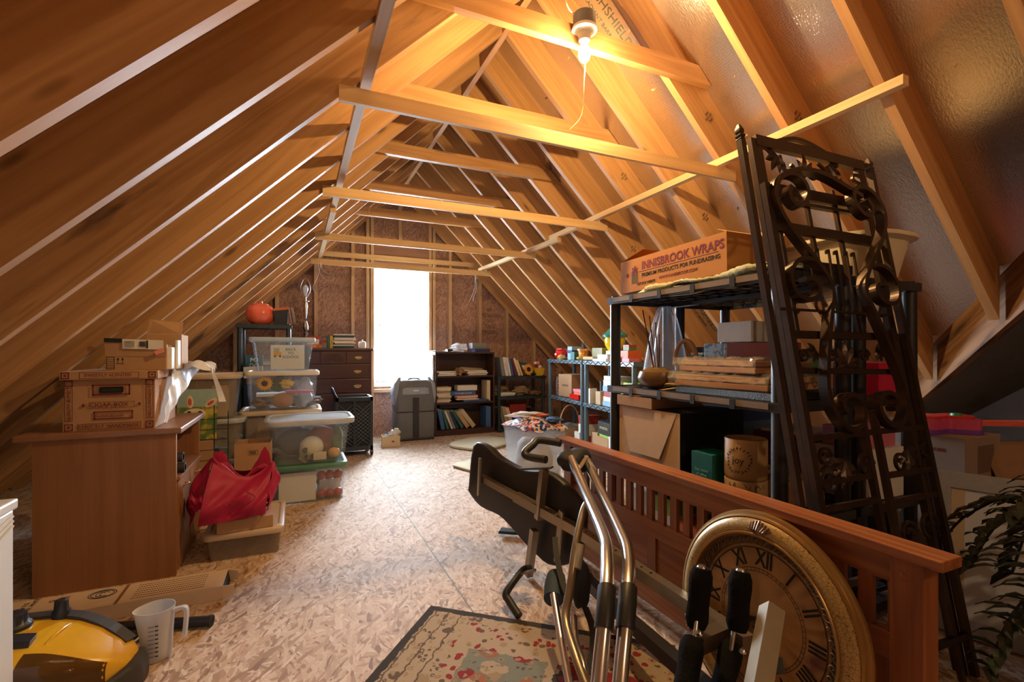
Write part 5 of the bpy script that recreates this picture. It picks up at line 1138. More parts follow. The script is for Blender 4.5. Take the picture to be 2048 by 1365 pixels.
# books and papers on the chest
CM = {n: col('cover_'+n, *v, .55) for n, v in dict(red=(160,50,44), navy=(30,44,84), blue=(58,96,150), teal=(40,96,100), green=(80,120,70), yellow=(196,170,60), white=(215,212,205), tan=(180,150,110), maroon=(100,28,40), orange=(205,100,50), grey=(120,124,128), black=(25,25,28), skyblue=(130,175,210), lime=(150,190,70), pink=(205,120,140), purple=(90,50,100), lightyellow=(220,205,120)).items()}
zt_ = 1.073
ibox('game_box', 'flat red and orange boxed game at the bottom of the pile on the chest', 'box', (.185, 5.62, zt_), (.15,.14,.038), CM['orange'], 0, txt='20', tm=PAPER, ts=.03)
ibox('game_box', 'white boxed game lettered on its side in the middle of the pile on the chest', 'box', (.17, 5.62, zt_+.040), (.12,.14,.055), CM['white'], 0, txt='SCHOLAR', tm=INK, ts=.017)
ibox('game_box', 'red boxed game topmost of the pile on the chest', 'box', (.175, 5.62, zt_+.097), (.13,.14,.03), CM['red'], 0)
ibox('small_tin', 'small red and grey tin beside the boxed games on the chest', 'tin', (.285, 5.6, zt_), (.05,.06,.10), CM['grey'], 0, band=(.55,.9), bandmat=CM['red'])
book('green book upright on the chest', (.315, 5.56, zt_), (.022,.11,.13), CM['teal'])
book('gold lettered book upright on the chest next to the papers', (.342, 5.56, zt_), (.030,.11,.135), CM['yellow'], txt='BOOKS', tm=INK)
papers('tall pile of white papers and magazines on the chest', (.49, 5.65, zt_), (.23,.20,.155), 12, seed=3, mats=[CM['navy'], CM['teal'], PAPER, CM['grey'], PAPER, PAPER, CM['tan'], PAPER, PAPER])
cj = thing('ceramic_jar', 'small white ceramic jar with lid on the chest', 'jar', (.685, 5.62, zt_)); obj('body', lathe(B(), [(0,0),(.035,0),(.042,.02),(.042,.06),(.036,.07),(0,.071)], 20), PAPER, cj, True); obj('lid', lathe(B(), [(.038,.071),(.03,.078),(.006,.082),(.008,.095),(0,.097)], 16), PAPER, cj, True)
# silver lamp
PEW = pm('pewter_silver', (.42,.39,.36), .28, metal=1, var=.1)
lm_ = thing('table_lamp', 'silver baluster table lamp without a shade, behind the boxed games', 'lamp', (.10, 5.66, 1.073))
obj('base', lathe(B(), [(0,0),(.075,0),(.078,.012),(.06,.03),(.03,.05),(.02,.08),(.018,.14),(.03,.16),(.012,.175)], 20, M=Matrix.Identity(4)), PEW, lm_, True)
obj('stem', lathe(B(), [(.012,.175),(.026,.20),(.032,.235),(.020,.275),(.012,.30),(.022,.31),(.012,.32),(.016,.40),(.022,.46),(.014,.50),(.04,.505),(.04,.51),(.01,.515),(.01,.56)], 20), PEW, lm_, True)
obj('bulb', lathe(B(), [(.012,.565),(.022,.60),(.030,.64),(.024,.67),(0,.69)], 16), clear('frosted_bulb', (.75,.8,.85), .6, .2), lm_, True)
obj('harp', tube(B(), smoothpath([(-.012,0,.55),(-.045,0,.62),(-.04,0,.70),(0,0,.76),(.04,0,.70),(.045,0,.62),(.012,0,.55)], 4), .003, 6), PEW, lm_)
# wires hanging from the last cross strip
WIR = pm('thin_cable', (.5,.46,.4), .6)
w_ = thing('loose_wires', 'tangle of thin wires hanging near the silver lamp', 'wire', (.22, 5.55, 1.70))
for k, p in enumerate(([(.0,0,.30),(.02,0,.18),(.10,0,.10),(.17,.0,.14),(.10,0,.06),(.02,0,.02)],[(.03,0,.3),(.0,0,.15),(-.05,0,.02),(.0,0,-.06)],[(.02,0,.3),(.06,0,.2),(.15,0,.18)])): obj('wire', tube(B(), smoothpath(p, 5), .002, 5), WIR, w_)
w_ = thing('loose_wires', 'white wires hanging in front of the wall right of the window', 'wire', (2.02, 5.58, 1.62))
for k, p in enumerate(([(.0,0,.36),(.0,0,.22),(-.03,0,.12),(-.08,0,.02)],[(.01,0,.36),(.02,0,.2),(-.01,0,.10),(-.02,0,.04)],[(0,0,.3),(.03,0,.22),(.01,0,.14)])): obj('wire', tube(B(), smoothpath(p, 5), .002, 5), WIR, w_)
# ---------------------------------------------------------------- folding cart
ct = thing('folding_cart', 'dark folding crate cart on wheels in front of the chest of drawers', 'cart', (.53, 5.08, 0))
CT = pm('navy_plastic', (.016,.024,.034), .4, var=.15)
bm = B()
for sx in (-1, 1):
    for sy in (-1, 1): box(bm, min(sx*.175,sx*.15), max(sx*.175,sx*.15), min(sy*.16,sy*.14), max(sy*.16,sy*.14), .06, .585)
for z0, z1 in ((.06,.10),(.545,.585)):
    for sy in (-1, 1): box(bm, -.175, .175, min(sy*.16,sy*.14), max(sy*.16,sy*.14), z0, z1)
    for sx in (-1, 1): box(bm, min(sx*.175,sx*.15), max(sx*.175,sx*.15), -.14, .14, z0, z1)
box(bm, -.012, .012, -.158, -.142, .10, .545)
obj('crate_frame', bm, CT, ct)
bm = B()
for x0, x1 in ((-.15,-.012),(.012,.15)):
    for k in range(-3, 12):
        for s_ in (1,-1):
            z0 = .10+.037*k; z1 = z0+s_*0+(x1-x0)*.85; a, b = (z0, z1) if s_ > 0 else (z1, z0)
            if min(a, b) < .10 or max(a, b) > .545: continue
            tube(bm, [(x0, -.150, a), (x1, -.150, b)], .0028, 4)
obj('lattice', bm, pm('worn_navy_plastic', (.10,.13,.16), .4), ct)
obj('inner_panel', bx(-.15, .15, -.135, -.13, .10, .545), INK, ct); obj('back_panel', bx(-.15, .15, .13, .135, .10, .545), CT, ct); obj('bottom_tray', bx(-.15,.15,-.13,.13,.06,.07), CT, ct)
obj('handle', tube(B(), smoothpath([(-.165,-.10,.585),(-.185,-.11,.62),(-.20,-.12,.66),(-.205,-.08,.67),(-.19,.10,.66),(-.175,.12,.585)], 4), .013, 8), CT, ct, True)
for x, y in ((.165,-.13),(.165,.13),(-.16,-.13),(-.16,.13)):
    wv = obj('wheel', tube(B(), [(x-.012,y,.036),(x+.012,y,.036)], .034, 18), BLACKP, ct); obj('hub', tube(B(), [(x-.014,y,.036),(x+.014,y,.036)], .012, 10), STEEL, wv)
# small open box with stuff
ob = thing('open_carton', 'small open shoe carton of papers on the floor under the window', 'carton', (.955, 5.36, 0), R(-6))
bm = B()
for a in ((-.095,.095,-.09,-.086),(-.095,.095,.086,.09),(-.095,-.091,-.086,.086),(.091,.095,-.086,.086)): box(bm, a[0], a[1], a[2], a[3], 0, .115)
obj('carton', bm, CREAM, ob); bm = B(); prism(bm, [(-.02,.008),(.0,.02),(.02,.008),(.0,-.004)], 0, .001, M=onY(.02,-.091,.05)); obj('printed_mark', bm, CM['maroon'], ob)
for k in range(4): soft('crumpled_paper', 'crumpled white and blue paper in the small open carton under the window', 'paper', (.92+.03*k, 5.33+.03*(k % 2), .05+.02*k), (.05,.045,.035), [PAPER, CM['skyblue'], PAPER, CM['white']][k], 50+k, .3, group='crumpled papers in the open carton')
# duffel bag
du = thing('duffel_bag', 'grey and black upright rolling duffel bag under the window', 'bag', (1.275, 5.66, 0))
GB = pm('grey_nylon', (.13,.14,.155), .7, var=.15, nscale=25, bump=.2); BB = pm('black_nylon', (.02,.022,.028), .6, bump=.2); SB = pm('slate_nylon', (.27,.33,.41), .6, var=.15, nscale=20, bump=.2)
def sec2(w, d, z, r=.05, cx=0, cy=0): return [(x, y, z) for x, y in rrect(w, d, r, 4, cx, cy)]
obj('lower_pocket', loft(B(), [sec2(.43,.24,.02,.05), sec2(.47,.27,.06,.06), sec2(.47,.27,.30,.06), sec2(.455,.26,.335,.05)]), GB, du, True)
obj('main_compartment', loft(B(), [sec2(.455,.26,.335,.05), sec2(.475,.27,.38,.06), sec2(.46,.26,.56,.06), sec2(.43,.23,.66,.05), sec2(.36,.18,.70,.05)]), GB, du, True)
obj('top_flap', loft(B(), [[(x*1.0, y*.9-.05-.02, z+.14*0) for x, y, z in sec2(.30,.10,.52,.04)], sec2(.36,.17,.54,.06,0,-.06), sec2(.36,.17,.60,.06,0,-.05), sec2(.30,.13,.66,.05,0,-.02), sec2(.26,.10,.685,.04)]), SB, du, True)
for sx in (-1, 1): obj('end_wing', loft(B(), [sec2(.05,.20,.42,.02,sx*.215), sec2(.075,.24,.55,.03,sx*.215), sec2(.07,.22,.66,.03,sx*.205), sec2(.03,.12,.735,.012,sx*.17)]), SB, du, True)
obj('strap', bx(-.035, .035, -.142, -.135, .03, .50), BB, du); obj('base', bx(-.22,.22,-.13,.13,0,.03,bev=.01), BB, du); obj('seam', tube(B(), [(-.22,-.137,.335),(.22,-.137,.335)], .006, 6), BB, du)
obj('handle', tube(B(), smoothpath([(-.07,-.03,.685),(-.05,-.03,.715),(.05,-.03,.715),(.07,-.03,.685)], 4), .010, 8), BB, du, True)
obj('zip_pull', bx(-.03,.03,-.146,-.14,.575,.59), PAPER, du)
# ---------------------------------------------------------------- bookcase
BC = wood('walnut_veneer', (.075,.032,.025), (.04,.018,.014), rough=.4, knots=False, vary=0, rings=6)
bcs = thing('bookcase', 'dark brown three-shelf bookcase right of the window', 'bookcase', (1.545, 5.68, 0))
for x in (0, .76): obj('side', bx(x, x+.02, 0, .28, 0, 1.03), BC, bcs)
for z0, z1 in ((.0,.07),(.385,.407),(.715,.735),(1.01,1.03)): obj('shelf' if 0 < z0 < 1 else 'plinth' if z0 == 0 else 'top', bx(.02, .76, .003, .28, z0, z1), BC, bcs)
obj('back', bx(.02, .76, .272, .279, .07, 1.01), BC, bcs)
ibox('foam_board', 'tall white board wedged between the duffel bag and the bookcase', 'board', (1.527, 5.84, 0), (.018,.26,1.0), WHITE)
x0 = 1.545; yb = 5.70; RND = random.Random(11)
def lean(label, x, z, s, cover, ang, **k): return book(label, (x, yb, z), s, cover, (0, ang, 0), **k)
zb = .072
def lean_xs(x, items):
    """left base corners of books leaning left, each just clear of the one before; items = (thickness, height, angle in degrees)"""
    out = [x]
    for (w1, h1, a1), (w2, h2, a2) in zip(items, items[1:]):
        t1, t2 = R(-a1), R(-a2); z_ = min(h1*math.cos(t1), h2*math.cos(t2)); x = x+w1/math.cos(t1)+max(0, z_*(math.tan(t2)-math.tan(t1)))+.002; out.append(x)
    return out
BKS = ((.05,.048,.25,'blue',-12,'blue binder leaning at the left end of the bottom shelf of the bookcase'),(.105,.03,.245,'teal',-16,'teal binder leaning, second on the bottom shelf of the bookcase'),(.15,.022,.24,'white',-22,'cream book leaning between teal and navy binders on the bottom shelf'),(.185,.028,.25,'grey',-23,'grey spined book leaning on the bottom shelf of the bookcase'),(.222,.028,.24,'navy',-25,'navy book leaning on the bottom shelf of the bookcase'),(.262,.035,.25,'teal',-30,'dark teal binder leaning before the cream ledger'),(.33,.05,.24,'tan',-35,'cream ledger with green label leaning on the bottom shelf'),(.40,.055,.27,'lightyellow',-38,'gold foil covered album leaning on the bottom shelf'))
for (x, w_, h_, m, a, lb), xs_ in zip(BKS, lean_xs(.085, [(b[1], b[2], b[4]) for b in BKS])):
    lean(lb, x0+xs_, zb+.001, (w_,.20,h_), CM[m] if m != 'lightyellow' else pm('gold_foil_cover', (.62,.50,.30), .3, metal=.5), a, txt=None)
lean('blue binder upright at the right of the bottom shelf of the bookcase', x0+.67, zb, (.065,.22,.26), CM['blue'], 0)
ibox('black_case', 'black case lying on top of the binders on the bottom shelf', 'case', (x0+.30, 5.86, .325), (.42,.16,.05), CM['black'])
papers('pile of cream magazines at the left of the bookcase middle shelf', (x0+.12, 5.80, .408), (.19,.2,.19), 12, seed=7, mats=[PAPER, CREAM, CM['tan'], CM['grey'], CREAM])
ibox('puzzle_box', 'blue boxed game with red and white print on the bookcase middle shelf', 'box', (x0+.37, 5.78, .49), (.32,.16,.05), CM['blue'], 0, txt='Mr Pumpkin Head Pals', tm=PAPER, ts=.024)
papers('flat pile of papers under the blue boxed game', (x0+.42, 5.80, .432), (.30,.2,.056), 6, seed=8, mats=[PAPER, CREAM, CM['orange']])
ibox('blue_game_box', 'flat blue box at the bottom right of the bookcase middle shelf', 'box', (x0+.54, 5.78, .408), (.34,.16,.022), CM['blue'], 0)
ibox('cream_box', 'long cream box topmost on the bookcase middle shelf', 'box', (x0+.43, 5.80, .545), (.26,.14,.065), PAPER, 0)
ibox('cream_binder', 'cream binder upright at the right of the bookcase middle shelf', 'binder', (x0+.705, 5.80, .408), (.045,.2,.26), CREAM, 0)
papers('low pile of papers at the left of the bookcase upper shelf', (x0+.16, 5.80, .736), (.24,.2,.055), 5, seed=9)
papers('pile of folders with a slanting sheet on the bookcase upper shelf', (x0+.56, 5.80, .736), (.28,.2,.06), 5, seed=10, mats=[PAPER, CREAM])
ibox('slanting_folder', 'cream folder slanting on the pile on the bookcase upper shelf', 'folder', (x0+.53, 5.80, .802), (.30,.2,.008), CREAM, 0, rx=12, ry=4)
soft('crumpled_bag', 'crumpled brown bag in the middle of the bookcase upper shelf', 'bag', (x0+.34, 5.78, .736), (.06,.07,.05), col('kraft_brown', 150,115,85, .8), 23, .3)
# on top of the bookcase
ps_ = obj('paper_sheet', sheet(B(), lambda u, v: (-.13+.33*u, -.10+.2*v, .008+.02*math.sin(3*u)*u*0-.02*(1-u)**2*0+.006*math.sin(7*u+3*v)), 12, 6, .001), PAPER, None, True); ps_.location = (x0+.10, 5.80, 1.032); tag(ps_, 'white paper sheet hanging over the left end of the bookcase top', 'paper')
soft('plastic_bag', 'crumpled clear plastic bag on top of the bookcase', 'bag', (x0+.33, 5.78, 1.031), (.10,.07,.05), clear('crinkled_plastic', (.85,.87,.9), .5, .15), 25, .28)
ibox('camera_pouch', 'small black pouch beside the plastic bag on the bookcase top', 'pouch', (x0+.20, 5.76, 1.031), (.08,.05,.035), CM['black'], 20)
ibox('navy_tray', 'flat navy box at the right on top of the bookcase', 'box', (x0+.63, 5.80, 1.031), (.20,.18,.04), CM['navy'])
ibox('grey_box', 'grey speckled box on the flat navy box on the bookcase', 'box', (x0+.60, 5.82, 1.072), (.19,.14,.075), pm('speckled_grey', (.2,.2,.21), .6, var=.5, nscale=150), 0, band=(.2,.9), bandmat=pm('speckled_grey', (.2,.2,.21), .6))
# ---------------------------------------------------------------- second black shelf
s2 = resin_shelf('resin_shelving', 'dark resin shelf right of the bookcase with leaning books on top', (2.345, 5.62, 0), 0, .70, .35, (.715, .455, .06), pm('dark_teal_resin', (.02,.03,.038), .4), legr=.022)
BK2 = ((.05,.04,.25,'grey',-8,None),(.095,.042,.245,'white',-10,'PARODIE FILMS'),(.14,.03,.24,'white',-12,None),(.175,.026,.235,'blue',-14,None),(.205,.035,.24,'maroon',-17,'STORIES'),(.245,.028,.24,'white',-20,None),(.278,.026,.22,'lightyellow',-22,None),(.31,.02,.20,'maroon',-25,None))
for i, ((x, w_, h_, m, a, tx), xs_) in enumerate(zip(BK2, lean_xs(.075, [(b[1], b[2], b[4]) for b in BK2]))):
    book(f'{m} book leaning on the dark shelf right of the bookcase, {ORD[i]} from the left', (2.345+xs_, 5.66, .717), (w_,.20,h_), CM[m], (0, a, 0), group='leaning books right of the bookcase', txt=tx, ts=.016)
flower('sunflower', 'artificial sunflower between the leaning books and the yellow basket', (2.80, 5.66, .80), .085, PET, COREM, rot=(80,0,10))
soft('silk_leaves', 'dark green silk leaves below the sunflower on the dark shelf', 'leaves', (2.84, 5.70, .718), (.09,.05,.03), col('silk_green', 40,60,36, .8), 30, .3)
yb_ = thing('yellow_basket', 'yellow wicker basket with red and pink flowers on the dark shelf', 'basket', (2.965, 5.70, .717))
obj('basket', loft(B(), [sec2(.12,.10,0,.02), sec2(.16,.13,.10,.02)]), pm('yellow_wicker', srgb(215,175,40), .7, bump=.6, nscale=90), yb_, True)
random.seed(3); 
for k in range(7): obj('flower', blob(B(), (random.uniform(-.06,.06), random.uniform(-.04,.04), .115+random.uniform(0,.06)), .03, (1,1,.8), 2, .08), [CM['red'], CM['pink'], PAPER][k % 3], yb_, True)
ibox('gift_tin', 'striped tin behind the sunflower on the dark shelf', 'tin', (2.80, 5.84, .717), (.10,.10,.17), CM['teal'], 0, band=(.5,.8), bandmat=PAPER)
papers('pile of papers on the middle level of the dark shelf', (2.50, 5.78, .457), (.24,.2,.045), 5, seed=12)
soft('woven_bundle', 'straw coloured bundle at the back of the dark shelf middle level', 'bundle', (2.50, 5.86, .502), (.10,.06,.045), col('straw', 150,125,95, .9), 31, .3)
soft('fabric_pile', 'crumpled beige fabric on the middle level of the dark shelf', 'fabric', (2.74, 5.78, .457), (.12,.09,.06), col('beige_fabric', 165,145,115, .9), 32, .3)
soft('fabric_pile', 'flat tan fabric at the right end of the dark shelf middle level', 'fabric', (2.93, 5.78, .457), (.09,.09,.025), col('tan_fabric', 160,125,90, .9), 33, .3)
book('grey book leaning at the left of the dark shelf bottom level', (2.435, 5.66, .063), (.03,.2,.25), CM['grey'], (0,-12,0))
book('tan binder leaning on the dark shelf bottom level', (2.482, 5.66, .063), (.045,.2,.26), CM['tan'], (0,-15,0)); book('cream binder leaning on the dark shelf bottom level', (2.545, 5.66, .063), (.045,.2,.25), CREAM, (0,-18,0))
ibox('red_bag', 'red gift bag lying on the dark shelf bottom level', 'bag', (2.70, 5.84, .19), (.24,.12,.15), CM['red'], 0, rx=4)
ibox('purple_box', 'purple box under the red gift bag', 'box', (2.72, 5.80, .062), (.20,.16,.12), CM['purple'])
ibox('black_speaker', 'narrow black speaker on the dark shelf bottom level', 'speaker', (2.88, 5.74, .062), (.075,.1,.22), CM['black'])
soft('wicker_pieces', 'pale wicker basket at the right of the dark shelf bottom level', 'basket', (2.99, 5.72, .062), (.07,.08,.05), col('pale_wicker', 180,145,100, .8), 34, .1)
# ---------------------------------------------------------------- grey zigzag shelves along the right slope
u1 = resin_shelf('resin_shelving', 'blue-grey zigzag shelving unit nearer the window, with the orange flowerpot', (2.83, 5.20, 0), R(-97.5), .98, .38, (.94, .51, .06), GREYR, legr=.024, zig=True)
u2 = resin_shelf('resin_shelving', 'blue-grey zigzag shelving unit nearer the camera, with the duck jar on top', (2.695, 4.19, 0), R(-97.5), .98, .38, (.94, .51, .06), GREYR, legr=.024, zig=True)
a97 = R(-97.5); lx = Vector((math.cos(a97), math.sin(a97), 0)); ly = Vector((-math.sin(a97), math.cos(a97), 0))
def on(u, s_, d_, z): o = Vector((2.83,5.20,0)) if u == 1 else Vector((2.695,4.19,0)); q = o+lx*s_+ly*d_; return (q.x, q.y, z)
def ub(u, s_, d_, z, size, m, label, name='box', cat='box', rz=0, **k): return ibox(name, label, cat, on(u, s_, d_, z), size, m, -97.5+rz, **k)
ub(1,.14,.15,.942,(.16,.10,.13),CM['pink'],'red and pink boxed toy at the far end of the farther zigzag shelf','toy_box')
soft('red_ribbon_ball', 'shiny red ribbon bundle on the farther zigzag shelf', 'ribbon', on(1,.26,.08,.942), (.075,.06,.065), pm('glossy_red', srgb(215,25,20), .2, coat=.6), 35, .15)
soft('ribbon_reel', 'small white and yellow ribbon bundle at the front of the farther zigzag shelf', 'ribbon', on(1,.34,.05,.942), (.05,.04,.028), CM['lightyellow'], 36, .2)
ub(1,.50,.14,.942,(.12,.12,.15),CM['skyblue'],'blue and white checked box beside the red ribbon','box',band=(.5,.72),bandmat=CM['navy'])
ub(1,.62,.10,.942,(.10,.08,.09),CM['teal'],'small patterned teal box beside the orange flowerpot','box')
def pot(label, c, r, h, mat, name='flowerpot', cat='flowerpot'):
    t = thing(name, label, cat, c); obj('pot', lathe(B(), [(0,0),(r*.68,0),(r*.95,h*.8),(r*1.06,h*.82),(r*1.06,h),(r*.95,h),(r*.92,h*.9),(0,h*.88)], 24), mat, t, True); return t
fp = pot('orange speckled flowerpot with dry twigs on the farther zigzag shelf', on(1,.80,.11,.955), .062, .11, blotch('speckled_orange', srgb(215,120,40), srgb(240,200,120), 40, .52, .6, .4))
for k in range(4): obj('twig', tube(B(), smoothpath([(.01*k-.02,0,.10),(.012*k-.03,.005*k,.14),(.018*k-.03,0,.165+.01*k),(.02*k-.02,.01,.15)], 3), .0022, 5), CM['black'], fp)
soft('blue_plate_stack', 'blue and yellow ceramic duck under the flowerpot', 'ornament', on(1,.86,.06,.942), (.06,.03,.022), CM['lightyellow'], 37, .1)
ub(2,.10,.18,.942,(.22,.14,.13),col('olive_ceramic', 120,112,60, .35, coat=.4),'olive green oblong planter beside the duck jar','planter','planter')
t = thing('paper_tube', 'brown paper tube across the joint of the zigzag shelves', 'tube', on(2,.06,.05,.965), rot=(0, R(90), R(-97.5))); obj('tube', tube(B(), [(0,0,-.12),(0,0,.10)], .02, 14), CM['tan'], t, True); obj('bore', lathe(B(), [(0,-.1205),(.015,-.1205)], 14), INK, t)
ub(2,.34,.07,.942,(.28,.12,.022),PAPER,'white cards lying at the front of the nearer zigzag shelf','card_stack','cards'); ub(2,.37,.08,.966,(.20,.10,.04),CM['white'],'white carton under the duck jar','carton','carton'); ub(2,.47,.08,1.008,(.09,.08,.035),PAPER,'small white box leaning by the duck jar','box')
dj = thing('duck_jar', 'yellow ceramic duck jar with a teal hat and orange base', 'jar', on(2,.36,.17,.968))
obj('base', lathe(B(), [(0,0),(.035,0),(.04,.03),(.045,.055)], 20), pm('glazed_orange_red', srgb(230,90,30), .2, coat=.6), dj, True)
obj('body', lathe(B(), [(.040,.05),(.07,.085),(.095,.13),(.102,.18),(.09,.21)], 28), pm('glazed_yellow', srgb(225,195,30), .18, coat=.8), dj, True)
obj('hat', lathe(B(), [(.09,.20),(.118,.205),(.122,.225),(.108,.24),(.085,.25),(.07,.275),(.04,.295),(0,.30)], 28), pm('glazed_teal', srgb(60,140,130), .18, coat=.8), dj, True)
obj('eye', blob(B(), (-.06,-.082,.165), .012, (1,1,1.3), 2), INK, dj, True)
ub(2,.64,.16,.942,(.20,.14,.10),CM['orange'],'orange printed box right of the duck jar','box'); ub(2,.62,.18,1.044,(.10,.08,.05),CM['green'],'small green and red tin on the orange printed box','tin','tin',band=(.6,1.02),bandmat=CM['red'])
ub(2,.80,.08,.942,(.12,.10,.03),CM['pink'],'pink and white flat toy box at the near end of the zigzag shelf','toy_box'); ub(2,.55,.06,.942,(.07,.05,.05),CM['white'],'small white ornament before the orange printed box','ornament','ornament')
# middle levels
ub(1,.36,.18,.512,(.26,.22,.26),CARD,'brown shipping carton with a label on the farther zigzag shelf','carton','carton',rz=12,txt='CANDLES',ts=.03,face='Y'); 
ub(1,.16,.10,.512,(.07,.07,.22),blotch('christmas_print', srgb(90,25,35), srgb(200,190,180), 60, .5, .6, .5),'narrow dark red printed tin at the far end of the middle level','tin','tin')
ub(1,.66,.10,.512,(.24,.08,.05),pm('glossy_red', srgb(215,25,20), .2),'bright red plastic toy low on the middle level','toy','toy'); ub(1,.78,.12,.565,(.20,.14,.028),CM['orange'],'orange boxed game lowest of the small pile','box'); ub(1,.77,.12,.595,(.22,.14,.03),CM['pink'],'pink boxed game topmost of the small pile','box')
hp_ = thing('toy_handbag', 'orange woven toy handbag on the pink boxed game', 'bag', on(1,.80,.14,.627)); obj('body', loft(B(), [sec2(.11,.05,0,.02), sec2(.09,.04,.07,.02)]), ORG, hp_, True); obj('handle', tube(B(), smoothpath([(-.035,0,.07),(-.025,0,.11),(.025,0,.11),(.035,0,.07)], 3), .005, 6), ORG, hp_, True)
ub(2,.12,.20,.512,(.07,.10,.22),CM['black'],'black bottle box with a round label on the nearer zigzag shelf','box',band=(.3,.5),bandmat=ORG)
mk = ['white','skyblue','white','red','lime']
for k, (m, h_) in enumerate((('skyblue',.045),('white',.045),('red',.05),('skyblue',.05),('white',.055),('white',.04))): ub(2,.44+.012*(k % 3),.14,.512+sum((.045,.045,.05,.05,.055,.04)[:k])+.001*k,(.24,.16,h_-.001),CM[m],f'{m} boxed game in the tall pile on the nearer zigzag shelf, {ORD[k]} from the bottom','game_box',group='tall pile of boxed games')
ub(2,.24,.10,.512,(.10,.10,.13),CM['tan'],'brown and green patterned box beside the tall pile of games','box'); ub(2,.13,.05,.512,(.03,.08,.15),CM['white'],'white booklet standing at the front of the nearer zigzag shelf','booklet','booklet')
ub(2,.74,.16,.512,(.24,.18,.20),CM['white'],'white boxed game pile at the near end of the nearer zigzag shelf','box',band=(.2,.45),bandmat=CM['blue']); ub(2,.76,.16,.714,(.20,.14,.04),CM['lime'],'lime and white flat box topmost at the near end','box')
# bottom levels
wb = thing('wicker_basket', 'brown wicker basket with tall arched handle on the bottom of the farther zigzag shelf', 'basket', on(1,.55,.06,.062)); WK = pm('brown_wicker', (.30,.17,.08), .8, var=.4, nscale=60, bump=.8)
obj('basket', loft(B(), [sec2(.22,.30,0,.08), sec2(.28,.38,.13,.10), sec2(.29,.39,.14,.10), sec2(.27,.37,.14,.10), sec2(.20,.28,.02,.08)]), WK, wb, True); obj('handle', tube(B(), [(.13*math.cos(R(a)), .0, .13+.24*math.sin(R(a))) for a in range(0, 181, 12)], .009, 8), pm('light_wicker', (.45,.28,.13), .7), wb, True)
soft('basket_cloth', 'grey cloth inside the wicker basket with arched handle', 'cloth', on(1,.50,.06,.10), (.10,.12,.06), CM['grey'], 41, .2)
ub(1,.92,.12,.062,(.10,.2,.30),CM['red'],'red and white tall box at the joint of the zigzag shelves','box',band=(.3,.7),bandmat=PAPER)
ub(1,.86,.02,.062,(.13,.03,.12),CM['white'],'small framed black and white print at the bottom of the zigzag shelf','frame',cat='frame')
ub(2,.14,.16,.062,(.14,.2,.16),CARD,'brown carton on the bottom level behind the pillar','carton','carton'); ub(2,.34,.16,.062,(.24,.24,.14),CARD,'wide brown carton on the bottom of the nearer zigzag shelf','carton','carton'); ub(2,.36,.16,.204,(.22,.2,.025),CM['lime'],'lime green folder on the wide brown carton','folder','folder')
ub(2,.34,.16,.231,(.24,.2,.12),CM['black'],'black boxed game with bright letters on the bottom level','box',txt='MONSTER',tm=CM['lightyellow'],ts=.035)
ub(2,.62,.06,.062,(.14,.12,.19),PAPER,'white carton with black letters and arrows on the bottom level','carton','carton',txt='other\nside\nup',ts=.03)
ub(2,.82,.16,.062,(.20,.2,.25),CM['tan'],'tan carton at the near end of the bottom level','carton','carton')
# ---------------------------------------------------------------- floor pad, snack bag
fp_ = obj('foam_pad', loft(B(), [[(x, y, z) for x, y in rrect(.66+a, .52+a, .20, 8)] for a, z in ((0,.0),(.03,.012),(.03,.028),(-.02,.040))]), pm('cream_foam', srgb(190,180,150), .8, var=.05, nscale=20), None, True); fp_.location = (1.88, 4.98, .001); fp_.rotation_euler = (0,0,R(35)); tag(fp_, 'round-cornered cream foam pad lying on the floor by the bookcase', 'pad')
fp2 = obj('foam_pad', loft(B(), [[(x, y, z) for x, y in rrect(.5+a, .42+a, .06, 4)] for a, z in ((0,.0),(.02,.01),(.02,.022),(-.02,.030))]), pm('cream_foam', srgb(190,180,150), .8), None, True); fp2.location = (1.58, 4.02, .001); fp2.rotation_euler = (0,0,R(20)); tag(fp2, 'square white foam pad on the floor beside the clear snack box', 'pad')
sb_ = thing('snack_tub', 'clear tub wrapped in plastic with bright snack bags on top', 'tub', (1.74, 3.42, 0))
obj('tub', loft(B(), [sec2(.30,.34,0,.03), sec2(.36,.42,.40,.03), sec2(.37,.43,.43,.03), sec2(.34,.40,.43,.03), sec2(.29,.33,.01,.03)]), clear('wrapped_clear_tub', (.86,.88,.9), .22, .2), sb_, True)
def patch(name, cols, sc):
    m, t, p = nt(name); L = t.links; N = t.nodes; tc = N.new('ShaderNodeTexCoord'); v = N.new('ShaderNodeTexVoronoi'); v.inputs['Scale'].default_value = sc; L.new(tc.outputs['Object'], v.inputs['Vector'])
    s_ = N.new('ShaderNodeSeparateColor'); L.new(v.outputs['Color'], s_.inputs[0]); r = N.new('ShaderNodeValToRGB'); r.color_ramp.interpolation = 'CONSTANT'; e = r.color_ramp.elements; e[0].color = c4(cols[0]); e[1].color = c4(cols[-1]); e[1].position = .95
    for i, c in enumerate(cols[1:-1]): q = e.new((i+1)/len(cols)); q.color = c4(c)
    L.new(s_.outputs[0], r.inputs[0]); L.new(r.outputs[0], p.inputs['Base Color']); setp(p, Roughness=.25); return m
SN = patch('snack_print', [srgb(30,50,110), srgb(215,220,230), srgb(190,60,60), srgb(225,225,230), srgb(30,60,120), srgb(215,180,150), srgb(60,120,190)], 55)
tag(obj('snack_bag', sheet(B(), lambda u, v: (1.545+.38*u, 3.20+.44*v, .445+.06*math.sin(math.pi*u)*math.sin(math.pi*v)+.012*math.sin(13*u+5*v)-.03*max(0, .12-v)*8*.5), 26, 22, .002), SN, None, True), 'blue red and white snack bag spread over the clear tub', 'bag')
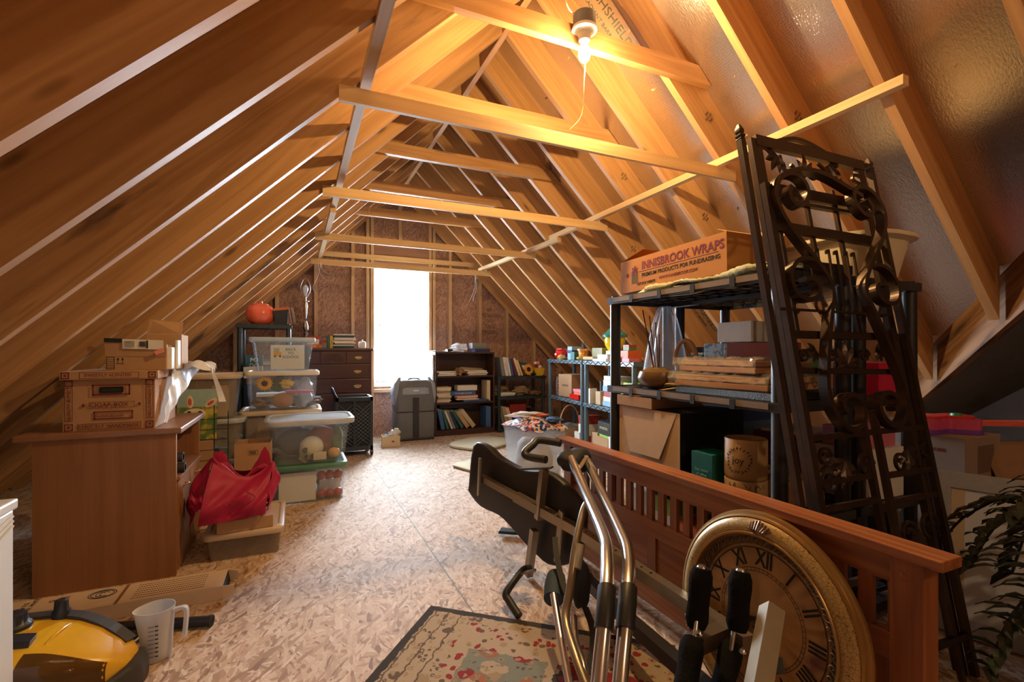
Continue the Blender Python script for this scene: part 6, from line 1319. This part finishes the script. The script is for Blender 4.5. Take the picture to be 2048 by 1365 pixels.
soft('snack_bag', 'orange snack bag on the spread snack bags', 'bag', (1.80, 3.48, .50), (.09,.06,.015), CM['orange'], 61, .2); soft('snack_bag', 'bright blue snack bag at the right on the spread snack bags', 'bag', (1.87, 3.33, .475), (.07,.06,.02), CM['blue'], 62, .2)
soft('white_wrap', 'white plastic wrapping bunched on the snack tub', 'wrap', (1.70, 3.50, .50), (.13,.07,.022), WRAP, 63, .25)
soft('tub_contents', 'pale packets inside the clear snack tub', 'packets', (1.74, 3.42, .012), (.15,.16,.17), col('pale_packets', 200,195,190, .7, var=.3, nscale=20), 64, .1)
# ================================================================ things on and around the big black shelf
INN = pm('carton_tan', srgb(176,120,62), .8, var=.06, nscale=20); PUR = pm('plum_ink', srgb(110,36,66), .8)
ic = thing('fundraising_carton', 'long brown open carton with plum fundraising lettering on the top shelf', 'carton', (1.555, 1.374, 1.345), rot=(R(-1.0), 0, 0))
w_, l_, h_ = .33, .676, .165
bm = B()
for a in ((0,.004,0,l_),(w_-.004,w_,0,l_),(.004,w_-.004,0,.004),(.004,w_-.004,l_-.004,l_)): box(bm, a[0], a[1], a[2], a[3], 0, h_)
box(bm, .004, w_-.004, .004, l_-.004, 0, .004); obj('carton', bm, INN, ic)
obj('flap', loft(B(), [[(w_-.004,0,h_),(w_,0,h_),(w_,l_,h_),(w_-.004,l_,h_)],[(w_+.05,.0,h_+.07),(w_+.054,.0,h_+.07),(w_+.054,l_,h_+.07),(w_+.05,l_,h_+.07)]]), INN, ic)
obj('flap', loft(B(), [[(.0,.003,h_),(w_,.003,h_),(w_,0,h_),(.0,0,h_)],[(.05,.09,h_+.035),(w_-.04,.09,h_+.035),(w_-.04,.087,h_+.035),(.05,.087,h_+.035)]]), INN, ic)
obj('flap', loft(B(), [[(.0,l_-.003,h_),(w_,l_-.003,h_),(w_,l_,h_),(.0,l_,h_)],[(.03,l_-.14,h_+.045),(w_-.03,l_-.14,h_+.045),(w_-.03,l_-.137,h_+.045),(.03,l_-.137,h_+.045)]]), INN, ic)
cy_ = l_*.43
text('lettering', 'INNISBROOK WRAPS', .054, PUR, ic, onX(-.0008, cy_-.03, .118), sx=.97, bold=.0012); text('lettering', 'PREMIUM PRODUCTS FOR FUNDRAISING', .026, INK, ic, onX(-.0008, cy_-.02, .072), sx=1.0, bold=.0004); text('lettering', 'WWW.INNISBROOK.COM', .02, PUR, ic, onX(-.0008, cy_-.02, .040)); text('lettering', 'VISIT OUR WEBSITE', .019, INK, ic, onX(-.0008, cy_+.19, .032), sx=.8)
obj('rule', bx(-.001, 0, cy_-.25, cy_+.24, .092, .0935), PUR, ic)
bm = B()
for k in range(5): box(bm, -.001, 0, l_-.135+.0-.0+k*.010, l_-.129+k*.010, .04, .085-.008*abs(k-2)*-1)
obj('printed_gift', bm, pm('slate_ink', srgb(60,70,70), .8), ic)
bm = B()
for k in range(6):
    a = R(60*k+20); prism(bm, [(0,0),(.018*math.cos(a-.35), .018*math.sin(a-.35)),(.026*math.cos(a), .026*math.sin(a)),(.018*math.cos(a+.35), .018*math.sin(a+.35))], 0, .0008, M=onX(-.0006, l_-.112, .105))
for k in range(5):
    a = R(72*k); prism(bm, [(0,0),(.009*math.cos(a-.4), .009*math.sin(a-.4)),(.012*math.cos(a), .012*math.sin(a)),(.009*math.cos(a+.4), .009*math.sin(a+.4))], 0, .0008, M=onX(-.0006, l_-.055, .088))
obj('printed_bow', bm, PUR, ic)
TW = pm('pale_green_terry', srgb(176,180,150), .95, var=.12, nscale=120, bump=.8)
tw = thing('towel', 'pale green towel bunched under the fundraising carton', 'towel')
obj('rolled_edge', tube(B(), smoothpath([(1.522+.008*math.sin(5*k), 1.12+.062*k, 1.327+.012*max(0, math.sin(1.1*k-.6))) for k in range(12)], 4), [.005+.012*max(0, math.sin(.22*j-1))+.005*math.sin(1.3*j)**2 for j in range(45)], 10), TW, tw, True)
obj('towel_sheet', sheet(B(), lambda u, v: (1.515+.33*v+.0*u, 1.10+.80*u, 1.322+.010*math.sin(23*u)*(.4+.6*v)+.012*math.sin(9*u+2*v)+.018*max(0, .22-v)*4*(.6+.4*math.sin(17*u))-(.045*max(0,.06-v)/.06 if u > .25 else 0)), 60, 20, .006), TW, tw, True)
tu = thing('oval_tub', 'large cream plastic tub on top of the back-to-back shelf, behind the iron gate', 'tub', (2.12, 1.33, 1.317))
obj('tub', loft(B(), [sec2(.30,.44,0,.10), sec2(.34,.52,.15,.12), sec2(.39,.58,.16,.14), sec2(.39,.58,.175,.14), sec2(.34,.52,.175,.12), sec2(.29,.43,.01,.10)]), pm('cream_tub', srgb(226,214,186), .4, var=.03), tu, True)
ibox('dark_tray', 'dark flat tray on the near end of the top shelf behind the gate', 'tray', (1.75, 1.18, 1.316), (.28,.16,.035), CM['black'])
# middle level, z = .856
zm_ = .857
pt_ = thing('clay_pot', 'round brown pot with incense sticks on the middle shelf', 'pot', (1.585, 1.80, zm_))
obj('pot', lathe(B(), [(0,0),(.05,0),(.085,.02),(.098,.05),(.088,.08),(.05,.095),(.045,.10),(.04,.095)], 28), pm('glazed_brown', srgb(110,84,50), .3, var=.2, nscale=9, coat=.4), pt_, True)
for k, (dx, dy) in enumerate(((-.02,.09),(.0,.065),(.025,.05),(-.01,.075),(.03,.03))): obj('incense_stick', tube(B(), [(dx*.3, dy*.2, .05), (dx, dy, .38-.03*k)], .003, 5), pm('incense', srgb(96,44,30), .7), pt_)
bg_ = obj('hanging_bag', sheet(B(), lambda u, v: (1.77+(.02+.085*(1-v)**.6)*math.cos(2*math.pi*u)+.006*math.sin(14*u*3), 1.955+(.02+.115*(1-v)**.6)*math.sin(2*math.pi*u)+.006*math.sin(17*u*3), .88+.39*v-.04*0*u), 40, 20), clear('thin_white_film', (.86,.88,.92), .30, .25), None, True); tag(bg_, 'translucent white plastic bag hanging under the top shelf', 'bag')
bh = thing('bamboo_handle_bag', 'dark bag with a round bamboo handle on the middle shelf', 'bag', (1.60, 1.64, zm_))
obj('handle', tube(B(), [(.0, .062*math.cos(R(a)), .12+.085*math.sin(R(a))+.02) for a in range(-20, 201, 11)], .0095, 8), pm('bamboo', srgb(150,116,84), .5), bh, True); obj('bag', crumple((0.02,0,.06), .04, .08, .06, CM['black'], '', 70), CM['black'], bh, True)
def frame_stack(label, c, s, rz=0, rx=0):
    t = thing('canvas_bundle', label, 'canvases', c, rot=(R(rx), 0, R(rz))); w, l, h = s
    for k in range(2): obj('wood_bar', bx(-w/2, w/2, -l/2+.01*k, l/2-.008*k, h*.5*k+.002, h*.5*(k+1)-.003, bev=.002), pm('raw_pine', srgb(186,132,76), .7, var=.15, nscale=30), t)
    obj('plastic_wrap', loft(B(), [[(x+.006*math.sin(40*y+z*60), y, z) for x, y, z in [(-w/2-.006,-l/2-.006,-.001),(-w/2-.006,-l/4,-.001),(-w/2-.006,0,-.001),(-w/2-.006,l/4,-.001),(-w/2-.006,l/2+.02,-.001),(w/2,l/2+.02,-.001),(w/2,-l/2,-.001)]]]+[[(x+.008*math.sin(37*y+z_*80), y, z_+.006*math.sin(31*y)) for x, y in [(-w/2-.008,-l/2-.008),(-w/2-.008,-l/4),(-w/2-.008,0),(-w/2-.008,l/4),(-w/2-.008,l/2+.03),(w/2,l/2+.03),(w/2,-l/2)]] for z_ in (h*.5, h+.004)]), clear('shiny_wrap', (.92,.9,.86), .14, .06), t)
    obj('crinkled_sheet', sheet(B(), lambda u, v: (-w/2-.012+(w*.8)*u, -l/2+(l+.03)*v, h+.006+.006*abs(math.sin(29*v+15*u))*abs(math.sin(17*u+8*v))-.03*max(0, .12-u)/.12+.004*math.sin(41*v+20*u)), 24, 46), clear('crinkled_wrap', (.93,.92,.9), .13, .05), t)
    return t
frame_stack('upper bundle of wood bars wrapped in shiny plastic on the middle shelf', (1.69, 1.42, zm_+.092), (.30,.40,.05), -3)
frame_stack('lower bundle of wood bars wrapped in crinkled plastic on the middle shelf', (1.68, 1.40, zm_+.030), (.32,.44,.05), 2)
ibox('mesh_tray', 'black mesh mat under the wrapped wood bars', 'mat', (1.67, 1.38, zm_), (.31,.46,.026), pm('black_mesh', (.02,.022,.03), .5, bump=1, nscale=300), 0)
t = thing('cable_coil', 'coil of yellow and black cable at the front of the middle shelf', 'cable', (1.575, 1.66, zm_))
for k in range(4): obj('loop', tube(B(), smoothpath([(.045*math.cos(a)+.004*k, .11*math.sin(a)-.01*k, .008+.006*k+.01*math.sin(2*a+k)) for a in [2*math.pi*j/10 for j in range(10)]], 3, True), .004, 6, closed=True), [pm('yellow_cable', srgb(190,160,80), .5), INK][k % 2], t)
ibox('white_box', 'white and grey box topmost on the middle shelf', 'box', (1.765, 1.45, zm_+.215), (.17,.17,.085), pm('matte_white_box', srgb(190,190,185), .7), 0)
ibox('patterned_box', 'blue and white patterned box beside the dull red box', 'box', (1.76, 1.56, zm_+.001+.0), (.14,.12,.21), blotch('blue_toile', srgb(140,155,165), srgb(50,70,95), 50, .48, .56, .6), 0)
ibox('red_box', 'dull red box under the white and grey box', 'box', (1.78, 1.39, zm_+.150), (.20,.20,.062), pm('dull_red', srgb(128,64,58), .6), 4)
ibox('brown_box', 'brown box under the dull red box', 'box', (1.78, 1.39, zm_+.001+.145-.002-.0), (.02,.02,.004), CARD, 0) if False else None
ibox('tin_canister', 'cream canister with a teal band behind the bamboo handle', 'canister', (1.76, 1.70, zm_), (.07,.07,.17), CREAM, 0, band=(.8,.95), bandmat=CM['teal'])
# back shelf middle and lower levels
ibox('green_box', 'green and black box on the back-to-back shelf middle level', 'box', (2.12, 1.55, zm_), (.26,.22,.16), CM['green'])
ibox('pink_bag', 'bright pink paper bag at the near end of the back-to-back shelf', 'bag', (2.17, 1.21, zm_), (.22,.16,.13), pm('hot_pink', srgb(200,30,70), .6), 10)
ibox('dark_carton', 'dark carton in the middle of the back-to-back shelf', 'carton', (2.12, 1.85, zm_), (.28,.26,.20), CM['navy'])
ibox('puzzle_box', 'blue boxed puzzle with red flower picture on the back-to-back shelf', 'box', (2.10, 1.85, .442), (.3,.3,.30), CM['blue'], 0, band=(.3,.8), bandmat=CM['skyblue'])
ibox('magenta_box', 'magenta box with white paper on the back-to-back shelf', 'box', (2.12, 1.47, .442), (.28,.26,.22), pm('plum_card', srgb(120,44,80), .6), 0); ibox('white_papers', 'white papers on the magenta box', 'papers', (2.12, 1.47, .664), (.24,.22,.015), PAPER, 8)
ibox('white_tub', 'white flat container at the near end of the back-to-back shelf', 'container', (2.15, 1.23, .442), (.26,.20,.20), PAPER, 0); ibox('pink_toy_box', 'pink toy box on the white flat container', 'box', (2.15, 1.23, .644), (.22,.16,.08), CM['pink'])
# level z = .44
zl = .442
wn = thing('wine_carton', 'large black and tan corrugated appliance carton on the lower shelf', 'carton', (1.515, 1.585, zl))
obj('carton', bx(0, .385, 0, .425, 0, .32, bev=.002), pm('black_card', (.012,.014,.022), .6), wn)
obj('tan_side', bx(-.001, .0, .001, .424, .001, .319), CARDL, wn)
obj('folded_flap', loft(B(), [[(-.002,.02,.318),(-.002,.41,.318),(-.001,.41,.318),(-.001,.02,.318)],[(-.012,.12,.10),(-.012,.33,.10),(-.008,.33,.10),(-.008,.12,.10)]]), CARDL, wn)
obj('printed_tool', tube(B(), smoothpath([(.30,-.0005,.21),(.24,-.0005,.21),(.235,-.0005,.222),(.222,-.0005,.222),(.215,-.0005,.205),(.222,-.0005,.188),(.235,-.0005,.188),(.24,-.0005,.2),(.30,-.0005,.2)], 2), .0012, 4), pm('faded_ink', (.12,.11,.1), .7), wn)
ibox('flat_carton', 'flat brown carton lying on the black appliance carton', 'carton', (1.66, 1.88, zl+.322), (.32,.26,.05), CARD, 0)
tl = ibox('teal_box', 'teal box with small white writing on the lower shelf', 'box', (1.575, 1.465, zl), (.12,.11,.175), pm('teal_card', srgb(10,96,92), .45), 0, txt='See more\nof what\nyou love', tm=pm('pale_teal', srgb(110,170,160), .6), ts=.018, face='X')
CN = pm('beige_stoneware', srgb(186,152,108), .5, var=.04)
def canister(label, c, r, h, wreath=False):
    t = thing('canister', label, 'canister', c); obj('body', lathe(B(), [(0,0),(r*.9,0),(r*.97,.006),(r,.014),(r,h-.004),(r*.98,h),(r*.92,h),(r*.9,h-.012),(0,h-.014)], 36), CN, t, True)
    # front of the jar towards the camera
    ph = math.atan2(-c[1], -c[0])-R(20); bm = B()
    def P(s_, z): a = ph+s_/r; return (( r+.0006)*math.cos(a), (r+.0006)*math.sin(a), z)
    if wreath:
        random.seed(5)
        for k in range(44):
            a = 2*math.pi*k/44; q = .042+random.uniform(-.004,.004); b = a+random.uniform(.4,1.0)*(1 if k % 2 else -1); s0, z0 = q*math.cos(a), h*.5+q*math.sin(a); tube(bm, [P(s0, z0), P(s0+.010*math.cos(b), z0+.010*math.sin(b))], .0011, 4)
        obj('printed_wreath', bm, INK, t)
        text('lettering', 'joy', .036, INK, t, Matrix.Translation((r*1.0*math.cos(ph)+.001*math.cos(ph), r*math.sin(ph)+.001*math.sin(ph), h*.5)) @ Euler((R(90), 0, ph+R(90))).to_matrix().to_4x4())
    else:
        random.seed(6)
        for k in range(60):
            s0, z0 = random.uniform(-r*1.3, r*1.3), random.uniform(.01, h-.02); b = random.uniform(.6, 2.4); tube(bm, [P(s0, z0), P(s0+.016*math.cos(b), z0+.016*math.sin(b))], .0010, 4)
        obj('printed_twigs', bm, INK, t)
    return t
canister('beige canister with twig print under the joy canister', (1.60, 1.325, zl), .077, .098); canister('beige canister with the word joy in a wreath on the lower shelf', (1.60, 1.325, zl+.0985), .077, .155, True)
ibox('brown_carton', 'brown carton behind the canisters on the lower shelf', 'carton', (1.78, 1.36, zl), (.18,.34,.10), CARD)
# bottom level seen through the footboard slats
for c, s_, m, lb in (((1.70,1.93,.062),(.26,.18,.28),CM['white'],'white boxed item seen through the far footboard slats'),((1.68,1.74,.062),(.28,.16,.30),CM['lime'],'pale green box seen through the footboard slats'),((1.66,1.56,.062),(.26,.14,.22),CM['orange'],'orange and green box seen through the footboard slats'),((1.66,1.39,.062),(.26,.14,.28),pm('grass_green', srgb(40,130,50), .5, var=.3),'bright green box seen through the middle footboard slats'),((1.70,1.24,.062),(.26,.22,.20),PAPER,'white flat container seen through the near footboard slats')):
    ibox('boxed_item', lb, 'box', c, s_, m, 0, band=(.55,.75) if m is not PAPER else None, bandmat=PAPER)
# ---------------------------------------------------------------- right-hand wing
bxg = thing('shipping_carton', 'tall grey-brown shipping carton under the pink toy guitar', 'carton', (2.60, 1.06, 0))
obj('carton', bx(0, .30, 0, .28, 0, .66, bev=.003), pm('grey_cardboard', srgb(150,128,112), .85), bxg); text('lettering', 'ng.com', .035, REDINK, bxg, onX(-.001, .12, .60)); obj('side_label', bx(.10, .24, -.001, 0, .50, .62), pm('faded_label', srgb(110,90,76), .8), bxg)
gt = thing('toy_guitar', 'pink and purple toy guitar with an orange neck on the tall shipping carton', 'guitar', (2.72, 1.20, .662), rot=(0, 0, R(-30)))
PKT = pm('toy_pink', srgb(205,80,120), .4); PUT = pm('toy_purple', srgb(120,60,170), .4)
gb_ = [(x, y) for x, y in [(-.16+.0,0),(-.15,.07),(-.10,.095),(-.04,.07),(.0,.05),(.04,.07),(.10,.09),(.14,.05),(.15,0),(.14,-.05),(.10,-.09),(.04,-.07),(0,-.05),(-.04,-.07),(-.10,-.095),(-.15,-.07)]]
gb_ = [(p.x, p.y) for p in smoothpath([(x, y, 0) for x, y in gb_], 3, True)]
obj('body_back', prism(B(), gb_, 0, .02), PUT, gt); obj('body', prism(B(), [(x*.97, y*.97) for x, y in gb_], .02, .065), PKT, gt); obj('soundboard', prism(B(), [(x*.8, y*.8) for x, y in gb_], .065, .078), pm('toy_red', srgb(205,50,50), .4), gt)
obj('neck', bx(.14, .40, -.02, .02, .03, .055, bev=.006), pm('toy_salmon', srgb(225,100,80), .45), gt); obj('headstock', bx(.38, .46, -.028, .028, .028, .058, bev=.01), PKT, gt); obj('button', lathe(B(), [(0,.012),(.02,.01),(.022,0)], 16, c=(.05,-.02,.078)), pm('toy_green', srgb(60,150,100), .4), gt, True)
tc_ = thing('toy_cheetah_piece', 'small pink and green toy lying behind the toy guitar', 'toy', (2.80, 1.36, .001+.0)) if False else None
pf = thing('picture_frame', 'silver-grey picture frame with a blank white picture leaning before the cartons', 'picture frame', (2.14, .985, 0), rot=(R(0), 0, R(-72)))
pf.matrix_world = T(2.17, 1.0, .004) @ T(rz=-72) @ T(rx=-9)
FR = pm('brushed_silver_wood', srgb(175,180,190), .45, var=.15, nscale=60)
for nm, a in (('rail', (0,.60,.52,.58)), ('rail', (0,.60,0,.06)), ('stile', (0,.06,.06,.52)), ('stile', (.54,.60,.06,.52))): obj(nm, bx(a[0], a[1], -.012, .012, a[2], a[3], bev=.002), FR, pf)
obj('picture', bx(.06,.54,-.002,.004,.06,.52), pm('pale_blue_paper', srgb(225,234,246), .6, var=.03), pf); obj('mat_edge', bx(.062,.10,-.004,-.002,.062,.518), CREAM, pf)
cu_ = thing('tufted_cushion', 'tan tufted cushion behind the picture frame', 'cushion', (3.05, .98, .42), rot=(R(65), 0, R(-20)))
obj('pad', sheet(B(), lambda u, v: (-.25+.5*u, -.2+.4*v, .05+.05*(math.sin(math.pi*u)*math.sin(math.pi*v))**.5-.022*sum(math.exp(-((u-a)**2+(v-b)**2)/.0025) for a in (.3,.6,.85) for b in (.3,.7))), 40, 32, .05), pm('tan_suede', srgb(150,116,84), .8, var=.1), cu_, True)
for a in (.3,.6,.85): 
    for b in (.3,.7): obj('button', blob(B(), (-.25+.5*a, -.2+.4*b, .078), .009, (1,1,.5), 2), pm('tan_button', srgb(110,82,58), .7), cu_, True)
ibox('wood_crate', 'low brown wooden crate under the tufted cushion', 'crate', (3.25, 1.05, 0), (.45,.4,.40), wood('crate_wood', (.22,.11,.05), (.13,.06,.025), vary=0), -20)
for c, s_, m, lb in (((2.45,.62,0),(.30,.24,.10),wood('orange_plank', (.40,.20,.08), (.26,.12,.05), vary=0),'low orange-brown wooden box under the palm leaves'),((2.62,1.55,0),(.30,.36,.30),CM['black'],'black box in the dark corner behind the tall shipping carton'),((3.45,1.62,0),(.36,.30,.62),pm('old_plank', srgb(96,66,44), .8, var=.3),'old upright wood chest in the dark side wing'),((3.75,1.0,0),(.3,.3,.5),CM['black'],'dark crate at the back of the side wing')):
    ibox('storage_box', lb, 'box', c, s_, m, 0)
# palm
pl = thing('potted_palm', 'dark green artificial palm in a black pot at the right edge', 'plant', (2.02, .47, 0))
obj('pot', lathe(B(), [(0,0),(.075,0),(.10,.16),(.108,.165),(.108,.18),(.095,.18),(.09,.15),(0,.15)], 24), BLACKP, pl, True); obj('soil', lathe(B(), [(.0,.152),(.092,.152)], 20), INK, pl)
LF = pm('palm_green', srgb(38,52,40), .38, var=.3, nscale=30, spec=.6); random.seed(21)
fr_specs = [(-170,.40,.55,.30),(165,.36,.62,.26),(120,.30,.62,.22),(-140,.40,.50,.26),(85,.42,.58,.22),(-100,.30,.56,.18),(30,.40,.60,.2),(-60,.3,.5,.2),(0,.38,.50,.2),(215,.30,.66,.14),(170,.25,.46,.16),(-120,.25,.40,.2),(65,.35,.50,.2),(150,.34,.44,.26),(200,.30,.72,.12),(140,.25,.70,.12),(100,.22,.66,.3)]
for az, hz, up, dr in fr_specs:
    a = R(az); d = Vector((math.cos(a), math.sin(a), 0)); s_ = Vector((-d.y, d.x, 0)); L0 = hz
    sp = smoothpath([(0,0,.15), tuple(d*L0*.15+Vector((0,0,.15+(up-.15)*.55))), tuple(d*L0*.5+Vector((0,0,up))), tuple(d*L0*.85+Vector((0,0,up-dr*.4))), tuple(d*L0*1.05+Vector((0,0,up-dr)))], 5)
    f = obj('frond_stem', tube(B(), sp, .004, 5), LF, pl)
    bm = B(); n = len(sp)
    for i in range(6, n, 1):
        for sg in (-1, 1):
            p = sp[i]; ln = .10*(1-.45*(i-6)/(n-6))+random.uniform(-.015,.015); q = (s_*sg*.85+d*.55+Vector((0,0,-.15+random.uniform(-.2,.15)))).normalized(); w0 = .0155; nn = q.cross(Vector((0,0,1))).normalized()
            P_ = [p, p+q*ln*.4+Vector((0,0,.006)), p+q*ln*.75, p+q*ln+Vector((0,0,-.015))]
            loft(bm, [[P_[j]+nn*w0*k_, P_[j]+Vector((0,0,.002)), P_[j]-nn*w0*k_, P_[j]-Vector((0,0,.0012))] for j, k_ in enumerate((.25,1,.8,.06))])
    obj('leaflets', bm, LF, f)
# dark stand behind the palm
